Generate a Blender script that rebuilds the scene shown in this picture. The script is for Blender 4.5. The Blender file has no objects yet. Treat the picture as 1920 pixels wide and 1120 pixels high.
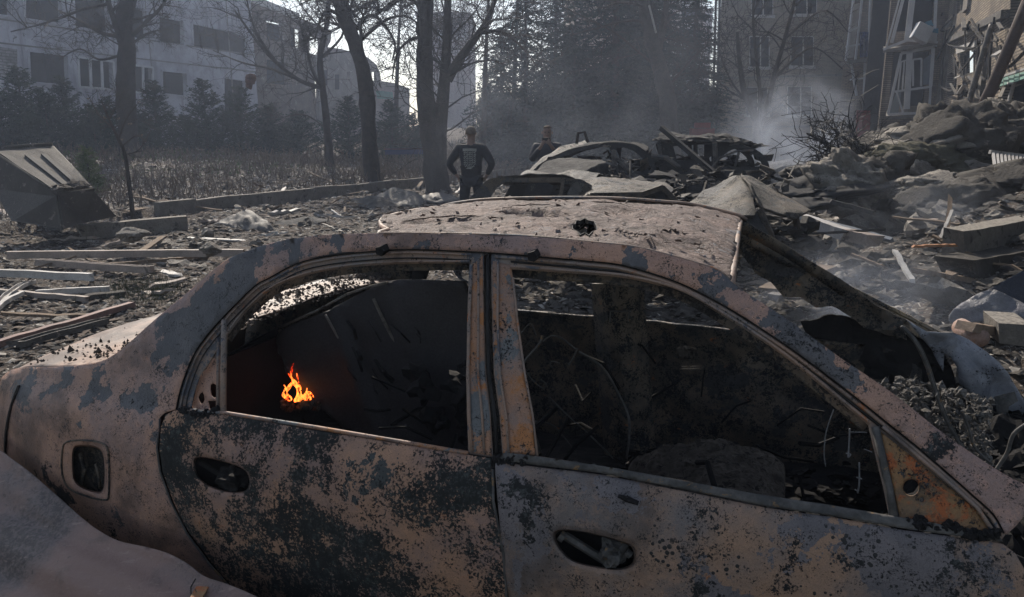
import bpy, bmesh, math, random
from mathutils import Vector, Matrix, noise, Quaternion
from mathutils.geometry import delaunay_2d_cdt

scene = bpy.context.scene
R = math.radians
random.seed(7)

# ------------------------------------------------------------------ camera
FPX = 1400.0                      # focal length in pixels of the 1920 px photograph
PITCH = math.atan(302.0 / FPX)
CAMZ = 1.6
cam_data = bpy.data.cameras.new("camera")
cam = bpy.data.objects.new("camera", cam_data)
scene.collection.objects.link(cam)
cam.location = (0, 0, CAMZ)
cam.rotation_euler = (R(90) - PITCH, 0, 0)
cam_data.sensor_width = 36
cam_data.lens = FPX / 1920 * 36
cam_data.clip_start = 0.05
cam_data.clip_end = 2000
scene.camera = cam

# ------------------------------------------------------------------ sky, sun, exposure
SUN_EL, SUN_AZ = R(40), R(-16)     # azimuth measured from +Y towards +X
world = bpy.data.worlds.new("World")
scene.world = world
world.use_nodes = True
wn = world.node_tree
wn.nodes.clear()
sky = wn.nodes.new("ShaderNodeTexSky")
sky.sky_type = 'NISHITA'
sky.sun_disc = False
sky.sun_elevation = SUN_EL
sky.sun_rotation = SUN_AZ
sky.air_density = 1.2
sky.dust_density = 1.0
sky.ozone_density = 1.0
bg = wn.nodes.new("ShaderNodeBackground")
bg.inputs[1].default_value = 0.075
wo = wn.nodes.new("ShaderNodeOutputWorld")
hs = wn.nodes.new('ShaderNodeHueSaturation')      # smoke-greyed sky
hs.inputs['Saturation'].default_value = .68
wn.links.new(sky.outputs[0], hs.inputs['Color'])
wn.links.new(hs.outputs[0], bg.inputs[0])
wn.links.new(bg.outputs[0], wo.inputs[0])

sun_data = bpy.data.lights.new("sun", 'SUN')
sun_data.energy = 4.2
sun_data.angle = R(0.6)
sun_data.color = (1.0, 0.90, 0.77)
sun = bpy.data.objects.new("sun", sun_data)
scene.collection.objects.link(sun)
sdir = Vector((math.sin(SUN_AZ) * math.cos(SUN_EL), math.cos(SUN_AZ) * math.cos(SUN_EL), math.sin(SUN_EL)))
sun.rotation_euler = sdir.to_track_quat('Z', 'Y').to_euler()
sun.location = (0, 0, 60)

scene.view_settings.view_transform = 'Standard'
scene.view_settings.look = 'None'
scene.view_settings.gamma = 1
scene.view_settings.exposure = 0.9
scene.render.engine = 'CYCLES'
scene.cycles.use_denoising = True
scene.cycles.max_bounces = 6
scene.cycles.volume_bounces = 1
scene.cycles.transparent_max_bounces = 12
scene.cycles.volume_step_rate = 3
scene.cycles.volume_max_steps = 128

# ------------------------------------------------------------------ pixel -> world helpers
CP, SP = math.cos(PITCH), math.sin(PITCH)
CAM = Vector((0, 0, CAMZ))

def ray(px, py):
    x = (px - 960) / FPX
    u = (560 - py) / FPX
    return Vector((x, CP + u * SP, -SP + u * CP))

def at_y(px, py, Y):
    d = ray(px, py)
    return CAM + d * (Y / d.y)

def at_z(px, py, z):
    d = ray(px, py)
    return CAM + d * ((z - CAMZ) / d.z)

# street axes: the buildings, the kerb and the wrecks follow them
DS = Vector((0.39, 0.921, 0)).normalized()      # along the street
NS = Vector((-DS.y, DS.x, 0))                    # towards the left side

def at_plane(px, py, P, n):
    d = ray(px, py)
    t = (P - CAM).dot(n) / d.dot(n)
    return CAM + d * t

# ------------------------------------------------------------------ object helpers
ORG = {}
COL = scene.collection

def thing(name, loc, label, cat, group=None, kind=None):
    o = bpy.data.objects.new(name, None)
    o.empty_display_size = 0.1
    COL.objects.link(o)
    o.location = loc
    ORG[o] = Vector(loc)
    tag(o, label, cat, group, kind)
    return o

def tag(o, label=None, cat=None, group=None, kind=None):
    if label: o['label'] = label
    if cat: o['category'] = cat
    if group: o['group'] = group
    if kind: o['kind'] = kind
    return o

def mesh_obj(name, verts, faces, mat, parent=None, smooth=False, origin=None, label=None, cat=None, group=None, kind=None, solid=0, mats=None, midx=None, offset=-1):
    if parent is not None:
        og = ORG[parent]
    elif origin is not None:
        og = Vector(origin)
    else:
        n = max(1, len(verts))
        og = Vector((sum(v[0] for v in verts) / n, sum(v[1] for v in verts) / n, min(v[2] for v in verts)))
    me = bpy.data.meshes.new(name)
    me.from_pydata([(v[0] - og[0], v[1] - og[1], v[2] - og[2]) for v in verts], [], faces)
    if mats:
        for m in mats: me.materials.append(m)
        if midx: me.polygons.foreach_set('material_index', midx)
    elif mat:
        me.materials.append(mat)
    if smooth:
        me.polygons.foreach_set('use_smooth', [True] * len(me.polygons))
    me.update()
    o = bpy.data.objects.new(name, me)
    COL.objects.link(o)
    ORG[o] = og
    if parent is not None:
        o.parent = parent
    else:
        o.location = og
        tag(o, label, cat, group, kind)
    if solid:
        md = o.modifiers.new('thickness', 'SOLIDIFY')
        md.thickness = solid
        md.offset = offset
    return o

class MB:
    """collects simple shapes into one mesh"""
    def __init__(s):
        s.v, s.f = [], []
    def quad(s, a, b, c, d):
        i = len(s.v); s.v += [a, b, c, d]; s.f.append((i, i + 1, i + 2, i + 3))
    def tri(s, a, b, c):
        i = len(s.v); s.v += [a, b, c]; s.f.append((i, i + 1, i + 2))
    def obox(s, c, ax, ay, az):
        """box: centre and three half-axis vectors"""
        c, ax, ay, az = Vector(c), Vector(ax), Vector(ay), Vector(az)
        i = len(s.v)
        for sz in (-1, 1):
            for sx, sy in ((-1, -1), (1, -1), (1, 1), (-1, 1)):
                s.v.append(c + ax * sx + ay * sy + az * sz)
        s.f += [(i+3, i+2, i+1, i), (i+4, i+5, i+6, i+7), (i, i+1, i+5, i+4), (i+1, i+2, i+6, i+5), (i+2, i+3, i+7, i+6), (i+3, i, i+4, i+7)]
    def bar(s, a, b, w, h, up=(0, 0, 1)):
        a, b = Vector(a), Vector(b)
        d = b - a
        L = d.length
        if L < 1e-6: return
        d /= L
        up = Vector(up)
        if abs(d.dot(up)) > .98: up = Vector((1, 0, 0))
        x = d.cross(up).normalized(); z = x.cross(d).normalized()
        s.obox((a + b) / 2, x * w / 2, d * L / 2, z * h / 2)
    def tube(s, pts, r, n=6, cap=True):
        pts = [Vector(p) for p in pts]
        m = len(pts)
        if m < 2: return
        rr = r if isinstance(r, (list, tuple)) else [r] * m
        i0 = len(s.v)
        prev = None
        for k, p in enumerate(pts):
            d = (pts[min(k + 1, m - 1)] - pts[max(k - 1, 0)])
            if d.length < 1e-9: d = Vector((0, 0, 1))
            d.normalize()
            if prev is None:
                a = Vector((0, 0, 1)) if abs(d.z) < .9 else Vector((1, 0, 0))
                x = d.cross(a).normalized()
            else:
                x = prev - d * prev.dot(d)
                x = x.normalized() if x.length > 1e-6 else d.cross(Vector((0.3, 0.5, .8))).normalized()
            prev = x
            y = d.cross(x)
            for j in range(n):
                an = 2 * math.pi * j / n
                s.v.append(p + (x * math.cos(an) + y * math.sin(an)) * rr[k])
        for k in range(m - 1):
            for j in range(n):
                a = i0 + k * n + j; b = i0 + k * n + (j + 1) % n
                s.f.append((a, b, b + n, a + n))
        if cap and n > 2:
            s.f.append(tuple(i0 + j for j in reversed(range(n))))
            s.f.append(tuple(i0 + (m - 1) * n + j for j in range(n)))
    def add(s, verts, faces):
        i = len(s.v)
        s.v += list(verts)
        s.f += [tuple(k + i for k in f) for f in faces]
    def grid(s, fn, nu, nv):
        i = len(s.v)
        for b in range(nv + 1):
            for a in range(nu + 1):
                s.v.append(fn(a / nu, b / nv))
        for b in range(nv):
            for a in range(nu):
                q = i + b * (nu + 1) + a
                s.f.append((q, q + 1, q + nu + 2, q + nu + 1))
    def build(s, name, mat, parent=None, **k):
        return mesh_obj(name, s.v, s.f, mat, parent, **k)

def inside(poly, x, y):
    c = False
    n = len(poly)
    j = n - 1
    for i in range(n):
        xi, yi = poly[i]; xj, yj = poly[j]
        if (yi > y) != (yj > y) and x < (xj - xi) * (y - yi) / (yj - yi) + xi:
            c = not c
        j = i
    return c

def resample(poly, step, closed=True):
    out = []
    n = len(poly)
    for i in range(n if closed else n - 1):
        a, b = poly[i], poly[(i + 1) % n]
        L = math.hypot(b[0] - a[0], b[1] - a[1])
        k = max(1, int(round(L / step)))
        for q in range(k):
            t = q / k
            out.append((a[0] + (b[0] - a[0]) * t, a[1] + (b[1] - a[1]) * t))
    if not closed: out.append(tuple(poly[-1]))
    return out

def crv(pts, k=6, closed=False):
    """smooth curve through points (any dimension)"""
    n = len(pts)
    out = []
    rng = range(n) if closed else range(n - 1)
    dim = len(pts[0])
    for i in rng:
        if closed:
            p = [pts[(i + o) % n] for o in (-1, 0, 1, 2)]
        else:
            p = [pts[max(0, i - 1)], pts[i], pts[i + 1], pts[min(n - 1, i + 2)]]
        for q in range(k):
            t = q / k
            out.append(tuple(0.5 * (2 * p[1][d] + (p[2][d] - p[0][d]) * t + (2 * p[0][d] - 5 * p[1][d] + 4 * p[2][d] - p[3][d]) * t * t
                       + (-p[0][d] + 3 * p[1][d] - 3 * p[2][d] + p[3][d]) * t ** 3) for d in range(dim)))
    if not closed: out.append(tuple(pts[-1]))
    return out

def tri2d(outline, holes, step, jit=0.25, rs=random.Random(3)):
    """triangulate a flat outline with holes; returns 2d verts and triangles"""
    V, E = [], []
    loops = [resample(outline, step)] + [resample(h, step * .7) for h in holes]
    for lp in loops:
        i = len(V)
        V += lp
        E += [(i + k, i + (k + 1) % len(lp)) for k in range(len(lp))]
    xs = [p[0] for p in outline]; ys = [p[1] for p in outline]
    bpts = {}
    for p in V:
        bpts.setdefault((int(p[0] // step), int(p[1] // step)), []).append(p)
    y = min(ys) + step / 2
    row = 0
    while y < max(ys):
        x = min(xs) + step / 2 + (step / 2 if row % 2 else 0)
        while x < max(xs):
            qx, qy = x + rs.uniform(-jit, jit) * step, y + rs.uniform(-jit, jit) * step
            ok = inside(outline, qx, qy) and not any(inside(h, qx, qy) for h in holes)
            if ok:
                cx, cy = int(qx // step), int(qy // step)
                for ax in (-1, 0, 1):
                    for ay in (-1, 0, 1):
                        for p in bpts.get((cx + ax, cy + ay), ()):
                            if (p[0] - qx) ** 2 + (p[1] - qy) ** 2 < (step * .5) ** 2: ok = False
            if ok: V.append((qx, qy))
            x += step
        y += step * .9
        row += 1
    r = delaunay_2d_cdt([Vector(v) for v in V], E, [], 0, 1e-6)
    vv, ff = r[0], r[2]
    out = []
    for f in ff:
        cx = sum(vv[i].x for i in f) / len(f); cy = sum(vv[i].y for i in f) / len(f)
        if inside(outline, cx, cy) and not any(inside(h, cx, cy) for h in holes):
            out.append(tuple(f))
    return [(v.x, v.y) for v in vv], out

def rect(x0, y0, x1, y1):
    return [(x0, y0), (x1, y0), (x1, y1), (x0, y1)]

def nz(p, s=1.0, seed=0.0, oct=3):
    return noise.fractal(Vector((p[0] * s + seed, p[1] * s + seed * 1.7, p[2] * s - seed)), 1.0, 2.0, oct)

# ------------------------------------------------------------------ node helpers
class G:
    def __init__(s, name):
        s.m = bpy.data.materials.new(name)
        s.m.use_nodes = True
        s.t = s.m.node_tree
        s.t.nodes.clear()
        s.out = s.t.nodes.new('ShaderNodeOutputMaterial')
        g = s.t.nodes.new('ShaderNodeNewGeometry')
        s.P = g.outputs['Position']
        s.geo = g
    def put(s, sock, val):
        if isinstance(val, bpy.types.NodeSocket): s.t.links.new(val, sock)
        elif isinstance(val, (tuple, list)) and len(val) == 3 and sock.type == 'RGBA': sock.default_value = (*val, 1)
        else: sock.default_value = val
    def n(s, typ, ins=None, **at):
        nd = s.t.nodes.new(typ)
        for k, v in at.items(): setattr(nd, k, v)
        for k, v in (ins or {}).items(): s.put(nd.inputs[k], v)
        return nd
    def noise(s, scale, detail=4, rough=.55, dist=0, off=0, P=None):
        P = P or s.P
        if off:
            P = s.n('ShaderNodeVectorMath', {0: P, 1: (off, off * 1.3, -off)}, operation='ADD').outputs[0]
        return s.n('ShaderNodeTexNoise', {'Vector': P, 'Scale': scale, 'Detail': detail, 'Roughness': rough, 'Distortion': dist}).outputs[0]
    def vor(s, scale, feature='F1', off=0, P=None, out='Distance', rnd=1.0):
        P = P or s.P
        if off:
            P = s.n('ShaderNodeVectorMath', {0: P, 1: (off, off * 1.3, -off)}, operation='ADD').outputs[0]
        return s.n('ShaderNodeTexVoronoi', {'Vector': P, 'Scale': scale, 'Randomness': rnd}, feature=feature).outputs[out]
    def m_(s, op, a, b=0.0, c=0.0):
        return s.n('ShaderNodeMath', {0: a, 1: b, 2: c}, operation=op).outputs[0]
    def mr(s, x, a, b, lo=0.0, hi=1.0, smooth=True):
        return s.n('ShaderNodeMapRange', {0: x, 1: a, 2: b, 3: lo, 4: hi}, interpolation_type='SMOOTHSTEP' if smooth else 'LINEAR').outputs[0]
    def mix(s, f, a, b, blend='MIX'):
        nd = s.n('ShaderNodeMix', data_type='RGBA', blend_type=blend, clamp_factor=True)
        s.put(nd.inputs[0], f); s.put(nd.inputs[6], a); s.put(nd.inputs[7], b)
        return nd.outputs[2]
    def bump(s, h, strength=.5, dist=.01, nrm=None):
        nd = s.n('ShaderNodeBump', {'Height': h, 'Strength': strength, 'Distance': dist})
        if nrm: s.put(nd.inputs['Normal'], nrm)
        return nd.outputs[0]
    def scaleP(s, v, P=None):
        return s.n('ShaderNodeVectorMath', {0: P or s.P, 1: v}, operation='MULTIPLY').outputs[0]
    def blob(s, blobs):
        """sum of soft balls: list of (centre, radius, weight)"""
        tot = None
        if not hasattr(s, 'PD'):
            nc = s.n('ShaderNodeTexNoise', {'Vector': s.P, 'Scale': 7.0, 'Detail': 5, 'Roughness': .65}).outputs['Color']
            nc = s.n('ShaderNodeVectorMath', {0: nc, 1: (.5, .5, .5)}, operation='SUBTRACT').outputs[0]
            nc = s.n('ShaderNodeVectorMath', {0: nc, 1: (.34, .34, .34)}, operation='MULTIPLY').outputs[0]
            s.PD = s.n('ShaderNodeVectorMath', {0: s.P, 1: nc}, operation='ADD').outputs[0]
        for c, r, w in blobs:
            d = s.n('ShaderNodeVectorMath', {0: s.PD, 1: tuple(c)}, operation='DISTANCE').outputs['Value']
            x = s.mr(d, r, 0.0, 0.0, w)
            tot = x if tot is None else s.m_('ADD', tot, x)
        return tot
    def done(s, col, rough=.8, normal=None, metal=0.0, spec=.3, emit=None, estr=0, alpha=None, sub=0):
        b = s.n('ShaderNodeBsdfPrincipled', {'Base Color': col, 'Roughness': rough, 'Metallic': metal, 'Specular IOR Level': spec})
        if normal is not None: s.put(b.inputs['Normal'], normal)
        if alpha is not None: s.put(b.inputs['Alpha'], alpha)
        if emit is not None:
            s.put(b.inputs['Emission Color'], emit); s.put(b.inputs['Emission Strength'], estr)
        s.t.links.new(b.outputs[0], s.out.inputs[0])
        return s.m

def burnt(name, tan=(.30, .19, .145), tan2=(.20, .15, .14), prim=(.060, .066, .082), char=(.012, .013, .015),
          p_th=.58, c_th=.60, sc=3.2, pb=None, cb=None, tb=None, rust=.62, rustc=(.33, .11, .03), bumpk=.5, speck=.5, off=0, rough=.62, spot=None, bd=.004, flake=.5):
    g = G(name)
    big = g.noise(sc, 6, .62, .5, off)
    big2 = g.noise(sc * 1.7, 7, .68, .3, off + 11)
    med = g.noise(sc * 9, 5, .7, .2, off + 5)
    fine = g.noise(150, 3, .7, 0, off)
    grain = g.noise(520, 2, .6, 0, off)
    col = g.mix(g.mr(g.noise(sc * 1.1, 4, .6, 0, off + 31), .35, .65), tan, tan2)
    col = g.mix(g.mr(med, .45, .72, 0, .5), col, (tan[0] * 1.35, tan[1] * 1.3, tan[2] * 1.3))
    # lifted, cracked flakes: thin dark outlines with a pale rim
    fp = g.n('ShaderNodeVectorMath', {0: g.P, 1: g.n('ShaderNodeVectorMath', {0: g.n('ShaderNodeTexNoise', {'Vector': g.P, 'Scale': 16.0, 'Detail': 4}).outputs['Color'], 1: (.09, .09, .09)}, operation='MULTIPLY').outputs[0]}, operation='ADD').outputs[0]
    ed = g.vor(sc * 8, 'DISTANCE_TO_EDGE', P=fp)
    fz = g.m_('MULTIPLY', g.mr(g.noise(sc * 1.5, 4, .6, .3, off + 90), .5, .62), flake)
    col = g.mix(g.m_('MULTIPLY', g.mr(ed, .05, .02), fz), col, (tan[0] * 1.5, tan[1] * 1.5, tan[2] * 1.5))
    col = g.mix(g.m_('MULTIPLY', g.mr(ed, .020, .006), fz), col, (.02, .018, .018))
    # scorch: slow darkening stains
    col = g.mix(g.mr(g.noise(sc * .8, 5, .65, .6, off + 120), .50, .68, 0, .75), col, (tan[0] * .22, tan[1] * .24, tan[2] * .28))
    # rust bloom
    rm = g.mr(g.m_('ADD', g.noise(sc * 2.3, 6, .7, .4, off + 44), g.m_('MULTIPLY', g.m_('SUBTRACT', fine, .5), .2)), rust, rust + .1)
    col = g.mix(rm, col, rustc)
    # grey primer patches with crisp torn edges
    x = g.m_('ADD', big, g.m_('MULTIPLY', g.m_('SUBTRACT', med, .5), .40))
    x = g.m_('ADD', x, g.m_('MULTIPLY', g.m_('SUBTRACT', fine, .5), .12))
    if pb: x = g.m_('ADD', x, g.blob(pb))
    pm = g.mr(x, p_th, p_th + .012)
    pcol = g.mix(g.mr(big2, .35, .7), prim, (prim[0] * 1.7, prim[1] * 1.6, prim[2] * 1.5))
    col = g.mix(pm, col, pcol)
    # black char, spongy at its edges
    y = g.m_('ADD', big2, g.m_('MULTIPLY', g.m_('SUBTRACT', fine, .5), .70))
    y = g.m_('ADD', y, g.m_('MULTIPLY', g.m_('SUBTRACT', g.noise(52, 5, .8, .6, off + 17), .5), .55))
    y = g.m_('ADD', y, g.m_('MULTIPLY', g.m_('SUBTRACT', med, .5), .35))
    if cb: y = g.m_('ADD', y, g.blob(cb))
    cm = g.mr(y, c_th, c_th + .09)
    ccol = g.mix(g.mr(g.noise(75, 5, .8, .3, off + 8), .48, .66), char, (char[0] * 3 + .03, char[1] * 3 + .034, char[2] * 3 + .032))
    ccol = g.mix(g.mr(g.noise(sc * 2.6, 4, .6, .4, off + 140), .48, .62, 0, .8), ccol, (char[0] * .6, char[1] * .6, char[2] * .6))
    col = g.mix(cm, col, ccol)
    # bare flaked spots where the char fell off
    # pin-head soot dots
    pit = g.noise(230, 3, .75, .6, off + 2)
    pit2 = g.noise(95, 4, .75, .8, off + 6)
    dots = g.mr(g.m_('ADD', g.m_('MAXIMUM', pit, g.m_('SUBTRACT', pit2, .03)), g.m_('MULTIPLY', g.m_('SUBTRACT', g.noise(24, 3, .6, 0, off), .5), .40)), .60, .64)
    dm = g.m_('MULTIPLY', dots, g.mr(g.noise(sc * 2.0, 4, .6, .3, off + 70), 1 - speck - .1, 1 - speck + .08))
    if spot:
        v2 = g.m_('ADD', g.vor(70, 'F1', off + 3), g.m_('MULTIPLY', g.noise(22, 2, .5, 0, off), .5))
        v2 = g.m_('ADD', v2, g.m_('MULTIPLY', g.m_('SUBTRACT', g.noise(9, 4, .7, .5, off + 33), .42), 1.1))
        dm = g.m_('MAXIMUM', dm, g.m_('MULTIPLY', g.mr(v2, .56, .50), g.mr(g.m_('ADD', g.blob(spot), g.m_('MULTIPLY', med, .6)), .55, .75)))
    col = g.mix(dm, col, char)
    col = g.mix(g.mr(grain, .35, .65, .25, 0), col, (.012, .012, .014))
    # streaks run down
    h = g.m_('ADD', g.m_('MULTIPLY', pm, -.35), g.m_('MULTIPLY', cm, .45))
    h = g.m_('ADD', h, g.m_('MULTIPLY', fine, .5))
    h = g.m_('ADD', h, g.m_('MULTIPLY', med, .6))
    h = g.m_('ADD', h, g.m_('MULTIPLY', dm, .4))
    nrm = g.bump(h, bumpk, bd)
    rg = g.mix(cm, (rough, rough, rough), (.9, .9, .9))
    return g.done(col, rg, nrm, spec=.45)

def rough_mat(name, c1, c2, sc=5, rough=.9, bumpd=.01, bumps=.6, fine=60, c3=None, th3=.62, spec=.2, off=0, dust=None):
    g = G(name)
    a = g.noise(sc, 6, .65, .3, off)
    f = g.noise(fine, 5, .7, 0, off)
    col = g.mix(g.mr(a, .35, .65), c1, c2)
    col = g.mix(g.mr(f, .3, .7, .5, 0), col, tuple(x * .45 for x in c1))
    if c3:
        col = g.mix(g.mr(g.m_('ADD', g.noise(sc * 2.2, 6, .7, .5, off + 9), g.m_('MULTIPLY', g.m_('SUBTRACT', f, .5), .2)), th3, th3 + .04), col, c3)
    if dust:
        nzv = g.n('ShaderNodeSeparateXYZ', {0: g.geo.outputs['Normal']}).outputs[2]
        col = g.mix(g.m_('MULTIPLY', g.mr(nzv, .3, .9), g.mr(f, .35, .6)), col, dust)
    h = g.m_('ADD', f, g.m_('MULTIPLY', a, 1.5))
    return g.done(col, rough, g.bump(h, bumps, bumpd), spec=spec)
# ================================================================== ground and haze
K0 = Vector((-6.75, 16.3, 0))
def street(x, y):
    q = Vector((x, y, 0)) - K0
    return q.dot(DS), q.dot(NS)
def sst(a, b, x):
    t = min(1, max(0, (x - a) / (b - a)))
    return t * t * (3 - 2 * t)
def hgt(x, y):
    s, n = street(x, y)
    z = .05 * nz((x, y, 0), .35, 1, 3)
    if n > 0: z += .20 * sst(0, .25, n) + .95 * sst(1, 15, n) * sst(-16, 4, s) + .10 * nz((x, y, 0), .9, 6, 3) * sst(0, 2, n)
    if n < -11.2:
        m = sst(-11.2, -16.5, n)
        z += 1.4 * m * sst(3.2, 9.5, math.hypot(x, y)) * (1 - .75 * sst(24, 34, y)) + m * .28 * nz((x, y, 0), 1.1, 3, 4)
    if y > 2: z += .035 * nz((x, y, 0), 3.1, 9, 3)
    if n > 3 and s > 24: z += 1.2 * sst(24, 40, s) * sst(3, 9, n) * math.exp(-((n - 12) / 10) ** 2)
    return z
def gpt(px, py, lift=0.0):
    d = ray(px, py)
    t = 2.0
    while t < 300:
        p = CAM + d * t
        if p.z < hgt(p.x, p.y) + lift: break
        t *= 1.012
    p = CAM + d * t
    return p

def axis(lo, hi, c, fine, grow):
    out = [c]
    for sgn, lim in ((1, hi), (-1, lo)):
        x, st = c, fine
        while (x < lim) if sgn > 0 else (x > lim):
            x += sgn * st
            if abs(x - c) > 9: st *= grow
            out.append(x)
    return sorted(out)
xs = axis(-450, 450, 0, .15, 1.03); ys = axis(-6, 700, 6, .14, 1.022)
V = [(x, y, hgt(x, y) if abs(x) < 60 and y < 110 else 0) for y in ys for x in xs]
nx = len(xs)
F = [(j * nx + i, j * nx + i + 1, (j + 1) * nx + i + 1, (j + 1) * nx + i) for j in range(len(ys) - 1) for i in range(nx - 1)]
g = G('debris_strewn_soil')
a = g.noise(.6, 5, .6); b = g.noise(5, 6, .7, .4); f = g.noise(38, 5, .75)
col = g.mix(g.mr(a, .4, .6), (.085, .066, .052), (.12, .10, .085))
col = g.mix(g.mr(b, .45, .65, 0, .8), col, (.05, .042, .036))
vc = g.n('ShaderNodeTexVoronoi', {'Vector': g.P, 'Scale': 22}).outputs['Color']
vr = g.n('ShaderNodeSeparateColor', {0: vc})
col = g.mix(g.mr(vr.outputs[0], .84, .86), col, (.27, .25, .225))
col = g.mix(g.mr(vr.outputs[1], .86, .88), col, (.035, .03, .028))
vc2 = g.n('ShaderNodeSeparateColor', {0: g.n('ShaderNodeTexVoronoi', {'Vector': g.P, 'Scale': 61}).outputs['Color']})
col = g.mix(g.mr(vc2.outputs[0], .88, .9), col, (.30, .28, .26))
col = g.mix(g.mr(f, .35, .6, .7, 0), col, (.03, .026, .023))
hh = g.m_('ADD', g.m_('MULTIPLY', f, 1.0), g.m_('ADD', g.m_('MULTIPLY', vr.outputs[2], .5), g.m_('MULTIPLY', b, 2)))
m_soil = g.done(col, .95, g.bump(hh, 1, .04), spec=.15)
mesh_obj('ground', V, F, m_soil, smooth=True, origin=(0, 0, 0), kind='structure')

g = G('smoky_air')
pv = g.n('ShaderNodeVolumePrincipled', {'Color': (.58, .69, .92), 'Density': .0018, 'Anisotropy': .45})
g.t.links.new(pv.outputs[0], g.out.inputs['Volume'])
mb = MB(); mb.obox((0, 95, 27), (120, 0, 0), (0, 115, 0), (0, 0, 29))
hz = mb.build('haze', g.m, origin=(0, 0, 0), kind='stuff')
hz['label'] = 'thin bluish smoke haze hanging over the whole street'

# ================================================================== materials of the setting
def brick_mat(name, ax, c1, c2, mortar, bw=.26, bh=.078, ms=.010, dirt=.75, off=0):
    g = G(name)
    dx = g.n('ShaderNodeVectorMath', {0: g.P, 1: tuple(ax)}, operation='DOT_PRODUCT').outputs['Value']
    z = g.n('ShaderNodeSeparateXYZ', {0: g.P}).outputs[2]
    v = g.n('ShaderNodeCombineXYZ', {0: dx, 1: z, 2: 0.0}).outputs[0]
    b = g.n('ShaderNodeTexBrick', {'Vector': v, 'Color1': c1, 'Color2': c2, 'Mortar': mortar, 'Scale': 1.0, 'Mortar Size': ms, 'Mortar Smooth': .2, 'Bias': -.1, 'Brick Width': bw, 'Row Height': bh})
    n1 = g.noise(.5, 6, .7, .4, off); n2 = g.noise(4, 6, .7, 0, off)
    col = g.mix(g.mr(n1, .42, .66, 0, dirt), b.outputs[0], (.06, .052, .046))
    col = g.mix(g.mr(n2, .5, .75, 0, .5), col, (.10, .09, .08))
    return g.done(col, .9, g.bump(g.m_('ADD', g.m_('MULTIPLY', b.outputs[1], -1), n2), .6, .012), spec=.15)
m_brickN = brick_mat('yellow_brick', DS, (.27, .225, .175), (.17, .14, .11), (.06, .05, .042), ms=.014)
m_brickR = brick_mat('yellow_brick_return', NS, (.26, .20, .15), (.19, .145, .11), (.09, .08, .07), off=4)
m_brickM = brick_mat('pale_brick', NS, (.24, .20, .155), (.19, .16, .13), (.12, .105, .09), dirt=.35, off=9)
g = G('dirty_white_panel')
st = g.noise(1.0, 6, .7, .3, P=g.scaleP((2.2, 2.2, .22))); bl = g.noise(.7, 6, .7, .5, 3); fn_ = g.noise(9, 5, .7)
col = g.mix(g.mr(bl, .4, .62), (.38, .38, .43), (.26, .26, .30))
col = g.mix(g.mr(st, .50, .70, 0, .75), col, (.12, .115, .12))
col = g.mix(g.mr(g.noise(2.4, 6, .75, .6, 8), .62, .66), col, (.10, .095, .095))
col = g.mix(g.mr(fn_, .5, .72, 0, .5), col, (.16, .16, .17))
m_white = g.done(col, .9, g.bump(fn_, .5, .02), spec=.2)
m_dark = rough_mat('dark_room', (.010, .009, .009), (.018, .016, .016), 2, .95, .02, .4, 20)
m_brown = rough_mat('exposed_brown_wall', (.14, .11, .09), (.09, .075, .065), 1.2, .95, .05, .8, 8, c3=(.20, .18, .165), th3=.60)
m_greyw = rough_mat('grey_ruin_wall', (.19, .175, .165), (.12, .11, .105), .9, .95, .05, .8, 8, c3=(.25, .23, .22), th3=.62)
m_conc = rough_mat('rubble_concrete', (.19, .175, .155), (.12, .11, .10), 2.4, .95, .02, 1.0, 30, c3=(.06, .055, .05), th3=.58, dust=(.24, .22, .195))
m_conc_d = rough_mat('dark_rubble', (.085, .078, .07), (.05, .046, .042), 2.4, .95, .02, 1.0, 30, c3=(.14, .125, .11), th3=.60)
m_pvc = rough_mat('dusty_white_profile', (.42, .41, .40), (.30, .285, .27), 3, .6, .004, .4, 50, c3=(.14, .12, .11), th3=.62)
m_wood = rough_mat('splintered_wood', (.19, .14, .10), (.11, .085, .065), 6, .9, .006, .9, 60, c3=(.24, .19, .15), th3=.6)
m_bark = rough_mat('bark', (.055, .047, .042), (.035, .031, .029), 5, .95, .03, 1.0, 26)
m_twig = rough_mat('twig_bark', (.060, .052, .047), (.04, .035, .032), 5, .95, .003, .3, 26)
m_metal_d = rough_mat('sooty_sheet_metal', (.07, .068, .066), (.12, .112, .104), 3.5, .6, .006, .6, 50, c3=(.19, .165, .14), th3=.58)
m_green_frame = rough_mat('faded_teal_paint', (.05, .15, .12), (.04, .11, .09), 3, .7, .004, .4, 40)
m_glass = rough_mat('dusty_glass', (.10, .13, .18), (.07, .09, .12), 2, .15, .001, .1, 20, spec=.6)

def wall_mesh(name, P, ax, outline, holes, mat, parent, thick=.35, step=3.0, offset=-1, **k):
    V2, F = tri2d(outline, holes, step, jit=0)
    V = [P + ax * s + Vector((0, 0, z)) for s, z in V2]
    o = mesh_obj(name, V, F, mat, parent, **k)
    md = o.modifiers.new('thickness', 'SOLIDIFY'); md.thickness = thick; md.offset = offset
    return o

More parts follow.
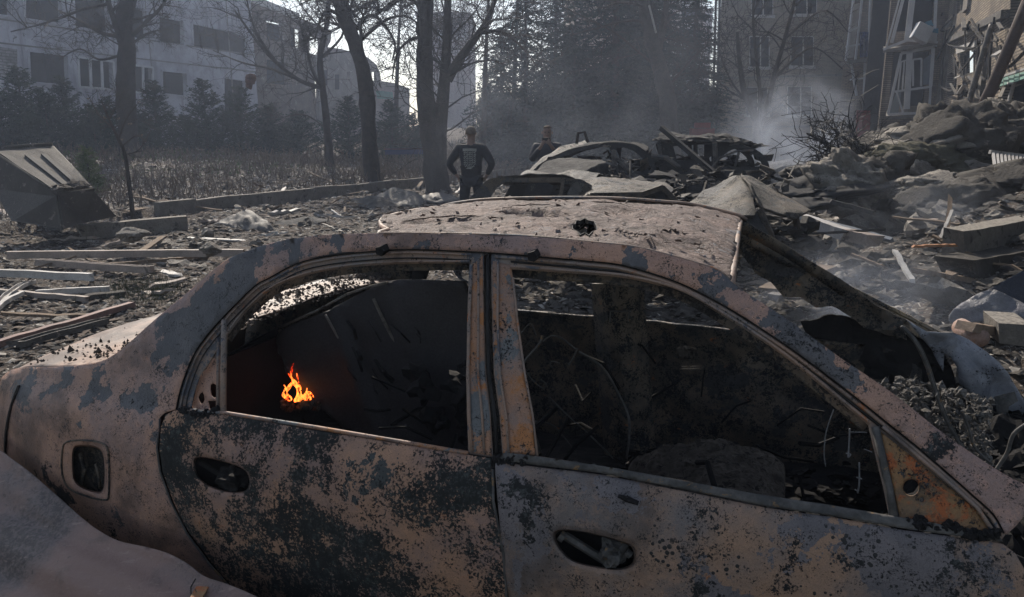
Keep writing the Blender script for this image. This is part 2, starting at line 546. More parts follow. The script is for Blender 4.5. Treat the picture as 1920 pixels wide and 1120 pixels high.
# ---------------------------------------------------------------- long white panel building on the left
BW = Vector((-24.7, 38, 0)); BN = -NS
def bw(px, py):
    p = at_plane(px, py, BW, BN) - BW
    return (p.dot(DS), p.z)
white = thing('panel_building', BW, 'long white panel building with blown out windows behind the dark conifers', 'building')
wq = [[(53, 95), (128, 104), (130, 161), (56, 155)], [(146, 107), (212, 116), (214, 168), (149, 163)], [(226, 119), (286, 127), (287, 175), (227, 170)],
      [(303, 132), (350, 137), (352, 182), (304, 176)], [(421, 146), (462, 152), (463, 245), (422, 245)],
      [(-40, -55), (21, -45), (22, 32), (-40, 24)], [(45, -40), (117, -26), (118, 46), (46, 36)], [(137, -22), (203, -8), (206, 62), (140, 51)],
      [(238, 10), (275, 20), (278, 77), (240, 70)], [(297, 30), (345, 40), (346, 87), (298, 80)], [(360, 43), (409, 54), (440, 62), (466, 74), (466, 108), (430, 98), (362, 86)]]
holes = [[bw(*c) for c in q] for q in wq]
zt = 11.4
s470 = bw(470, 0)[0]
for sdup in (-13.5, -8.2):
    holes.append(rect(sdup, 4.2, sdup + 3.2, 6.2))
wall_mesh('facade', BW, DS, [(-16, 0), (s470, 0), (s470, zt - .1), (s470 - .6, zt), (-16, zt)], holes, m_white, white)
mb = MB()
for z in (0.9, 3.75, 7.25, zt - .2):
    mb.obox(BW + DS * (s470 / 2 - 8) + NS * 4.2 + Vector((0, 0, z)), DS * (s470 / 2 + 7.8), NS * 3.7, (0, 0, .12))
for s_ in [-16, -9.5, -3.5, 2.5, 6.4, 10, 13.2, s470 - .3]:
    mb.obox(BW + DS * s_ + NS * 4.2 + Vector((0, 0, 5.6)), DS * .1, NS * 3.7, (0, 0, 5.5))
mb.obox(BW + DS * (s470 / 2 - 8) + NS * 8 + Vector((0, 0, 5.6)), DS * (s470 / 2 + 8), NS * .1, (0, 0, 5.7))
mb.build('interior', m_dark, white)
def wline(px1, py1, px2, py2, w, h, mat, nm, par, P=BW, n=BN, ax=DS, out=.04):
    mb = MB()
    a = at_plane(px1, py1, P + n * out, n); b = at_plane(px2, py2, P + n * out, n)
    mb.bar(a, b, w, h, up=n)
    return mb.build(nm, mat, par)
m_pvcb = rough_mat('white_window_frame', (.50, .50, .52), (.40, .40, .42), 3, .6, .004, .4, 50)
for k, q in enumerate(wq):
    if k == 4: continue
    mb = MB()
    for a, b in zip(q[:4] if len(q) == 4 else q, (q[1:] + q[:1])):
        if len(q) > 4 and a[0] > 400: continue
        mb.bar(at_plane(*a, BW + BN * .03, BN), at_plane(*b, BW + BN * .03, BN), .10, .10, up=BN)
    fr = mb.build('window', m_pvcb if k in (1, 2) else m_white, white)
    if k in (1, 2):
        mb = MB()
        for t in ((.34, .67) if k == 1 else (.36, .70)):
            a = (q[0][0] + (q[1][0] - q[0][0]) * t, q[0][1] + (q[1][1] - q[0][1]) * t)
            b = (q[3][0] + (q[2][0] - q[3][0]) * t, q[3][1] + (q[2][1] - q[3][1]) * t)
            mb.bar(at_plane(*a, BW + BN * .03, BN), at_plane(*b, BW + BN * .03, BN), .12, .08, up=BN)
        mb.build('mullion', m_pvcb, fr)
# panel joints, string courses
mb = MB()
for s_, z0, z1 in ((-5.6, 0, zt), (-1.0, 0, zt), (8.7, 0, zt), (15.2, 0, zt)):
    mb.obox(BW + BN * .005 + DS * s_ + Vector((0, 0, (z0 + z1) / 2)), DS * .035, BN * .012, (0, 0, (z1 - z0) / 2))
for z in (bw(60, 93)[1] + .14, bw(60, 40)[1] - .12):
    mb.obox(BW + BN * .006 + DS * (s470 / 2 - 8) + Vector((0, 0, z)), DS * (s470 / 2 + 8), BN * .014, (0, 0, .04))
mb.build('panel_joint', m_greyw, white)
wall_mesh('brick_infill', BW + BN * .05, DS, [bw(-30, 84), bw(31, 93), bw(32, 152), bw(-30, 140)], [], brick_mat('white_brick', DS, (.30, .29, .29), (.24, .23, .23), (.12, .12, .12), bw=.4, bh=.14, ms=.02), white, thick=.03, offset=-1)

# ---------------------------------------------------------------- burnt brown wing beyond it
brown = thing('burnt_wing', BW + DS * s470, 'brown burnt out wing with sloping broken roofline at the end of the white building', 'building')
B2 = BW + NS * 1.0
def b2(px, py):
    p = at_plane(px, py, B2, BN) - B2
    return (p.dot(DS), p.z)
hl = [[b2(500, 35), b2(530, 44), b2(530, 80), b2(500, 74)], [b2(545, 50), b2(566, 56), b2(566, 92), b2(545, 88)], [b2(580, 66), b2(602, 73), b2(602, 106), b2(580, 100)],
      [b2(500, 110), b2(540, 118), b2(540, 160), b2(500, 156)]]
o_ = [b2(473, 300), b2(473, -2), b2(520, 16), b2(560, 34), b2(600, 48), b2(622, 58), b2(620, 78), b2(612, 92), b2(600, 108), b2(604, 130), b2(590, 150), b2(600, 300)]
wall_mesh('facade', B2, DS, o_, hl, m_brown, brown, step=1.2)
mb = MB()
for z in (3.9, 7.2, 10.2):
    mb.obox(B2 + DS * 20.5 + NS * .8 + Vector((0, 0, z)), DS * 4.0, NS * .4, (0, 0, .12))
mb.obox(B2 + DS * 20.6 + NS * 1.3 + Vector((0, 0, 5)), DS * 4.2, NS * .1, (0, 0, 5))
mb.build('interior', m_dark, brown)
mb = MB(); mb.bar(at_plane(471, -3, B2 + BN * .5, BN), at_plane(560, 32, B2 + BN * .5, BN), .5, .12, up=BN); mb.build('roof_edge', m_pvc, brown)

ruin = thing('ruined_wall', BW + DS * 30, 'grey roofless wall with two holes showing the sky, beyond the burnt wing', 'ruin')
B3 = BW + NS * .4
def b3(px, py):
    p = at_plane(px, py, B3, BN) - B3
    return (p.dot(DS), p.z)
o_ = [b3(598, 300), b3(600, 98), b3(612, 88), b3(640, 92), b3(662, 98), b3(690, 108), b3(704, 120), b3(712, 134), b3(715, 152), b3(740, 156), b3(768, 166), b3(768, 300)]
wall_mesh('wall', B3, DS, o_, [[b3(650, 136), b3(656, 134), b3(656, 152), b3(651, 153)], [b3(697, 136), b3(707, 134), b3(707, 152), b3(698, 153)]], m_greyw, ruin, step=1.0)
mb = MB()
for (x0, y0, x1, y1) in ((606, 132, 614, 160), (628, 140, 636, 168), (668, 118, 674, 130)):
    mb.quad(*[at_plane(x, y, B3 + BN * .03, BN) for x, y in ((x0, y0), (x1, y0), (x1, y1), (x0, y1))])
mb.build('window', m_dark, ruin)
mb = MB(); mb.quad(*[at_plane(x, y, B3 + BN * .05, BN) for x, y in ((705, 170), (736, 173), (738, 187), (707, 185))])
mb.build('painted_patch', m_green_frame, ruin)

# ---------------------------------------------------------------- far blocks
def block(name, px0, px1, ytop, D, mat, label, depth=12, windows=None, wm=None, yaw=0.0):
    a = at_y(px0, 257, D); b = at_y(px1, 257, D)
    top = at_y((px0 + px1) / 2, ytop, D).z
    th = thing(name, (a.x, D, 0), label, 'building')
    w = b.x - a.x
    ax = Vector((math.cos(yaw), math.sin(yaw), 0)); ay = Vector((-math.sin(yaw), math.cos(yaw), 0))
    A = Vector((a.x, D, 0))
    mb = MB()
    mb.obox(A + ax * w / 2 + ay * depth / 2 + Vector((0, 0, top / 2)), ax * w / 2, ay * depth / 2, (0, 0, top / 2))
    mb.build('wall', mat, th)
    mb = MB(); mb.obox(A + ax * w / 2 + ay * depth / 2 + Vector((0, 0, top + .2)), ax * (w / 2 + .15), ay * (depth / 2 + .15), (0, 0, .2))
    mb.build('roof', m_greyw, th)
    if windows:
        nx_, nz_, ww, wh = windows
        for j in range(nz_):
            for i in range(nx_):
                c = A + ax * w * (i + .5) / nx_ + Vector((0, 0, top - 2 - j * 3.0)) - ay * .03
                mb = MB(); mb.obox(c, ax * ww / 2, ay * .05, (0, 0, wh / 2)); f_ = mb.build('window', wm, th)
    return th
m_beige = rough_mat('beige_render', (.30, .26, .22), (.25, .22, .19), .3, .9, .02, .3, 4)
m_pink = rough_mat('pinkish_render', (.24, .20, .19), (.19, .165, .16), .4, .9, .02, .3, 4)
m_block = rough_mat('pale_block', (.40, .40, .42), (.33, .33, .34), .4, .9, .02, .3, 4)
block('tower_block', 1072, 1215, -220, 70, m_beige, 'plain beige windowless end wall of a tower block rising behind the conifers', 14)
block('apartment_block', 1180, 1312, -90, 115, m_block, 'pale high-rise with rows of windows behind the leaning tree', 14, (9, 10, 1.6, 1.6), m_dark, yaw=.25)
block('apartment_block', 1310, 1324, 22, 120, m_pink, 'narrow grey high-rise sliver between the pale high-rise and the brick house', 10)
block('apartment_block', 787, 884, 30, 90, m_pink, 'distant pinkish tower block behind the twin trunked tree', 12, (3, 2, 1.4, 1.3), m_block)
block('apartment_block', 1230, 1268, -60, 112, m_beige, 'brownish stair tower of flats beside the pale high-rise', 4)

# ---------------------------------------------------------------- brick house in the middle right
MP = Vector((12.65, 46, 0)); MA = -NS; MN = -DS
def bm_(px, py):
    p = at_plane(px, py, MP, MN) - MP
    return (p.dot(MA), p.z)
mid = thing('brick_house', MP, 'smoke veiled pale brick house with broken windows behind the forked bare tree', 'building')
mw = [[(1405, 68), (1443, 68), (1443, 127), (1405, 127)], [(1482, 68), (1526, 68), (1526, 125), (1482, 125)], [(1398, 163), (1440, 163), (1440, 216), (1398, 216)], [(1476, 162), (1522, 162), (1522, 217), (1476, 217)],
      [(1408, -30), (1450, -30), (1450, 30), (1408, 30)], [(1490, -30), (1532, -30), (1532, 28), (1490, 28)], [(1398, 250), (1440, 250), (1440, 275), (1398, 275)]]
mleft = bm_(1350, 130)[0]
wall_mesh('facade', MP, MA, [(mleft, 0), (mleft + 12, 0), (mleft + 12, 15), (mleft, 15)], [[bm_(*c) for c in q] for q in mw[:6]], m_brickM, mid, thick=.4, offset=-1)
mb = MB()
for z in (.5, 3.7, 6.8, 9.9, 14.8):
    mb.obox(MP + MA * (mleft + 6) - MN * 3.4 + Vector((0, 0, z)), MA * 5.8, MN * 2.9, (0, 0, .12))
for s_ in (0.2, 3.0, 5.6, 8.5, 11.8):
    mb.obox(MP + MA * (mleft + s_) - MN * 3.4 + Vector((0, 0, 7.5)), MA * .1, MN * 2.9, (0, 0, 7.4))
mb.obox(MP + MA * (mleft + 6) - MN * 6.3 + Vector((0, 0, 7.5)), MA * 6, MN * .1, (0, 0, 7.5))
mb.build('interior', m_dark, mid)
mb = MB(); mb.obox(MP + MA * (mleft - .01) - MN * 4 + Vector((0, 0, 7.5)), MA * .2, MN * 3.58, (0, 0, 7.5)); mb.build('side_wall', m_brickM, mid)
for q in mw[:6]:
    mb = MB()
    q2 = [at_plane(*c, MP - MN * .12, MN) for c in q]
    for a, b in zip(q2, q2[1:] + q2[:1]): mb.bar(a, b, .09, .08, up=MN)
    m1 = (q2[0] * .45 + q2[1] * .55); m2 = (q2[3] * .45 + q2[2] * .55); mb.bar(m1, m2, .07, .07, up=MN)
    fr = mb.build('window', m_pvc, mid)
    mb = MB(); mb.bar(at_plane(q[3][0] - 3, q[3][1] + 1, MP + MN * .06, MN), at_plane(q[2][0] + 3, q[2][1] + 1, MP + MN * .06, MN), .16, .12, up=MN); mb.build('sill', m_pvc, fr)
mb = MB()
for zz in (bm_(1400, 238)[1], bm_(1400, 146)[1]):
    mb.obox(MP + MN * .04 + MA * (mleft + 6) + Vector((0, 0, zz)), MA * 6, MN * .05, (0, 0, .06))
mb.build('string_course', m_conc, mid)
mb = MB()
for x_ in (1343, 1336):
    mb.tube([at_y(x_ - 2, 300, 44.5), at_y(x_ + 3, 130, 44.5), at_y(x_ + 7, -20, 44.5)], .07, 6)
mb.build('drain_pipe', m_dark, mid)

# ---------------------------------------------------------------- ruined brick house on the right
NP = at_y(1764, 150, 32); NP.z = 0; NN = NS                     # its long face looks left
def bn(px, py):
    p = at_plane(px, py, NP, NN) - NP
    return (p.dot(DS), p.z)
house = thing('ruined_brick_house', NP, 'near yellow brick house with torn balconies and a sooty facade above the rubble', 'building')
nw = [[(1800, 96), (1828, 86), (1828, 138), (1800, 145)], [(1776, 143), (1783, 136), (1790, 140), (1790, 178), (1776, 182)], [(1796, 160), (1815, 158), (1813, 224), (1794, 226)],
      [(1895, -10), (1925, -30), (1925, 60), (1893, 66)], [(1875, 165), (1960, 130), (1960, 235), (1872, 250)], [(1792, -20), (1812, -32), (1812, 20), (1794, 26)]]
ns0 = bn(1999, 200)[0]
wall_mesh('facade', NP, DS, [(ns0 - 4, 0), (0, 0), (0, 15), (ns0 - 4, 15)], [[bn(*c) for c in q] for q in nw], m_brickN, house, thick=.3, offset=1, step=2.5)
mb = MB()
mb.obox(NP + DS * (ns0 / 2 - 4) - NN * 2.6 + Vector((0, 0, 7.5)), DS * (-ns0 / 2 + 9), NN * .1, (0, 0, 7.5))
for z in (.6, 3.4, 6.4, 9.4, 14.9):
    mb.obox(NP + DS * (ns0 / 2 - 2) - NN * 1.5 + Vector((0, 0, z)), DS * (-ns0 / 2 + 1.9), NN * .95, (0, 0, .12))
mb.build('interior', m_dark, house)
_q = at_plane(1656, 150, NP, DS); RWL = (_q - NP).dot(NS); RW = NP + NS * RWL                                      # far end of the return wall
wall_mesh('return_wall', NP, NS, [(0, 0), (RWL, 0), (RWL, 15), (0, 15)], [rect(.55, 2.9, 2.0, 5.1), rect(.55, 5.9, 2.0, 8.1), rect(.55, 8.9, 2.0, 11)], m_brickR, house, thick=.4, offset=1)
wall_mesh('facade', RW, DS, [(.0, 0), (7.9, 0), (7.9, 15), (.0, 15)], [rect(1.2, 3.2, 2.6, 5.0), rect(1.2, 6.3, 2.6, 8.2), rect(4.6, 3.2, 6.0, 5.0)], m_brickN, house, thick=.3, offset=1)
RW2 = RW + DS * 7.9
wall_mesh('return_wall', RW2, NS, [(0, 0), (1.6, 0), (1.6, 15), (0, 15)], [], m_brickR, house, thick=.4, offset=1)
mb = MB(); mb.obox(NP + DS * 1.3 + NS * 1.2 + Vector((0, 0, 7.5)), NS * 1.6, DS * .1, (0, 0, 7.5)); mb.build('interior', m_dark, house)
wall_mesh('plinth', NP + NN * .06, DS, [(ns0 - 4, 0), (0, 0), (0, 1.7), (ns0 - 4, 1.7)], [], m_conc_d, house, thick=.08, offset=1)
# pilasters, grey render strips and cornice on the long face
mb = MB()
for (x0, x1, ya, yb) in ((1832, 1842, 60, 240), (1760, 1768, 60, 230), (1789, 1797, -20, 45)):
    p0 = bn(x0, 200); p1 = bn(x1, 200)
    zz0, zz1 = bn(x0, yb)[1], bn(x0, ya)[1]
    mb.obox(NP + NN * .05 + DS * (p0[0] + p1[0]) / 2 + Vector((0, 0, (zz0 + zz1) / 2)), DS * abs(p1[0] - p0[0]) / 2, NN * .06, (0, 0, (zz1 - zz0) / 2))
mb.build('render_strip', m_conc, house)
mb = MB()
mb.bar(at_plane(1772, 80, NP + NN * .1, NN), at_plane(1885, 26, NP + NN * .1, NN), .2, .2, up=NN)
mb.build('pipe_run', m_metal_d, house)
for q in nw[:1] + nw[5:6]:
    mb = MB()
    q2 = [at_plane(*c, NP - NN * .1, NN) for c in q[:4]]
    for a, b in zip(q2, q2[1:] + q2[:1]): mb.bar(a, b, .10, .08, up=NN)
    mb.bar((q2[0] + q2[1]) / 2, (q2[2] + q2[3]) / 2, .07, .07, up=NN)
    fr = mb.build('window', m_metal_d, house)
    mb = MB(); mb.bar(at_plane(q[0][0] - 3, q[0][1] - 1, NP + NN * .15, NN), at_plane(q[1][0] + 4, q[1][1] - 3, NP + NN * .15, NN), .22, .14, up=NN); mb.build('lintel', m_pvc, fr)
# hanging cables on the facade
rs = random.Random(4)
mb = MB()
for k in range(24):
    x0, y0 = rs.uniform(1760, 1880), rs.uniform(20, 110)
    x1, y1 = x0 + rs.uniform(-40, 50), y0 + rs.uniform(10, 90)
    mx, my = (x0 + x1) / 2 + rs.uniform(-25, 25), max(y0, y1) + rs.uniform(-10, 30)
    mb.tube([at_plane(a_, b_, NP + NN * .25, NN) for a_, b_ in crv([(x0, y0), (mx, my), (x1, y1)], 6)], rs.uniform(.02, .045), 5)
mb.build('loose_cable', m_dark, house)
rs = random.Random(14)
for k in range(10):
    x, y = rs.uniform(1768, 1900), rs.uniform(20, 215)
    L = rs.uniform(10, 30); a = rs.uniform(-1.2, 1.2) + 1.57 * (k % 2)
    mb = MB(); mb.bar(at_plane(x, y, NP + NN * .2, NN), at_plane(x + L * math.cos(a), y + L * math.sin(a), NP + NN * .5, NN), rs.uniform(.05, .12), .04); mb.build('torn_trim', rs.choice([m_pvc, m_metal_d, m_conc]), house)

# balconies: white glazed boxes torn off level, hanging on the return wall
def rp(px, py, off): return at_plane(px, py, NP - DS * off, DS)
def balcony(label, deckp, depth, bars, panes, group='torn balconies on the brick house', loc=None, mats=None):
    th = thing('balcony', rp(*deckp[0], depth), label, 'balcony', group)
    mb = MB()
    a, b = rp(*deckp[0], depth), rp(*deckp[1], depth)
    c, d = rp(*deckp[1], .0), rp(*deckp[0], .0)
    c.z, d.z = b.z + .05, a.z + .25
    t = Vector((0, 0, -.14))
    mb.v += [a, b, c, d, a + t, b + t, c + t, d + t]; mb.f += [(0, 1, 2, 3), (7, 6, 5, 4), (0, 4, 5, 1), (1, 5, 6, 2), (2, 6, 7, 3), (3, 7, 4, 0)]
    mb.build('floor_slab', m_conc, th)
    for (x0, y0, x1, y1, w) in bars:
        mb = MB(); mb.bar(rp(x0, y0, depth), rp(x1, y1, depth - .0), w, .08, up=DS); mb.build('frame_bar', m_pvcb, th)
    for q in panes:
        mb = MB(); mb.quad(*[rp(x, y, depth - .04) for x, y in q]); mb.build('pane', m_glass, th, solid=.01)
    return th
balcony('lower white glazed balcony with a fallen sash, hanging above the grey boulders', ((1661, 218), (1744, 213)), 1.1,
        [(1665, 215, 1690, 100, .10), (1690, 100, 1752, 88, .12), (1700, 205, 1706, 92, .22), (1750, 90, 1745, 162, .12), (1745, 162, 1742, 213, .08), (1678, 172, 1745, 163, .08), (1665, 215, 1742, 211, .10), (1681, 173, 1694, 214, .06),
         (1712, 112, 1712, 162, .06), (1728, 110, 1727, 162, .06), (1712, 112, 1728, 110, .06), (1684, 118, 1702, 112, .05), (1690, 116, 1684, 170, .05), (1696, 114, 1692, 168, .05)],
        [[(1666, 213), (1680, 174), (1690, 173), (1684, 212)], [(1731, 112), (1748, 100), (1744, 158), (1730, 160)]])
balcony('upper balcony with slanting white frame post and torn slab, holding the white boxes', ((1656, 93), (1758, 78)), 1.3,
        [(1672, 80, 1694, -5, .12), (1662, 90, 1686, 0, .06), (1701, 76, 1714, -30, .22), (1752, 72, 1756, -20, .10), (1656, 93, 1700, 76, .10), (1700, 76, 1758, 80, .08)], [])
RP2 = RW2
th = thing('balcony', at_y(1590, 110, 39), 'far white balcony cage with blue cloth beside the corner strip of lit bricks', 'balcony', 'torn balconies on the brick house')
def r3(px, py, D=38.6): return at_y(px, py, D)
mb = MB(); mb.bar(r3(1584, 118), r3(1632, 112), .9, .16); mb.build('floor_slab', m_conc, th)
for (x0, y0, x1, y1, w) in ((1586, 115, 1600, 0, .14), (1600, 0, 1612, -20, .1), (1604, 112, 1616, 0, .1), (1628, 110, 1632, 0, .12), (1586, 88, 1630, 80, .08), (1590, 60, 1612, 50, .08), (1596, 118, 1606, 180, .12), (1622, 118, 1620, 176, .10), (1594, 150, 1624, 146, .08)):
    mb = MB(); mb.bar(r3(x0, y0), r3(x1, y1), w, .08); mb.build('frame_bar', m_pvcb, th)
mb = MB(); mb.quad(r3(1588, 110), r3(1602, 8), r3(1612, 6), r3(1600, 108)); mb.build('pane', m_pvc, th, solid=.02)
mb = MB(); mb.grid(lambda a, b: at_y(1612 + 16 * a, 60 + 48 * b, 38.4 + .3 * nz((a * 3, b * 3, 0), 1, 2)), 8, 12); mb.build('curtain', rough_mat('blue_cloth', (.03, .05, .16), (.02, .03, .08), 4, .9, .02, .5, 20), th, solid=.02)
# two white cartons on the upper balcony
m_card = rough_mat('white_box', (.50, .51, .54), (.42, .43, .46), 3, .7, .004, .2, 30)
m_blue = rough_mat('blue_box', (.05, .22, .36), (.04, .18, .30), 3, .7, .004, .2, 30)
def px_box(name, q, D, depth, mat, label, cat, group=None, extra=None):
    th = thing(name, at_y(*q[3], D), label, cat, group)
    f = [at_y(*c, D) for c in q]; b = [at_y(*c, D) + Vector((.1, depth, 0)) for c in q]
    mb = MB(); mb.v += f + b; mb.f += [(3, 2, 1, 0), (4, 5, 6, 7), (0, 1, 5, 4), (1, 2, 6, 5), (2, 3, 7, 6), (3, 0, 4, 7)]
    mb.build('box_body', mat, th)
    if extra:
        mb = MB(); mb.quad(*[at_y(*c, D - .03) for c in extra]); mb.build('flap', m_blue, th, solid=.01)
    return th
px_box('carton', [(1726, 40), (1752, 52), (1738, 82), (1712, 68)], 30.6, .5, m_card, 'white box tilted on its corner on the upper balcony', 'box', None, [(1733, 42), (1746, 38), (1751, 49), (1740, 47)])
px_box('carton', [(1742, 58), (1758, 60), (1756, 80), (1740, 78)], 30.9, .5, m_card, 'white box with blue edge leaning on the tilted box', 'box', None, [(1746, 55), (1759, 53), (1759, 63), (1748, 61)])
# red door leaf, green awning, pipes
th = thing('red_door', at_y(1618, 275, 27), 'dark red door leaf standing on end behind the burnt branches', 'door')
mb = MB(); q = [at_y(x, y, 27) for x, y in ((1606, 207), (1631, 208), (1629, 272), (1605, 270))]; mb.quad(*q)
mb.build('door_leaf', rough_mat('dark_red_paint', (.13, .015, .02), (.09, .012, .015), 3, .7, .004, .3, 30), th, solid=.06)
mb = MB(); mb.tube([at_y(1609, 240, 26.95), at_y(1609, 246, 26.9)], .03, 6); mb.build('door_handle', m_metal_d, th)
th = thing('awning', at_y(1890, 180, 17), 'faded green awning strip jutting from the brick facade at the frame edge', 'awning')
mb = MB()
for k in range(6):
    x0, x1 = 1872 + k * 10, 1881 + k * 10
    mb.quad(at_y(x0, 163 - k * 3.2, 17.0 - k * .3), at_y(x1, 160 - k * 3.2, 16.9 - k * .3), at_y(x1, 146 - k * 3.0, 17.6 - k * .3), at_y(x0, 149 - k * 3, 17.7 - k * .3))
mb.build('canopy', m_green_frame, th, solid=.02)
mb = MB(); mb.tube([at_y(1903, 150, 17), at_y(1893, 185, 17), at_y(1890, 205, 17)], .04, 6); mb.bar(at_y(1868, 148, 17.4), at_y(1935, 125, 15.6), .06, .05); mb.build('bracket', m_pvc, th)
mb = MB()
mb.tube([at_y(x, y, D) for x, y, D in ((1830, 228, 15), (1860, 165, 14.8), (1890, 95, 14.6), (1935, -15, 14.3))], .11, 8)
mb.build('leaning_pole', rough_mat('rusty_brown_pole', (.07, .05, .045), (.05, .04, .037), 3, .8, .01, .5, 40), smooth=True, label='thick brown pole leaning up to the right across the brick facade', cat='pole')
mb = MB()
mb.tube([at_y(x, y, 17) for x, y in crv([(1860, 46), (1848, 85), (1832, 140), (1819, 185), (1822, 205), (1845, 218), (1870, 226)], 4)], .065, 8)
mb.build('bent_pipe', m_metal_d, smooth=True, label='bent grey pipe curving beside the leaning brown pole', cat='pipe')

# ================================================================== kerb
mb = MB()
rs = random.Random(2)
s = -1.2
while s < 27:
    L = .98
    a = K0 + DS * s; b = K0 + DS * (s + L)
    za, zb = rs.uniform(-.02, .02), rs.uniform(-.02, .02)
    mb.bar(a + Vector((0, 0, .13 + za)) + NS * rs.uniform(-.02, .02), b + Vector((0, 0, .13 + zb)), .16, .34)
    s += 1.0
mb.build('kerb', m_conc, origin=tuple(K0), kind='structure')
# ================================================================== the burnt sedan in front
P0 = Vector((-.98, 1.99, 0)); EU = Vector((.9443, -.329, 0)); EV = Vector((.329, .9443, 0))
CW = 1.60                                  # width between the two flanks at the belt

def car(u, v, w): return P0 + EU * u + EV * v + Vector((0, 0, w))
def uvw(p):
    q = p - P0
    return q.dot(EU), q.dot(EV), p.z

def S(u, w):
    s = .035 * ((u - .9)) ** 2
    if w > .85: s += .40 * (w - .85)
    else:
        d = .85 - w
        s += -.060 * (1 - math.exp(-d / .07))
        if w < .55: s += .12 * (.55 - w)
    if u < -.40: s += .34 * (u + .40) ** 2
    return s

def side(px, py, inset=0.0):
    d = ray(px, py)
    def f(t):
        p = CAM + d * t
        u, v, w = uvw(p)
        return v - S(u, w) - inset
    t0 = .7
    while f(t0) < 0 and t0 < 6: t0 += .03
    a, b = t0 - .03, t0
    for _ in range(18):
        m = (a + b) / 2
        if f(m) < 0: a = m
        else: b = m
    return CAM + d * b

def at_v(px, py, v):
    return at_plane(px, py, car(0, v, 0), EV)

def mirror(p):
    u, v, w = uvw(p)
    return car(u, CW - v, w)

def dent(p, amp=.004, seed=0):
    return nz(p, 3.5, seed, 3) * amp + nz(p, 14, seed + 5, 3) * amp * .35

def side_panel(name, outline, mat, parent, holes=(), step=11, inset=0.0, thick=.0018, amp=.004, seed=0, mir=False, skirts=(), smooth=True):
    V2, F = tri2d(outline, [list(h) for h in holes], step)
    V = []
    for x, y in V2:
        p = side(x, y, inset)
        p = p + EV * dent(p, amp, seed)
        V.append(p)
    F = [tuple(f) for f in F]
    for h in skirts:                       # turned-in rim round an opening
        hp = resample(h, step * .6)
        cx = sum(q[0] for q in hp) / len(hp); cy = sum(q[1] for q in hp) / len(hp)
        i = len(V); n = len(hp)
        for k, (sc, ins) in enumerate(((1.02, -.0008), (1.0, .004), (.93, .016))):
            for q in hp:
                p = side(cx + (q[0] - cx) * sc, cy + (q[1] - cy) * sc, inset + ins)
                V.append(p + EV * dent(p, amp, seed))
        for k in range(2):
            for j in range(n):
                a = i + k * n + j; b = i + k * n + (j + 1) % n
                F.append((a, b, b + n, a + n))
    if mir: V = [mirror(p) for p in V]
    return mesh_obj(name, V, F, mat, parent, smooth=smooth, solid=thick, offset=0)

def offset_path(path, d):
    out = []
    n = len(path)
    for i, p in enumerate(path):
        a = path[max(0, i - 1)]; b = path[min(n - 1, i + 1)]
        dx, dy = b[0] - a[0], b[1] - a[1]
        L = math.hypot(dx, dy) or 1
        out.append((p[0] - dy / L * d, p[1] + dx / L * d))
    return out

# ---- outlines read off the photograph (pixels), laid on the car's own flank surface
TOP = crv([(15, 697), (37, 690), (88, 689), (155, 685), (195, 676), (235, 650), (291, 600), (365, 537), (412, 497), (442, 479), (505, 457), (555, 447),
           (630, 440), (760, 438), (930, 441), (1030, 447), (1120, 456), (1180, 462), (1235, 474), (1310, 495), (1350, 510), (1385, 540), (1435, 572), (1485, 605),
           (1540, 645), (1582, 675), (1630, 707), (1690, 750), (1752, 800), (1815, 845), (1880, 887), (1925, 910)], 3)
GUT = crv([(330, 768), (338, 730), (355, 682), (375, 645), (420, 592), (475, 537), (505, 520), (552, 495), (605, 481), (680, 472), (780, 467), (930, 474),
           (1005, 480), (1105, 489), (1160, 495), (1220, 511), (1275, 530), (1325, 554), (1380, 585), (1435, 620), (1497, 662), (1600, 740), (1665, 792),
           (1715, 832), (1785, 892), (1830, 932), (1865, 965), (1884, 1000)], 3)
DOORL = [(300, 785), (294, 840), (300, 885), (320, 940), (350, 1000), (390, 1055), (430, 1100), (452, 1125), (560, 1600)]
FUEL = crv([(137, 842), (150, 834), (178, 836), (194, 848), (198, 880), (196, 918), (185, 927), (160, 920), (140, 905), (135, 875)], 3, True)
FUELRIM = crv([(117, 845), (125, 829), (160, 826), (192, 832), (203, 850), (204, 925), (196, 938), (160, 930), (128, 915), (116, 885)], 3, True)
RH = crv([(362, 868), (368, 857), (392, 858), (430, 867), (461, 880), (471, 900), (467, 920), (450, 926), (418, 922), (388, 911), (368, 893)], 3, True)
FH = crv([(1036, 1005), (1045, 993), (1078, 993), (1124, 1002), (1163, 1012), (1188, 1023), (1194, 1041), (1189, 1060), (1160, 1069), (1109, 1063), (1072, 1052), (1048, 1030)], 3, True)

body_out = TOP + [(1935, 950), (1905, 985), (1887, 1002)] + GUT[::-1] + [(322, 770), (310, 774), (301, 782)] + DOORL + [(250, 1600), (60, 1250), (-30, 1100), (-25, 850), (-6, 740), (3, 708)]

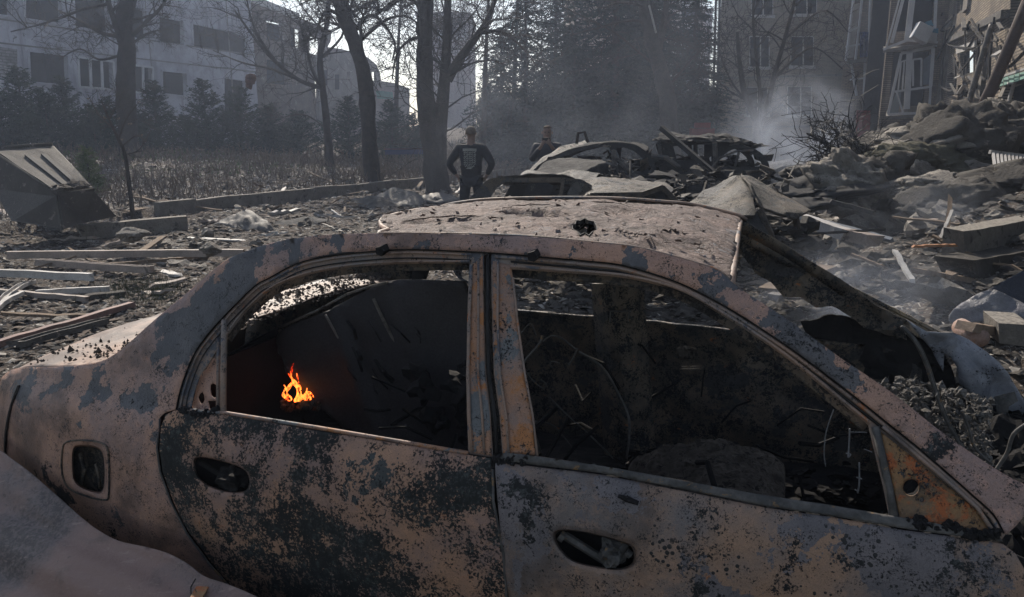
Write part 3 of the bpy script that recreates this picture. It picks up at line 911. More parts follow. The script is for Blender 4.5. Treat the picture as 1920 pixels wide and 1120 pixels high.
def P3(px, py, ins=0.0): return tuple(side(px, py, ins))
m_quarter = burnt('burnt_paint_tan', tan=(.40, .235, .165), tan2=(.27, .185, .165), prim=(.066, .068, .078), c_th=.76, p_th=.70, sc=3.6, off=2, speck=.70, rust=.68, bumpk=.7, bd=.006, flake=.8, rough=.48,
    pb=[(P3(560, 470), .16, .32), (P3(430, 560), .20, .42), (P3(330, 640), .16, .40), (P3(255, 745), .09, .55), (P3(175, 740), .10, .42), (P3(50, 720), .09, .4), (P3(110, 700), .09, .38), (P3(390, 640), .12, .35), (P3(450, 500), .12, .3),
        (P3(1090, 468), .045, .6), (P3(1200, 480), .10, .38), (P3(1330, 535), .10, .40), (P3(1470, 620), .16, .34), (P3(640, 465), .09, .36), (P3(1560, 690), .08, .36), (P3(800, 450), .07, .3), (P3(1000, 470), .08, .28)],
    cb=[(P3(262, 765), .07, .30), (P3(120, 940), .13, .48), (P3(90, 900), .10, .34), (P3(320, 735), .09, .22), (P3(1800, 870), .08, .44), (P3(1500, 640), .14, .20), (P3(210, 990), .12, .42), (P3(860, 460), .06, .2), (P3(1650, 760), .07, .24), (P3(280, 930), .08, .2)])
m_rdoor = burnt('burnt_paint_black', tan=(.36, .205, .125), tan2=(.22, .145, .125), prim=(.035, .042, .045), char=(.009, .011, .011), bd=.006, c_th=.455, p_th=.62, sc=3.4, off=7, speck=.45,
    cb=[(P3(470, 790), .10, .10), (P3(330, 860), .10, .22), (P3(600, 830), .12, .2), (P3(560, 960), .14, .15), (P3(640, 1060), .16, .12), (P3(840, 930), .09, .12), (P3(420, 1000), .06, .15),
        (P3(520, 960), .05, -.5), (P3(430, 960), .05, -.35), (P3(760, 1000), .08, -.20), (P3(880, 870), .07, -.2), (P3(690, 890), .09, -.12), (P3(430, 830), .06, -.22), (P3(500, 1025), .04, -.4), (P3(880, 1000), .06, -.2)])
m_fdoor = burnt('burnt_paint_grey', tan=(.30, .185, .12), tan2=(.14, .125, .125), bd=.005, prim=(.105, .098, .108), char=(.010, .011, .012), c_th=.61, p_th=.55, sc=3.4, off=19, speck=.60, rust=.66,
    pb=[(P3(1200, 930), .14, .25), (P3(1500, 990), .14, .2), (P3(1700, 1020), .12, .2)],
    cb=[(P3(985, 940), .07, .38), (P3(1000, 1010), .05, .25), (P3(1300, 1110), .14, .2), (P3(1800, 1060), .10, .2), (P3(1650, 1075), .08, .15)],
    spot=[(P3(1240, 1040), .12, .9), (P3(1560, 1070), .16, 1.0), (P3(1180, 985), .07, .8), (P3(1700, 1060), .12, .8), (P3(1380, 1055), .10, .8)])
m_frame = burnt('burnt_frame_tan', tan=(.26, .175, .13), tan2=(.17, .15, .14), c_th=.66, p_th=.60, sc=6, off=23, rust=.60, bumpk=.35)
m_frame2 = burnt('burnt_frame_orange', tan=(.32, .17, .10), tan2=(.20, .16, .15), prim=(.10, .11, .12), c_th=.60, p_th=.56, sc=7, off=29, rust=.52, rustc=(.36, .15, .05), bumpk=.6)
m_rust = burnt('rusty_steel', tan=(.24, .13, .05), tan2=(.14, .09, .05), prim=(.03, .03, .03), c_th=.58, p_th=.60, sc=9, off=37, rust=.50, rustc=(.33, .09, .02), bumpk=.8)
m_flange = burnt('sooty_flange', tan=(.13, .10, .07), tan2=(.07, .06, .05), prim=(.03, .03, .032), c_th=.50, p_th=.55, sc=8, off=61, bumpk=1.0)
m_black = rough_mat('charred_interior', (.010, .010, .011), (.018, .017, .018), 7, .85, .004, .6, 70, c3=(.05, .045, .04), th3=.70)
m_soot = rough_mat('soot', (.006, .006, .007), (.011, .010, .010), 9, .9, .004, .8, 60)
m_gut = rough_mat('sooty_gutter', (.012, .012, .013), (.03, .028, .028), 12, .6, .003, .5, 90)
m_ash = rough_mat('pale_ash', (.055, .047, .042), (.12, .105, .09), 16, .95, .02, 1.0, 60, c3=(.02, .018, .017), th3=.56)
m_lip = rough_mat('grey_steel_lip', (.05, .05, .05), (.11, .105, .10), 14, .5, .003, .5, 90, c3=(.16, .10, .05), th3=.60)
m_wire = rough_mat('bare_steel_wire', (.16, .16, .165), (.30, .30, .30), 30, .35, .002, .3, 120, spec=.6)

sedan = thing('burnt_sedan', car(.5, .8, 0), 'burnt out sedan filling the foreground, paint flaked to tan, grey and black', 'car')

side_panel('body_side', body_out, m_quarter, sedan, holes=[FUEL], skirts=[FUEL], step=10, amp=.005, seed=1)
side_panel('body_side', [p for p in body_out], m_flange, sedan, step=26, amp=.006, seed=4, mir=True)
# fuel filler recess
mb = MB()
rim = [side(x, y, -.003) for x, y in FUELRIM]
mb.tube(rim + [rim[0]], .0028, 6, cap=False)
mb.grid(lambda a, b: side(125 + a * 85, 825 + b * 115, .06 + .012 * nz((a, b, 0), 4, 3)), 10, 10)
mb.tube([side(150, 850, .03), side(158, 880, .03), side(152, 910, .035)], .007, 6)
mb.tube([side(180, 870, .025), side(185, 890, .02), side(188, 915, .03)], .005, 6)
mb.build('fuel_recess', m_flange, sedan, smooth=True)

# rear bumper seam and dark bumper edge on the tail
mb = MB()
seam = crv([(36, 722), (22, 760), (13, 800), (10, 840), (12, 890)], 5)
mb.tube([side(x, y, -.004) for x, y in seam], .005, 6)
mb.build('bumper_seam', m_gut, sedan, smooth=True)

def sst_(a, b, x):
    t = min(1, max(0, (x - a) / (b - a))); return t * t * (3 - 2 * t)
_pts = [(1, 0, 0), (-1, 0, 0), (0, 1, 0), (0, -1, 0), (0, 0, 1), (0, 0, -.6)]
def lump_(c, r, seed):
    rr_ = random.Random(seed)
    V = [c + Vector(p) * r * rr_.uniform(.4, 1.6) for p in _pts]
    return V, [(0, 2, 4), (2, 1, 4), (1, 3, 4), (3, 0, 4), (2, 0, 5), (1, 2, 5), (3, 1, 5), (0, 3, 5)]
m_ash2 = rough_mat('pale_crumbs', (.085, .07, .06), (.045, .038, .033), 14, .95, .006, .8, 60, c3=(.05, .045, .04), th3=.58)
# ---- roof
rail = []
for x, y in TOP:
    if 430 < x < 1392:
        rail.append(uvw(side(x, y, 0)))
def lerp_tab(tab, u, k):
    if u <= tab[0][0]: return tab[0][k]
    for a, b in zip(tab, tab[1:]):
        if a[0] <= u <= b[0]:
            t = (u - a[0]) / (b[0] - a[0] + 1e-9)
            return a[k] + (b[k] - a[k]) * t
    return tab[-1][k]
u0 = uvw(side(520, 455))[0]; u1 = uvw(side(1372, 523))[0]
roof_pts_n = [(u0 + (u1 - u0) * i / 20, 0) for i in range(21)]
near = [(u, lerp_tab(rail, u, 1) + .012) for u, _ in roof_pts_n]
far = [(u - .035 * max(0, (u - u0) / (u1 - u0)), CW - lerp_tab(rail, u, 1) + .01) for u, _ in roof_pts_n]
front_arc = [(u1 - .035 * k / 8 - .0 * math.sin(math.pi * k / 8), near[-1][1] + (far[-1][1] - near[-1][1]) * k / 8) for k in range(1, 8)]
near_all = near; near = [q for q in near if q[0] > .52]; far = [q for q in far if q[0] > .30]
rear_arc = [(.555, .27), (.56, .31), (.50, .38), (.44, .48), (.385, .60), (.36, .75), (.335, .95), (.32, 1.15), (.31, 1.3)]
roof_out = near + front_arc + far[::-1] + rear_arc[::-1]
def roof_uv(px, py, z=1.33):
    u, v, w = uvw(at_z(px, py, z)); return (u, v)
def roof_z(u, v):
    z = lerp_tab(rail, u, 2)
    a, b = lerp_tab(rail, u, 1), CW - lerp_tab(rail, u, 1)
    t = (v - a) / (b - a)
    t = min(1, max(0, t))
    z += -.006 + .022 * (1 - (2 * t - 1) ** 2) * (1 if 1 else 0)
    e = min(t, 1 - t) * (b - a)
    if e < .03: z -= .006 * (1 - e / .03)
    return z
dent_c = roof_uv(1000, 425); dent_c2 = roof_uv(1270, 470); dent_c3 = roof_uv(840, 432)
hole_uv = [roof_uv(1096 + 23 * (1 + .12 * math.sin(a * 1.9)) * math.cos(a * math.pi / 8), 446 + 11 * (1 + .2 * math.sin(a * 2.7)) * math.sin(a * math.pi / 8)) for a in range(16)]
V2, F = tri2d(roof_out, [hole_uv], .014)
V = []
for (u, v) in V2:
    z = roof_z(u, v)
    q = (u, v, 0)
    z += nz(q, 4, 2, 3) * .012 + nz(q, 20, 8, 3) * .006
    for (cu, cv), ru, rv, dp in ((dent_c, .13, .10, .026), (dent_c2, .12, .18, .018), (dent_c3, .14, .05, .014), (roof_uv(760, 412), .12, .10, .012), (roof_uv(1190, 420), .16, .16, .016)):
        d = math.hypot((u - cu) / ru, (v - cv) / rv) + .25 * nz(q, 12, 3, 2)
        if d < 1: z -= dp * min(1, (1 - d) * 3.5)
    V.append(car(u, v, z))
g = G('crusted_roof_paint')
a1 = g.noise(4, 6, .65, .6); a2 = g.noise(26, 6, .75, .8); a3 = g.noise(130, 4, .75); crk = g.vor(16, 'DISTANCE_TO_EDGE', P=g.n('ShaderNodeVectorMath', {0: g.P, 1: g.n('ShaderNodeVectorMath', {0: g.n('ShaderNodeTexNoise', {'Vector': g.P, 'Scale': 9, 'Detail': 4}).outputs['Color'], 1: (.16, .16, .16)}, operation='MULTIPLY').outputs[0]}, operation='ADD').outputs[0])
col = g.mix(g.mr(a1, .35, .65), (.185, .128, .108), (.12, .095, .09))
col = g.mix(g.mr(a2, .42, .68), col, (.26, .20, .18))
col = g.mix(g.mr(a2, .47, .32), col, (.09, .07, .06))
col = g.mix(g.mr(g.noise(11, 5, .7, .8, 8), .60, .64), col, (.20, .19, .20))
col = g.mix(g.mr(crk, .018, .004), col, (.07, .055, .05))
col = g.mix(g.mr(a3, .30, .5, .6, 0), col, (.05, .04, .036))
hb = g.m_('ADD', g.blob([(tuple(car(dent_c[0], dent_c[1] , roof_z(*dent_c))), .06, .5), (tuple(car(*roof_uv(985, 440), 1.33)), .05, .5)]), g.m_('MULTIPLY', a2, .5))
col = g.mix(g.mr(hb, .56, .64), col, (.035, .03, .03))
h = g.m_('ADD', g.m_('MULTIPLY', a2, 2.4), g.m_('ADD', g.m_('MULTIPLY', a3, .5), g.m_('MULTIPLY', g.mr(crk, 0, .03), .5)))
m_roof = g.done(col, .75, g.bump(h, 1.0, .012), spec=.35)
mesh_obj('roof', V, F, m_roof, sedan, smooth=True, solid=.003, offset=-1)
# curled lip round the hole burnt through by the near roof edge
def roofp(px, py, lift=0.0):
    u, v = roof_uv(px, py); return car(u, v, roof_z(u, v) + lift)
mb = MB(); mb2 = MB()
for k in range(16):
    a0, a1 = hole_uv[k], hole_uv[(k + 1) % 16]
    li = .006 + .014 * max(0, math.sin(k * math.pi / 8)) * 0 + .012 * (1 if 9 <= k <= 15 else 0)
    p, q = car(*a0, roof_z(*a0) - .002), car(*a1, roof_z(*a1) - .002)
    mb.quad(p, q, q + Vector((0, 0, -.012)), p + Vector((0, 0, -.012)))
for (cx_, cy_), (ra, rb), (a0_, a1_) in (((1000, 425), (66, 17), (2.6, 5.9)), ((840, 436), (92, 8), (3.3, 6.1)), ((1270, 470), (60, 26), (3.4, 5.2)), ((760, 415), (40, 10), (2.8, 5.0)), ((1130, 410), (50, 9), (3.0, 5.6)), ((1190, 445), (36, 12), (1.0, 3.0))):
    prev = None
    for k in range(19):
        a = a0_ + (a1_ - a0_) * k / 18
        w_ = .5 + .5 * math.sin(math.pi * k / 18); jit = 1 + .10 * math.sin(k * 2.3 + cx_)
        p = roofp(cx_ + ra * jit * math.cos(a), cy_ + rb * jit * math.sin(a), .001)
        q = roofp(cx_ + ra * .95 * jit * math.cos(a), cy_ + rb * .90 * jit * math.sin(a), .005 * w_)
        if prev: mb2.quad(prev[0], p, q, prev[1])
        prev = (p, q)
mb2.build('lifted_paint', m_roof, sedan, smooth=True, solid=.0015)
mb.build('burn_hole_lip', m_gut, sedan, solid=.002)
rs = random.Random(5)
mb = MB()
for k in range(260):
    x = rs.uniform(600, 1350); y = rs.uniform(384, 500)
    u, v = roof_uv(x, y)
    if not inside(roof_out, u, v): continue
    s = rs.uniform(.003, .010) * (1.6 if rs.random() < .1 else 1)
    a = rs.uniform(0, 6.3)
    c = car(u, v, roof_z(u, v) + .004)
    ax = Vector((math.cos(a), math.sin(a), 0)) * s; ay = Vector((-math.sin(a), math.cos(a), 0)) * s * rs.uniform(.3, .8)
    li = rs.uniform(.002, .009)
    p = [c - ax - ay, c + ax * rs.uniform(.5, 1.1) - ay * rs.uniform(.4, 1), c + ax + ay + Vector((0, 0, li)), c - ax * .6 + ay + Vector((0, 0, li * rs.uniform(.2, 1.2)))]
    mb.quad(*p)
mb.build('paint_flakes', m_roof, sedan, solid=.001)
# seam between roof and rail, front lip of the roof
mb = MB()
mb.tube([side(x, y, .004) + Vector((0, 0, .001)) for x, y in TOP if 700 < x < 1372], .0035, 5)
mb.tube([car(u, v, roof_z(u, v) - .004) for u, v in [near[-1]] + front_arc + [far[-1]]], .008, 6)
mb.tube([car(u, v, roof_z(u, v) - .004) for u, v in [near[0]] + rear_arc + [far[0]]], .008, 6)
mb.tube([mirror(side(x, y, .004)) + Vector((0, 0, .006)) for x, y in TOP if 430 < x < 1372], .007, 5)
mb.build('roof_seam', m_frame, sedan, smooth=True)
# header rail under the front edge of the roof
mb = MB()
pts = [car(u - .02, v, roof_z(u, v) - .035) for u, v in [near[-1]] + front_arc + [far[-1]]]
for a, b in zip(pts, pts[1:]): mb.bar(a, b, .05, .05)
for f_ in (.28, .62):
    uu = u0 + (u1 - u0) * f_
    mb.tube([car(uu, .16 + (CW - .32) * k / 10, roof_z(uu, .16 + (CW - .32) * k / 10) - .03) for k in range(11)], .014, 5)
mb.build('roof_bow', m_black, sedan)

# ---- trunk lid (deck) between the two quarters
deck = [uvw(side(x, y)) for x, y in TOP if x < 236]
dz = sum(q[2] for q in deck) / len(deck)
du0 = deck[0][0] - .06; du1 = -.045
V, Fq = [], []
NU, NV = 60, 60
for j in range(NV + 1):
    for i in range(NU + 1):
        u = du0 + (du1 - du0) * i / NU
        vn = lerp_tab(deck, u, 1) + .015
        t = j / NV
        v = vn + (CW - 2 * vn) * t
        z = min(.955, lerp_tab(deck, u, 2)) + .02 * math.sin(math.pi * t) - .004
        if i < 5: z -= .03 * ((5 - i) / 5) ** 2
        q = (u, v, 0)
        z += nz(q, 4, 9, 3) * .008 + nz(q, 18, 2, 2) * .002
        V.append(car(u - .10 * math.sin(math.pi * t), v, z))
for j in range(NV):
    for i in range(NU):
        a = j * (NU + 1) + i
        Fq.append((a, a + 1, a + NU + 2, a + NU + 1))
m_deck = burnt('burnt_deck_pale', tan=(.27, .18, .135), tan2=(.22, .19, .17), prim=(.17, .16, .17), c_th=.78, p_th=.66, sc=3.3, off=51, speck=.35, rust=.72, bumpk=.6)
mesh_obj('trunk_lid', V, Fq, m_deck, sedan, smooth=True, solid=.003)
# tail drop behind the deck
mb = MB()
def tailp(a, b):
    t = a
    vn = lerp_tab(deck, du0, 1) + .015
    v = vn + (CW - 2 * vn) * t
    zt = lerp_tab(deck, du0, 2) + .02 * math.sin(math.pi * t) - .034
    return car(du0 - .10 * math.sin(math.pi * t) - .06 * math.sin(b * 2.2), v, zt - .55 * b)
mb.grid(tailp, 30, 12)
mb.build('tail_panel', m_deck, sedan, smooth=True, solid=.003)

rs = random.Random(71); mb = MB()
for k in range(3400):
    u = rs.uniform(-.85, -.06); v = rs.uniform(.12, CW - .1)
    if rs.random() > .15 + .85 * sst_(-.75, -.15, u + .35 * nz((u * 3, v * 3, 0), 1, 5, 3)): continue
    c = car(u - .10 * math.sin(math.pi * v / CW) * 0, v, min(.955, lerp_tab(deck, u, 2)) + .02 * math.sin(math.pi * v / CW) + .006)
    sz = rs.uniform(.002, .008) * (2.0 if rs.random() < .04 else 1)
    V_, F_ = lump_(c, sz, k); mb.add(V_, F_)
mesh_obj('litter', mb.v, mb.f, m_ash2, kind='stuff', label='pale crumbs and ash lying on the trunk lid of the sedan', cat='litter')

# ---- rear door
RD = [(312, 778), (330, 769), (425, 779), (600, 808), (760, 834), (875, 853), (921, 860), (923, 940), (943, 1040), (948, 1120), (955, 1600), (566, 1600)] + [(458, 1125), (436, 1100), (396, 1055), (356, 1000), (326, 940), (306, 885), (300, 840), (303, 800)]
rdoor = side_panel('rear_door', RD, m_rdoor, sedan, holes=[RH], skirts=[RH], step=9, inset=-.003, amp=.004, seed=6)
WIN_R = crv([(424, 634), (455, 592), (497, 552), (530, 532), (580, 515), (630, 505), (680, 499), (760, 495), (880, 494)], 4)
gR = offset_path([p for p in GUT if p[0] < 912], -4)
RF = gR + [(907, 474), (907, 560), (911, 700), (920, 780), (925, 858), (879, 851), (876, 780), (874, 700), (876, 600), (880, 494)] + WIN_R[::-1][1:] + [(411, 650), (390, 685), (375, 705), (364, 740), (359, 768), (330, 768)]
side_panel('rear_window_frame', RF, m_frame, rdoor, step=9, inset=.012, amp=.002, seed=3)
# quarter-light panel with its holes, division bar
ql = crv([(412, 652), (390, 687), (375, 707), (366, 740), (360, 766)], 4) + [(415, 776)]
side_panel('quarter_panel', ql, m_quarter, rdoor, holes=[crv([(395, 722), (405, 722), (407, 745), (396, 742)], 2, True), crv([(372, 745), (380, 735), (384, 750), (378, 758)], 2, True), [(390, 752), (405, 752), (405, 768), (394, 768)]], step=6, inset=.03, amp=.002)
mb = MB()
mb.tube([side(x, y, .004) for x, y in ((421, 600), (420, 650), (419, 700), (419, 778))], .0085, 6)
mb.tube([side(x, y, .012) for x, y in ((410, 628), (409, 680), (409, 774))], .005, 5)
mb.build('division_bar', m_frame, rdoor, smooth=True)
# raised beads along the frame, black seal
def bead(name, paths, mat, par):
    mb = MB()
    for pth, ins, r in paths:
        mb.tube([side(x, y, ins) for x, y in pth], r, 6)
    return mb.build(name, mat, par, smooth=True)
gl = [p for p in GUT if p[0] < 905]
bead('frame_bead', [(offset_path(gl, 7), .004, .003), (offset_path(WIN_R, -4), .004, .003), ([(884, 497), (880, 600), (878, 700), (880, 780), (884, 850)], .004, .004), ([(897, 485), (897, 600), (896, 700), (904, 780), (908, 850)], .006, .0035)], m_frame, rdoor)
bead('window_seal', [(GUT, .006, .0042), (offset_path(gl, 17), .006, .002), ([(915, 478), (914, 600), (917, 700), (928, 780), (932, 862)], .012, .006)], m_gut, sedan)
bead('window_sill', [([(352, 769), (425, 775), (600, 803), (760, 830), (878, 850)], -.001, .0055)], m_frame2, rdoor)
bead('door_edge', [(DOORL[:-1], -.002, .0028), ([(924, 880), (925, 940), (944, 1040), (950, 1120), (955, 1250)], -.003, .004)], m_lip, rdoor)
# inner body flange seen through the openings
def band(path, d0, d1, ins, mat, nm, amp=.004):
    a = offset_path(path, d0); b = offset_path(path, d1)
    return side_panel(nm, a + b[::-1], mat, sedan, step=8, inset=ins, amp=amp, seed=8)
band(WIN_R, -10, 13, .055, m_flange, 'door_flange')
# charred lump on the sill
def lump(c, r, seed, sub=3, sq=(1, 1, 1), rough_=.35):
    bm = bmesh.new()
    bmesh.ops.create_icosphere(bm, subdivisions=sub, radius=1)
    V = []
    for v in bm.verts:
        k = 1 + rough_ * nz(v.co, 1.6, seed, 4)
        V.append(Vector(c) + Vector((v.co.x * r * sq[0], v.co.y * r * sq[1], v.co.z * r * sq[2])) * k)
    F = [tuple(v.index for v in f.verts) for f in bm.faces]
    bm.free()
    return V, F
mb = MB()
rs = random.Random(8)
for k in range(16):
    t = k / 15
    x = 345 + 62 * t; y = 772 + 9 * math.sin(t * 3) - rs.uniform(0, 8)
    V_, F_ = lump(side(x, y, .002), rs.uniform(.007, .013), k, 2, rough_=.8)
    mb.add(V_, F_)
mb.build('melted_trim', m_black, rdoor)

# ---- front door
FD = [(929, 868), (954, 869), (1124, 890), (1245, 914), (1300, 924), (1440, 953), (1560, 969), (1690, 993), (1850, 1015), (1880, 1020), (1903, 1037), (1925, 1075), (1960, 1140), (2050, 1600), (962, 1600), (954, 1120), (938, 993), (929, 889)]
fdoor = side_panel('front_door', FD, m_fdoor, sedan, holes=[FH], skirts=[FH], step=10, inset=-.003, amp=.003, seed=12)
WIN_F = crv([(957, 505), (1060, 512), (1160, 520), (1235, 535), (1285, 552), (1335, 580), (1410, 627), (1485, 680), (1565, 745), (1628, 797)], 4)
gF = offset_path([p for p in GUT if p[0] > 915], -4)
circ = [(1708 + 17 * math.cos(a * math.pi / 9), 914 + 17 * math.sin(a * math.pi / 9)) for a in range(18)]
FFo = [(921, 474)] + gF + [(1878, 1012), (1690, 985), (1440, 945), (1245, 905), (1124, 882), (984, 862), (943, 862), (937, 780), (926, 700), (922, 560)]
FFh = WIN_F + [(1640, 850), (1655, 910), (1667, 968), (1560, 948), (1440, 930), (1300, 906), (1154, 879), (1006, 855), (995, 780), (980, 700), (965, 560)]
side_panel('front_window_frame', FFo, m_frame, fdoor, holes=[FFh, circ], step=9, inset=.012, amp=.002, seed=5)
# orange stained pillar strip of the front door
side_panel('door_post', [(924, 490), (958, 497), (967, 560), (982, 700), (997, 780), (1004, 856), (944, 856), (939, 780), (928, 700), (924, 560)], m_frame2, fdoor, step=8, inset=.009, amp=.002, seed=9)
side_panel('door_post', [(882, 500), (905, 480), (906, 560), (909, 700), (918, 780), (922, 855), (881, 849), (878, 780), (876, 700), (878, 600)], m_frame2, rdoor, step=8, inset=.009, amp=.002, seed=2)
bead('frame_bead', [([(934, 490), (933, 600), (937, 700), (949, 780), (954, 852)], .004, .0035), ([(962, 520), (970, 600), (984, 700), (999, 780), (1008, 858)], .006, .003),
                    (offset_path(WIN_F, -5), .004, .004), (offset_path([p for p in GUT if p[0] > 925], 8), .006, .0045)], m_frame, fdoor)
bead('window_seal', [(offset_path([p for p in GUT if p[0] > 935], 15), .008, .003)], m_gut, fdoor)
band(WIN_F, -8, 15, .055, m_flange, 'door_flange')
# sill bar of the front window
SB = [(945, 850), (984, 853), (1154, 878), (1300, 905), (1440, 930), (1560, 948), (1700, 972), (1870, 1002), (1880, 1016), (1700, 992), (1560, 967), (1440, 950), (1300, 921), (1124, 887), (954, 866), (932, 866)]
side_panel('window_sill', SB, m_lip, fdoor, step=7, inset=-.006, amp=.003, seed=7, thick=.006)
# mirror triangle with its round hole
circ2 = [(1728 + 5 * math.cos(a * math.pi / 5), 937 + 5 * math.sin(a * math.pi / 5)) for a in range(10)]
side_panel('mirror_mount', [(1649, 808), (1700, 848), (1790, 922), (1838, 965), (1862, 1000), (1688, 978), (1672, 900)], m_rust, fdoor, holes=[circ, circ2], skirts=[circ], step=7, inset=.006, amp=.003, seed=2)
bead('mirror_frame', [([(1641, 800), (1655, 860), (1668, 920), (1678, 980)], .002, .008)], m_lip, fdoor)
bead('mirror_frame', [([(1655, 800), (1700, 838), (1790, 914), (1832, 952), (1864, 1000)], .001, .0045)], m_frame, fdoor)
mb = MB()
rs = random.Random(18)
for k in range(40):
    t = rs.random()
    x = 1700 + 170 * t; y = 975 + 32 * t + rs.uniform(-10, 8)
    V_, F_ = lump(side(x, y, -.006), rs.uniform(.004, .011), k, 2, rough_=.9)
    mb.add(V_, F_)
for k in range(26):
    t = rs.random()
    V_, F_ = lump(side(930 + 60 * t, 862 + 4 * t + rs.uniform(-8, 6), -.002), rs.uniform(.004, .009), k, 2, rough_=.9)
    mb.add(V_, F_)
mb.tube([side(1160, 930, -.012), side(1175, 936, -.016), side(1197, 944, -.012)], [.004, .007, .005], 6)
mb.build('melted_trim', m_black, fdoor)
# latch rods seen through the handle opening
mb = MB()
mb.tube([side(1060, 1005, .03), side(1100, 1030, .03), side(1150, 1062, .035)], .010, 6)
mb.tube([side(1050, 1003, .02), side(1058, 1009, .02)], .013, 8)
V_, F_ = lump(side(1150, 1035, .03), .03, 4, 3, rough_=.6); mb.add(V_, F_)
mb.tube([side(1175, 1035, .012), side(1183, 1042, .012)], .009, 8)
mb.build('door_latch', m_lip, fdoor)
mb = MB()
V_, F_ = lump(side(440, 895, .04), .04, 9, 3, rough_=.6); mb.add(V_, F_)
mb.tube([side(375, 868, .03), side(420, 895, .035), side(462, 912, .03)], .007, 6)
mb.build('door_latch', m_black, rdoor)

# ---- inner skin, floor, cabin
side_panel('inner_skin', [(20, 760), (300, 800), (520, 812), (900, 872), (1300, 935), (1880, 1030), (2050, 1100), (2100, 1600), (30, 1600), (-20, 1000)], m_black, sedan, step=30, inset=.075, amp=.01, seed=3, thick=.01)
side_panel('centre_pillar', [(893, 478), (945, 478), (950, 700), (965, 862), (900, 862), (895, 700)], m_flange, sedan, step=12, inset=.045, amp=.003)
FAR = [(300, 800), (520, 812), (900, 872), (1300, 935), (1880, 1030), (1990, 1120), (2050, 1600), (560, 1600), (300, 900)]
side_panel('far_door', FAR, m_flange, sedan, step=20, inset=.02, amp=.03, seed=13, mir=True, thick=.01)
# far window frames (mirror image of the near ones)
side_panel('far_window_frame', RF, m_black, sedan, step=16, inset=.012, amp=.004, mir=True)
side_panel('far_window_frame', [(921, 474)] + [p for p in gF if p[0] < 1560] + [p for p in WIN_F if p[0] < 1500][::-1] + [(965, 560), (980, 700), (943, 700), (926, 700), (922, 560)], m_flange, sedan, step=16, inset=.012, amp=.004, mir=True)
mb = MB()
fl = [car(-1.0, .1, .27), car(2.9, .1, .27), car(2.9, CW - .1, .27), car(-1.0, CW - .1, .27)]
mb.grid(lambda a, b: car(-1.0 + 3.8 * a, .08 + (CW - .16) * b, .30 + .05 * nz((a * 6, b * 4, 0), 1, 5) + .02 * nz((a * 30, b * 20, 0), 1, 5)), 80, 40)
mb.build('floor_pan', m_black, sedan)
# rear bulkhead / parcel shelf: slopes up to its lit edge
mb = MB()
mb.quad(at_v(430, 664, 1.0), at_v(528, 611, 1.1), at_v(600, 900, 1.15), at_v(400, 900, .95))
mb.tube([at_v(426, 667, 1.0), at_v(470, 643, 1.03), at_v(528, 612, 1.1)], .006, 5)
mb.build('parcel_shelf', m_black, sedan, solid=.01)
# rear seat back, tipped over
SEAT = crv([(527, 640), (535, 618), (600, 590), (660, 560), (722, 532), (800, 528), (868, 530)], 4) + [(905, 620), (905, 870), (760, 850), (690, 815), (612, 760), (575, 720), (548, 680)]
V2, F = tri2d(SEAT, [], 10)
V = []
for x, y in V2:
    p = at_v(x, y, .86)
    d = (x - 540) * .90 - (y - 640) * .45      # distance across the seat, in pixels
    rb = -.012 * math.exp(-((d - 95) / 7) ** 2) + .012 * math.exp(-((d - 115) / 12) ** 2) - .010 * math.exp(-((d - 210) / 9) ** 2) - .012 * math.exp(-(max(0, 26 - d) / 9) ** 2 * 0) * (1 if d < 20 else 0)
    V.append(p + EV * (rb + .012 * nz(p, 5, 4, 3) + .35 * ((y - 640) / 560.0)*-.5))
m_seatedge = rough_mat('seat_edge', (.06, .055, .05), (.03, .028, .027), 12, .6, .004, .6, 70)
m_seat = rough_mat('charred_seat_back', (.030, .029, .032), (.045, .042, .044), 4, .62, .003, .7, 130, c3=(.035, .03, .027), th3=.66)
mesh_obj('rear_seat_back', V, F, m_seat, sedan, smooth=True, solid=.02)
mb = MB()
edge = [at_v(x, y, .855) for x, y in ((524, 614), (600, 580), (650, 552), (692, 538), (725, 530))]
for a, b in zip(edge, edge[1:]): mb.bar(a, b, .012, .009)
mb.tube([at_v(x, y, .85) for x, y in crv([(524, 618), (545, 672), (580, 725), (620, 765), (700, 815)], 5)], .007, 6)
mb.tube([at_v(x, y, .845) for x, y in crv([(610, 590), (650, 660), (700, 730), (760, 800)], 5)], .005, 6)
mb.tube([at_v(x, y, .845) for x, y in crv([(700, 560), (740, 640), (800, 720), (850, 790)], 5)], .006, 6)
mb.build('seat_edge_highlight', m_conc, sedan, smooth=True)  # pale colour paints a highlight along the seat edge and ribs
mb = MB()
rs = random.Random(44)
for k in range(26):
    x = rs.uniform(620, 880); y = rs.uniform(600, 830)
    a = rs.uniform(-1.2, -.6)
    L = rs.uniform(15, 60)
    mb.tube([at_v(x, y, .82), at_v(x + L * .5 * math.cos(a) + rs.uniform(-5, 5), y - L * .5 * math.sin(a), .80), at_v(x + L * math.cos(a), y - L * math.sin(a), .83)], rs.uniform(.002, .008), 5)
for k in range(12):
    V_, F_ = lump(at_v(rs.uniform(780, 890), rs.uniform(690, 850), rs.uniform(.55, .8)), rs.uniform(.02, .05), k, 2, rough_=.9); mb.add(V_, F_)
mb.build('seat_springs', m_black, sedan)
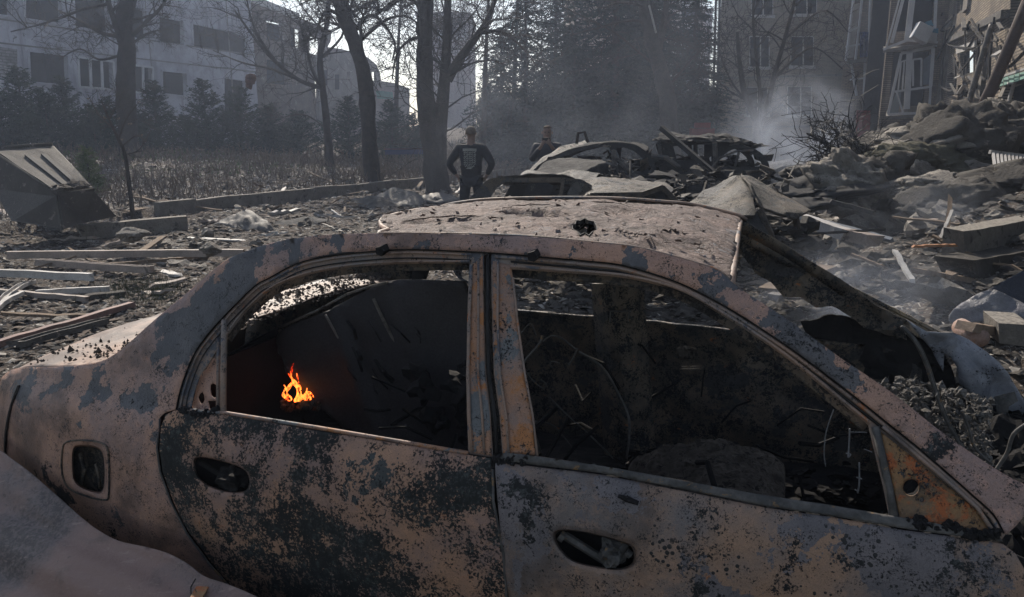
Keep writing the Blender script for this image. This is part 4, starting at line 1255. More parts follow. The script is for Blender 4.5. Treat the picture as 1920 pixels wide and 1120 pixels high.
# front seat frame: thin bare wires and tubes
mb = MB()
def wire(pts, r, v=.62): mb.tube([Vector(at_v(x, y, v)) for x, y in crv(pts, 4)], r, 6)
wire([(975, 628), (992, 608), (999, 612), (1005, 630)], .0022)
wire([(985, 650), (1000, 632)], .0015)
wire([(975, 690), (990, 670), (1012, 645), (1016, 630)], .005)
wire([(1018, 640), (1035, 630), (1055, 636), (1078, 654), (1082, 655), (1070, 680), (1062, 682)], .0030)
wire([(1036, 690), (1031, 683), (1036, 678), (1050, 682)], .0022)
wire([(985, 695), (1000, 715), (1018, 728), (1024, 720), (1012, 712)], .0018)
wire([(1030, 745), (1060, 775), (1110, 820), (1150, 860)], .0022)
wire([(1000, 790), (1040, 800), (1080, 850)], .0018)
wire([(1085, 660), (1130, 690), (1160, 740), (1180, 790), (1175, 860)], .004, .66)
wire([(975, 650), (985, 760), (1010, 850)], .012, .7)
mb.build('front_seat_frame', m_lip, sedan, smooth=True)
mb = MB()
# seat cushion burnt to ash
def cush(a, b):
    x = 1185 + 285 * a; y = 832 + 125 * b
    p = at_v(x, y, .62 - .34 * b)
    k = math.sin(math.pi * min(1, max(0, a))) ** .5
    return p + Vector((0, 0, -.09 * (1 - k) + .016 * nz(p, 14, 3, 4) + .008 * nz(p, 50, 3, 3)))
mb.grid(cush, 90, 44)
mb.build('seat_cushion', m_ash, sedan, solid=.01)
mb = MB()
rs = random.Random(9)
for k in range(120):
    a, b = rs.uniform(.02, .98), rs.uniform(.02, .95)
    c = cush(a, b)
    V_, F_ = lump(c, rs.uniform(.003, .012), k, 1, rough_=.8); mb.add(V_, F_)
p1, p2 = cush(.36, .32), cush(.85, .50)
mb.bar(p1 + Vector((0, 0, .02)), p2 + Vector((0, 0, .012)), .02, .008)
mb.build('ash_crumbs', m_ash, sedan)
# centre pillar of the far side, seat belt plate, dashboard wreck
mb = MB()
mb.grid(lambda a, b: at_v(1120 + 75 * a + 25 * b, 530 + 330 * b, CW - .25 - .08 * math.sin(a * 3)), 6, 14)
mb.build('centre_pillar', m_flange, sedan, solid=.03)
mb = MB()
for sx in (1145, 1180):
    mb.bar(at_v(sx, 584, 1.22), at_v(sx - 1, 604, 1.22), .016, .004)
mb.bar(at_v(1143, 584, 1.22), at_v(1183, 584, 1.22), .01, .004)
mb.build('belt_anchor', m_lip, sedan)
mb = MB()
vv, ff = tri2d(crv([(1266, 660), (1275, 650), (1300, 652), (1309, 660), (1303, 674), (1285, 677), (1270, 668)], 3, True), [], 4)
mb.add([at_v(x, y, 1.2) + EV * .01 * nz((x * .08, y * .08, 0), 1, 1) for x, y in vv], ff)
mb.bar(at_v(1277, 688, 1.2), at_v(1316, 687, 1.2), .003, .003)
mb.bar(at_v(1277, 692, 1.2), at_v(1316, 691, 1.2), .003, .002)
mb.build('torn_lining', m_ash, sedan, solid=.002)
mb = MB()
rs = random.Random(21)
for k in range(170):
    u, v = rs.uniform(1.05, 2.1), rs.uniform(.3, 1.45)
    z = .32 + .05 * rs.random()
    V_, F_ = lump(car(u, v, z), rs.uniform(.01, .035), k, 2, sq=(1.4, 1.2, .5), rough_=1.0); mb.add(V_, F_)
for k in range(60):
    u, v = rs.uniform(.2, 2.1), rs.uniform(.3, 1.5); z = rs.uniform(.35, .75)
    p = car(u, v, z); q = p + Vector((rs.uniform(-.2, .2), rs.uniform(-.2, .2), rs.uniform(-.12, .12)))
    mb.tube([p, (p + q) / 2 + Vector((0, 0, rs.uniform(-.05, .05))), q], rs.uniform(.002, .008), 5)
mb.build('charred_rubble', m_soot, sedan, kind='stuff')
# bright broken wires near the front of the window
mb = MB()
def w2(pts, r, v=.5): mb.tube([at_v(x, y, v) for x, y in crv(pts, 3)], r, 5)
w2([(1563, 768), (1549, 810), (1545, 850), (1548, 875)], .0016)
w2([(1593, 804), (1592, 830), (1590, 858)], .0022); w2([(1592, 810), (1625, 811)], .001); w2([(1586, 850), (1595, 852), (1590, 858)], .002)
w2([(1611, 868), (1611, 905), (1608, 925)], .0022); w2([(1606, 895), (1616, 898)], .002); w2([(1603, 918), (1610, 922)], .002); w2([(1620, 842), (1635, 848)], .0012)
mb.build('broken_wires', m_wire, sedan)

# ---- engine bay and far fender
V2, F = tri2d(crv([(1700, 600), (1738, 622), (1790, 628), (1850, 660), (1890, 700), (1930, 770), (1990, 860), (2030, 960), (1960, 940), (1905, 870), (1880, 820), (1850, 775), (1823, 742), (1800, 720), (1796, 690), (1775, 665), (1772, 702), (1750, 660)], 2, True), [], 9)
V = []
for x, y in V2:
    p = at_v(x, y, CW - .12)
    V.append(p + EV * (.05 * nz(p, 5, 7, 3) + .02 * math.sin((x + y) / 38.0) + .012 * nz(p, 16, 3, 3)))
m_sil = burnt('bluish_bare_fender', tan=(.24, .25, .28), tan2=(.17, .18, .21), prim=(.12, .125, .14), c_th=.60, p_th=.54, sc=5, off=71, rust=.75, speck=.3, bumpk=.3, rough=.5)
mesh_obj('inner_fender', V, F, m_sil, sedan, smooth=True, solid=.003)
# outer upper edge of the far fender, dark and ragged
mb = MB()
fe = crv([(1385, 428), (1450, 462), (1540, 513), (1620, 555), (1690, 590), (1760, 625), (1830, 665), (1890, 720), (1960, 800)], 5)
last = None
for i, (x, y) in enumerate(fe):
    p = at_v(x, y, CW - .05)
    q = p - Vector((0, 0, .045 + .02 * nz(p, 9, 3))) - EV * .03
    r_ = p + EV * .06 - Vector((0, 0, .02))
    if last: mb.quad(last[0], p, q, last[1]); mb.quad(last[2], r_, p, last[0])
    last = (p, q, r_)
mb.tube([at_v(x, y, CW - .05) + Vector((0, 0, .004 * nz((x * .05, 0, 0), 1, 2))) for x, y in fe], .011, 6)
mb.build('far_screen_pillar', burnt('ragged_pillar', tan=(.22, .17, .10), tan2=(.12, .10, .08), prim=(.035, .035, .035), c_th=.52, p_th=.6, sc=7, off=81, bumpk=1), sedan, solid=.004)
mb = MB()
rodp = crv([(1690, 612), (1715, 640), (1735, 680), (1752, 730), (1775, 790), (1808, 848)], 5)
mb.tube([at_v(x, y, .75) for x, y in rodp], .0048, 8)
mb.tube([at_v(x + 5, y + 1, .755) for x, y in rodp], .003, 6)
mb.tube([at_v(x, y, .6) for x, y in crv([(1803, 770), (1815, 800), (1828, 840), (1860, 870)], 4)], .004, 6)
mb.tube([at_v(x, y, .6) for x, y in crv([(1925, 795), (1900, 815), (1888, 850), (1865, 885)], 4)], .005, 6)
mb.build('wiper_linkage', m_lip, sedan, smooth=True)
mb = MB()
rs = random.Random(33)
for k in range(420):
    x = rs.uniform(1640, 1860); y = rs.uniform(700, 900)
    if y < 700 + abs(x - 1700) * .25 or y > 760 + (x - 1600) * .7: continue
    v = rs.uniform(.75, 1.0)
    V_, F_ = lump(at_v(x, y + 8, v), rs.uniform(.004, .016), k, 1, rough_=.9); mb.add(V_, F_)
for k in range(2600):
    x = rs.uniform(1640, 1860); y = rs.uniform(700, 900)
    if y < 700 + abs(x - 1700) * .25 or y > 770 + (x - 1600) * .6: continue
    c = at_v(x, y + 8, rs.uniform(.72, 1.0)); d_ = Vector((rs.gauss(0, 1), rs.gauss(0, 1), rs.gauss(0, .5))).normalized() * rs.uniform(.008, .035); e_ = Vector((rs.gauss(0, 1), rs.gauss(0, 1), rs.gauss(0, 1))).normalized() * .003
    mb.tri(c - e_, c + e_, c + d_)
mb.tube([at_v(x, y, .9) for x, y in ((1700, 740), (1725, 770), (1745, 800), (1765, 850))], [.02, .025, .03, .03], 8)
mb.build('burnt_hose', rough_mat('white_ash_crust', (.10, .095, .09), (.20, .19, .18), 30, .95, .01, 1, 90, c3=(.03, .03, .03), th3=.55), sedan)
mb = MB()
mb.grid(lambda a, b: car(1.95 + .9 * a, .25 + 1.3 * b, .62 + .10 * nz((a * 5, b * 6, 0), 1, 3) + .04 * nz((a * 19, b * 21, 0), 1, 3)), 50, 60)
for k in range(220):
    u, v = rs.uniform(2.0, 2.8), rs.uniform(.4, 1.5)
    V_, F_ = lump(car(u, v, .56 + .08 * rs.random()), rs.uniform(.01, .045), k, 2, sq=(1.2, 1.2, .6), rough_=1.0); mb.add(V_, F_)
mb.build('engine_bay', m_soot, sedan)
# bulkhead and far cowl so that nothing bright leaks into the cabin
mb = MB()
mb.quad(car(-.35, .15, .3), car(-.35, CW - .15, .3), car(-.30, CW - .15, .80), car(-.30, .15, .80))
mb.build('bulkhead', m_black, sedan, solid=.01)

# charred skin hanging from the far screen pillar, dark inner wing and crushed bonnet edge
def far_sheet(nm, out, v0, mat, amp, seed, th=.006, step=9, tilt=0.0):
    V2, F = tri2d(out, [], step)
    V = []
    for x, y in V2:
        p = at_v(x, y, v0)
        V.append(p + EV * (amp * nz(p, 6, seed, 4)) + Vector((0, 0, amp * .5 * nz(p, 9, seed + 3, 3))))
    return mesh_obj(nm, V, F, mat, sedan, smooth=False, solid=th)
rj = random.Random(12)
lowe = [(x, y + rj.uniform(-9, 9)) for x, y in ((1700, 640), (1660, 622), (1620, 612), (1590, 600), (1560, 585), (1530, 580), (1500, 560), (1470, 548), (1440, 520), (1415, 512), (1395, 480), (1386, 470))]
far_sheet('charred_lining', [(1385, 432), (1450, 466), (1540, 517), (1620, 559), (1690, 594)] + lowe, CW - .10, m_flange, .03, 4)
far_sheet('inner_wing', [(1500, 606), (1560, 590), (1640, 605), (1730, 628), (1770, 660), (1800, 740), (1812, 770), (1730, 764), (1650, 720), (1560, 690)], CW - .02, m_black, .05, 7)
far_sheet('bonnet_edge', [(1690, 592), (1760, 622), (1830, 662), (1890, 716), (1960, 795), (2010, 880), (1985, 900), (1930, 800), (1870, 735), (1815, 690), (1750, 645), (1692, 612)], CW - .0, m_sil, .04, 9)
far_sheet('wing_bracket', [(1862, 742), (1900, 735), (1905, 752), (1888, 760), (1884, 800), (1872, 780), (1866, 758)], CW - .2, m_lip, .02, 11)

# ---- the flame on the rear seat
g = G('flame')
zc = g.n('ShaderNodeSeparateXYZ', {0: g.P}).outputs[2]
base = at_v(560, 755, .80); topz = at_v(548, 682, .80).z
hn = g.mr(zc, base.z, topz, 0, 1, False)
fn = g.noise(70, 3, .6, 1.2, P=g.scaleP((1, 1, .45)))
colf = g.mix(g.mr(fn, .38, .62), (1.0, .05, .006), (1.0, .20, .03))
colf = g.mix(g.mr(hn, .45, 1), colf, (.85, .03, .006))
al = g.m_('MULTIPLY', g.mr(fn, .38, .56), g.mr(hn, 1.1, .5, .35, 1))
em = g.n('ShaderNodeEmission', {0: colf, 1: 2.2}).outputs[0]
tr = g.n('ShaderNodeBsdfTransparent').outputs[0]
ms = g.n('ShaderNodeMixShader', {0: al, 1: tr, 2: em}).outputs[0]
g.t.links.new(ms, g.out.inputs[0])
mb = MB()
rs = random.Random(3)
tongues = [((560, 752), (556, 725), (546, 705), (550, 682), 7), ((545, 752), (538, 735), (548, 715), (540, 700), 6), ((575, 754), (572, 738), (583, 738), (588, 745), 5), ((537, 750), (531, 738), (536, 728), (532, 722), 4), ((565, 754), (564, 735), (560, 715), (556, 700), 6), ((583, 754), (579, 742), (575, 735), (576, 728), 4), ((552, 754), (560, 745), (570, 742), (578, 738), 5)]
for a, b, c, d, w in tongues:
    pts = crv([a, b, c, d], 6)
    off = rs.uniform(-.015, .015)
    rad = [w * .0016 * (1 - (i / (len(pts) - 1)) ** 1.6) * (0.55 + .45 * math.sin(i * .9 + w)) + .0012 for i in range(len(pts))]
    mb.tube([at_v(x, y, .80 + off) for x, y in pts], rad, 8)
fire_v, fire_f = mb.v, mb.f
mb = MB()
for k in range(30):
    V_, F_ = lump(at_v(rs.uniform(528, 598), rs.uniform(752, 768), .80 + rs.uniform(-.03, .03)), rs.uniform(.006, .016), k, 1, rough_=.9); mb.add(V_, F_)
mb.build('seat_cinders', m_ash, sedan)
mb = MB(); mb.v, mb.f = fire_v, fire_f
o = mb.build('fire', g.m, smooth=True, label='small orange flame burning on the rear seat of the sedan', cat='fire')
fl = bpy.data.lights.new('fire_glow', 'POINT'); fl.energy = .06; fl.color = (1, .35, .08); fl.shadow_soft_size = .03
fo = bpy.data.objects.new('fire_glow', fl); COL.objects.link(fo); fo.location = at_v(558, 735, .76)

# ---- fallen metal sheet in the near left corner
SH = crv([(-40, 815), (15, 852), (60, 887), (107, 930), (155, 972), (190, 997), (225, 1015), (270, 1025), (312, 1037), (350, 1057), (382, 1080), (425, 1095), (480, 1118), (560, 1160), (640, 1260)], 3)
sh_out = SH + [(640, 1700), (-700, 1700), (-500, 900)]
V2, F = tri2d(sh_out, [], 11)
V = []
creases = [([(-200, 830), (0, 947), (50, 980), (125, 1015), (225, 1057), (325, 1105), (500, 1180), (700, 1260)], .030, 7), ([(-200, 900), (0, 990), (75, 1025), (150, 1057), (250, 1105), (420, 1190), (600, 1290)], .018, 9), ([(-300, 930), (0, 1065), (100, 1112), (300, 1210), (500, 1330)], .028, 8), ([(-300, 780), (0, 875), (110, 962), (200, 1030), (330, 1082), (480, 1145), (640, 1235)], .018, 10)]
def sdist(x, y, ln):
    best, sg = 1e9, 1
    for (x0, y0), (x1, y1) in zip(ln, ln[1:]):
        dx, dy = x1 - x0, y1 - y0; L2 = dx * dx + dy * dy
        t = min(1, max(0, ((x - x0) * dx + (y - y0) * dy) / L2))
        ex, ey = x - x0 - dx * t, y - y0 - dy * t
        d_ = math.hypot(ex, ey)
        if d_ < best: best = d_; sg = 1 if dx * ey - dy * ex > 0 else -1
    return best * sg
edge0 = side(60, 887, -.05)
em0 = sum(h_ * math.tanh(sdist(110, 928, ln) / w_) for ln, h_, w_ in creases) * .6
nrm = (EV * -.80 + Vector((0, 0, .42)) - EU * .10).normalized()
for x, y in V2:
    d = ray(x, y)
    t = (edge0 - CAM).dot(nrm) / d.dot(nrm)
    p = CAM + d * t
    q = (p - edge0)
    a = q.dot(EU)
    s_ = q.dot(nrm.cross(EU))
    em = sum(h_ * math.tanh(sdist(x, y, ln) / w_) for ln, h_, w_ in creases) * .6 - em0
    p = p + nrm * (em + .006 * (1 - abs(math.sin((s_ * .9 + a * .55) * 11 + .6 * nz(p, 1.5, 1, 2)))) ** 3 + .012 * nz(p, 1.7, 5, 2) + .001 * nz(p, 9, 3, 2))
    V.append(p)
g = G('smooth_heated_sheet')
n1 = g.noise(2.2, 4, .55, .3); n2 = g.noise(75, 6, .85); n3 = g.noise(7, 5, .6, .3, 4)
col = g.mix(g.mr(n1, .42, .60), (.21, .132, .112), (.135, .102, .10))
col = g.mix(g.m_('MULTIPLY', g.mr(n2, .45, .65), g.mr(n1, .45, .62)), col, (.05, .044, .050))
col = g.mix(g.mr(n3, .52, .70, 0, .8), col, (.10, .068, .058))
col = g.mix(g.mr(g.noise(30, 4, .7, 0, 9), .66, .76, 0, .8), col, (.08, .055, .05))
spk = g.mr(g.m_('ADD', g.noise(55, 6, .85, .4, 3), g.m_('MULTIPLY', g.m_('SUBTRACT', n1, .5), .8)), .56, .62)
col = g.mix(g.m_('MULTIPLY', spk, .75), col, (.035, .028, .028))
scr = g.noise(1.0, 4, .7, .2, P=g.scaleP((9, 60, 60)))
col = g.mix(g.mr(scr, .60, .66, 0, .5), col, (.30, .22, .19))
m_sheet = g.done(col, .4, g.bump(g.m_('ADD', n2, g.m_('MULTIPLY', n3, 3)), .8, .005), spec=.45)
sheet = mesh_obj('metal_sheet', V, F, m_sheet, smooth=True, solid=.004, label='smooth pinkish brown metal sheet leaning against the rear wheel arch of the sedan', cat='metal sheet')

# rust tab and dark seam on the sheet
def on_sheet(x, y, lift=.004):
    d = ray(x, y); t = (edge0 - CAM).dot(nrm) / d.dot(nrm); p = CAM + d * t
    return p + nrm * (sum(h_ * math.tanh(sdist(x, y, ln) / w_) for ln, h_, w_ in creases) * .6 - em0 + lift)
mb = MB(); mb.quad(on_sheet(380, 1100, .012), on_sheet(400, 1101, .012), on_sheet(398, 1135, .012), on_sheet(382, 1135, .012)); mb.build('rust_tab', m_rust, sheet, solid=.003)
mb = MB(); mb.tube([on_sheet(x, y, .010) for x, y in ((373, 1085), (370, 1100), (376, 1115), (380, 1140))], .0018, 5); mb.build('seam', m_gut, sheet)
# ================================================================== trees
def grow(mb, p, d, L, r, lev, rs, curl=.25, spread=.75, grav=0.0, kids=(5, 4, 3), minr=.006, sides=4):
    n = 5 if lev < 2 else 4
    pts = [p.copy()]; rad = [r]
    q = p.copy(); dd = d.normalized()
    for i in range(n):
        dd = (dd + Vector((rs.gauss(0, curl), rs.gauss(0, curl), rs.gauss(0, curl * .8) - grav))).normalized()
        q = q + dd * L / n
        pts.append(q.copy()); rad.append(max(minr, r * (1 - .75 * (i + 1) / n)))
    mb.tube(pts, rad, sides if lev < 2 else 3, cap=False)
    if lev >= len(kids): return
    for k in range(kids[lev]):
        t = rs.uniform(.25, 1.0)
        i = min(n - 1, int(t * n))
        base = pts[i].lerp(pts[i + 1], t * n - i if t < 1 else 1)
        ax = (pts[i + 1] - pts[i]).normalized()
        sd = ax.cross(Vector((rs.gauss(0, 1), rs.gauss(0, 1), rs.gauss(0, 1)))).normalized()
        nd = (ax * (1 - spread * rs.uniform(.6, 1)) + sd * spread + Vector((0, 0, .12))).normalized()
        grow(mb, base, nd, L * rs.uniform(.45, .75), max(minr, rad[i] * rs.uniform(.45, .65)), lev + 1, rs, curl, spread, grav, kids, minr, sides)

def tree(label, trunk, r0, r1, limbs, seed, group=None, auto=0, autoL=2.4, kids=(5, 4, 3), curl=.22, minr=.007, name='bare_tree', extra=None, cat='tree'):
    """trunk: list of (px,py,D); limbs: list of (polyline of (px,py,D), r)"""
    rs = random.Random(seed)
    P = [at_y(*q) for q in trunk]
    base = P[0]
    base.z = min(base.z, hgt(base.x, base.y) - .05) if base.z < 3 else base.z
    pts = [Vector(q) for q in crv([tuple(q) for q in P], 5)]
    n = len(pts)
    th = thing(name, tuple(pts[0]), label, cat, group)
    mb = MB()
    rad = [r0 + (r1 - r0) * (i / (n - 1)) ** .8 for i in range(n)]
    rad[0] *= 1.35; rad[1] *= 1.12
    # knobbly bark
    i0 = len(mb.v); mb.tube(pts, rad, 14)
    for i in range(i0, len(mb.v)):
        v = mb.v[i]; c = pts[min(n - 1, (i - i0) // 14)]
        mb.v[i] = v + (v - c) * .22 * nz(v, 2.5, seed, 3)
    mb.build('trunk', m_bark, th, smooth=True)
    mb = MB()
    for poly, r in limbs:
        q = [Vector(a) for a in crv([tuple(at_y(*a)) for a in poly], 4)]
        m = len(q)
        mb.tube(q, [max(minr, r * (1 - .7 * i / (m - 1))) for i in range(m)], 7)
        for k in range(int(6 + r * 50)):
            i = rs.randint(1, m - 2)
            ax = (q[i + 1] - q[i]).normalized()
            sd = ax.cross(Vector((rs.gauss(0, 1), rs.gauss(0, 1), rs.gauss(0, 1)))).normalized()
            L = (q[-1] - q[0]).length * rs.uniform(.25, .55)
            grow(mb, q[i], ax * .5 + sd * .8 + Vector((0, 0, .15)), min(L, autoL), min(.03, r * .3), 1, rs, curl, kids=kids, minr=minr)
    for k in range(auto):
        i = rs.randint(int(n * .5), n - 1)
        sd = Vector((rs.gauss(0, 1), rs.gauss(0, .7), rs.uniform(.1, .9))).normalized()
        grow(mb, pts[i], sd, autoL * rs.uniform(.7, 1.2), min(.06, rad[i] * .3), 0, rs, curl, kids=kids, minr=minr)
    if mb.v: mb.build('crown', m_twig, th)
    return th

T1 = tree('bare tree with thick dark trunk standing against the white building windows', [(238, 262, 27), (236, 170, 27), (238, 90, 27), (232, 40, 27), (246, -20, 27), (250, -90, 27)], .34, .22,
     [([(236, 110, 27), (222, 60, 26.8), (205, 10, 26.6), (190, -60, 26)], .15), ([(240, 75, 27), (270, 45, 27), (305, 10, 27), (330, -40, 27)], .09), ([(228, 70, 27), (190, 62, 26.5), (150, 40, 26), (110, 20, 25.5)], .08),
      ([(222, 105, 27), (185, 112, 26.5), (150, 92, 26), (110, 112, 25.5)], .05), ([(200, 8, 26.6), (150, 20, 26), (90, 42, 25), (20, 60, 24.5)], .06), ([(250, 80, 27), (285, 60, 27), (320, 55, 27)], .05)], 3, auto=5, autoL=2.2)
tree('slender leaning bare tree in front of the burnt wing, one rag hanging in it', [(618, 300, 30), (612, 230, 30), (606, 170, 30), (600, 110, 30), (612, 50, 30), (618, -20, 30)], .17, .08,
     [([(606, 170, 30), (585, 130, 30), (575, 90, 30), (560, 40, 30)], .08), ([(606, 165, 30), (560, 150, 30), (500, 100, 29), (440, 20, 29)], .10), ([(560, 150, 30), (510, 130, 29), (455, 118, 29), (400, 95, 29)], .06),
      ([(600, 110, 30), (640, 70, 30), (650, 20, 30), (660, -30, 30)], .06), ([(608, 60, 30), (580, 30, 30), (550, -10, 30)], .05), ([(610, 240, 30), (570, 215, 30), (520, 220, 30), (480, 200, 29)], .03), ([(520, 120, 29), (480, 60, 29), (460, -10, 29)], .07)], 7, auto=4, autoL=2.2)
tree('thick leaning dark trunk between the kerb and the ruined wall', [(700, 350, 24), (694, 280, 24), (690, 210, 24), (682, 140, 24), (664, 80, 24), (642, 20, 24), (628, -50, 24)], .27, .20,
     [([(664, 60, 24), (690, 30, 24), (715, 40, 24), (740, 80, 24), (735, 115, 24)], .07), ([(655, 45, 24), (620, 20, 24), (600, 40, 24), (590, 80, 24)], .07), ([(672, 80, 24), (720, 40, 24), (760, 30, 23), (790, 50, 23)], .06), ([(700, 32, 24), (740, 0, 24), (770, -30, 24)], .06), ([(640, 10, 24), (600, -5, 24), (560, 10, 24)], .05)], 11, auto=7, autoL=3.0, kids=(6, 5, 4))
tree('twin stemmed grey tree forking just above the ground behind the standing men', [(822, 332, 22), (812, 280, 22), (802, 220, 22), (797, 140, 22), (797, 60, 22), (797, -60, 22)], .36, .19,
     [([(822, 330, 22), (824, 250, 22), (832, 170, 22), (838, 80, 22), (841, -60, 22)], .27), ([(838, 150, 22), (862, 110, 22), (892, 70, 22), (915, 35, 22), (935, -20, 22)], .16), ([(795, 70, 22), (770, 75, 22), (745, 100, 22), (735, 150, 22)], .06), ([(796, 20, 22), (760, -5, 22), (720, 20, 22), (690, 10, 22)], .07),
      ([(900, 62, 22), (940, 60, 22), (980, 90, 22), (1010, 130, 22)], .06)], 13, auto=0, autoL=2.0, kids=(6, 5, 3))
tree('dark leaning tree with a pale board caught in it, before the pale high-rise', [(1268, 270, 27), (1252, 200, 27), (1240, 140, 27), (1222, 70, 27), (1206, 0, 27), (1196, -60, 27)], .33, .20,
     [([(1232, 100, 27), (1243, 50, 27), (1250, 0, 27), (1254, -50, 27)], .16), ([(1236, 130, 27), (1200, 100, 27), (1150, 60, 27), (1080, 25, 27), (1040, 5, 27)], .05), ([(1246, 170, 27), (1290, 120, 27), (1320, 90, 27), (1350, 80, 27)], .05)], 17, auto=5, autoL=2.4)
tree('forked bare tree standing before the pale brick house windows', [(1421, 262, 25), (1419, 240, 25), (1412, 215, 25), (1395, 170, 25), (1386, 110, 25), (1382, 60, 25)], .17, .05,
     [([(1420, 245, 25), (1440, 190, 25), (1455, 130, 25), (1475, 60, 25), (1490, 0, 25), (1495, -40, 25)], .11), ([(1422, 240, 25), (1425, 180, 25), (1418, 110, 25), (1412, 40, 25), (1415, -30, 25)], .08), ([(1450, 150, 25), (1490, 110, 25), (1530, 90, 25), (1580, 130, 25)], .05),
      ([(1405, 200, 25), (1370, 150, 25), (1350, 100, 25), (1345, 60, 25)], .04), ([(1470, 75, 25), (1510, 40, 25), (1550, 20, 25), (1590, 60, 25)], .05)], 19, auto=5, autoL=1.8, kids=(5, 4, 3))
for k, (x, D, h, sd) in enumerate(((905, 36, -60, 31), (960, 40, -50, 32), (740, 44, -20, 34))):
    tree('thin grey tangle of bare crown against the sky behind the dark conifers', [(x, 262, D), (x + 4, 160, D), (x + 8, 60, D), (x + 14, h, D)], .16, .05, [], sd, group='bare trees tangled behind the conifers', auto=12, autoL=3.4, kids=(6, 5, 3), minr=.010)
# rag in the slender tree
mb = MB()
vv, ff = tri2d(crv([(460, 148), (468, 138), (480, 142), (480, 152), (474, 158), (472, 168), (465, 166), (461, 158)], 2, True), [], 2.2)
mb.add([at_y(x, y, 27.4 + .12 * math.sin(x * .9) + .1 * math.cos(y * .8)) for x, y in vv], ff)
mb.build('hanging_rag', rough_mat('brown_rag', (.19, .10, .075), (.12, .07, .055), 6, .95, .02, 1, 40), smooth=True, solid=.04, label='brown torn rag hanging from a branch of the slender leaning tree', cat='rag')
# pale board caught in the leaning tree
mb = MB(); mb.bar(at_y(1217, 10, 26.4), at_y(1230, 62, 26.4), .09, .05); mb.build('caught_board', m_pvc, label='pale narrow board caught in the fork of the leaning tree', cat='board')

def conifer(label, px, D, h, w, seed, n=1.0, group=None, m=None, base_z=None, droop=.25, name='conifer', start=.06, lean=0, dens=1.0):
    rs = random.Random(seed)
    p0 = at_y(px, 257, D); z0 = hgt(p0.x, D) if base_z is None else base_z
    p0.z = z0
    th = thing(name, tuple(p0), label, 'tree', group)
    mb = MB(); mb.tube([p0 - Vector((0, 0, .2)), p0 + Vector((lean * .5, 0, h * .5)), p0 + Vector((lean, 0, h))], [.035 * h ** .75, .02 * h ** .75, .01], 7); mb.build('trunk', m_bark, th)
    mb = MB()
    nw = int(20 + h * 4.2)
    for i in range(nw):
        t = start + (1 - start) * (i / nw) ** .92
        zc = h * t
        R0 = w * (1 - t) ** .75 * (1.0 if t > .15 else .75 + t * 1.6)
        nb = int(8 + 7 * (1 - t))
        for b in range(nb):
            a = rs.uniform(0, 6.283)
            L = R0 * rs.uniform(.62, 1.12) + .1
            dr = Vector((math.cos(a), math.sin(a), 0))
            c0 = p0 + Vector((lean * t, 0, zc + rs.uniform(-.15, .15)))
            up = rs.uniform(-.05, .28)
            seg = max(3, int(L / .22))
            prev = c0
            for s_ in range(1, seg + 1):
                q = s_ / seg
                c = c0 + dr * L * q + Vector((0, 0, L * (up * q - droop * q * q)))
                mb.tri(prev + Vector((0, 0, .012)), prev - Vector((0, 0, .012)), c)
                k = int((2 + 3 * q) * n)
                for _ in range(k):
                    dv = (dr * rs.uniform(.1, 1) + Vector((rs.gauss(0, .8), rs.gauss(0, .8), rs.gauss(-.12, .45)))).normalized()
                    ln = rs.uniform(.10, .26) * (.6 + .05 * h) * dens
                    wv = dv.cross(Vector((rs.gauss(0, 1), rs.gauss(0, 1), rs.gauss(0, 1)))).normalized() * ln * .17
                    o = prev.lerp(c, rs.random())
                    mb.tri(o - wv, o + wv, o + dv * ln)
                prev = c
    mb.build('crown', m or m_needle, th)
    return th
def leafmat(name, c1, c2, sc=.8):
    g = G(name)
    a = g.noise(sc, 4, .6); b = g.noise(6, 3, .6)
    col = g.mix(g.mr(a, .4, .6), c1, c2); col = g.mix(g.mr(b, .5, .7, 0, .5), col, tuple(x * 1.8 for x in c2))
    return g.done(col, .9, None, spec=.1)
m_needle = leafmat('spruce_needles', (.022, .030, .028), (.035, .044, .038))
m_hedge = leafmat('juniper_needles', (.014, .024, .020), (.024, .038, .026))
m_grass = leafmat('green_weeds', (.05, .075, .03), (.09, .11, .05), 3)
m_dry = leafmat('dry_stalks', (.085, .068, .055), (.13, .105, .085), 1.2)
gp = 'tall dark conifers behind the wrecks'
conifer('tall dark spruce with loose top against the sky, behind the man with the printed back', 985, 36, 8.8, 3.3, 41, 1.1, gp, droop=.35)
conifer('narrow ragged spruce with drooping arms beside the beige tower edge', 1040, 40, 10.4, 2.5, 42, .9, gp, droop=.45)
conifer('broad smoky spruce in front of the beige tower block', 1150, 33, 13.5, 4.6, 43, 1.35, gp)
conifer('round topped dark conifer left of the leaning trunk, right against the sky gap', 1215, 36, 12.5, 3.6, 44, 1.1, gp)
conifer('dark spruce between the leaning tree and the pale brick house', 1293, 35, 8.4, 2.9, 45, 1.3, gp)
conifer('low dark conifer in the smoke right behind the second standing man', 1075, 32, 6.0, 3.0, 46, 1.2, gp)
conifer('low spruce under the tower edge, left of the broad smoky spruce', 940, 39, 6.6, 2.6, 47, 1.1, gp)
gh = 'low junipers along the white building'
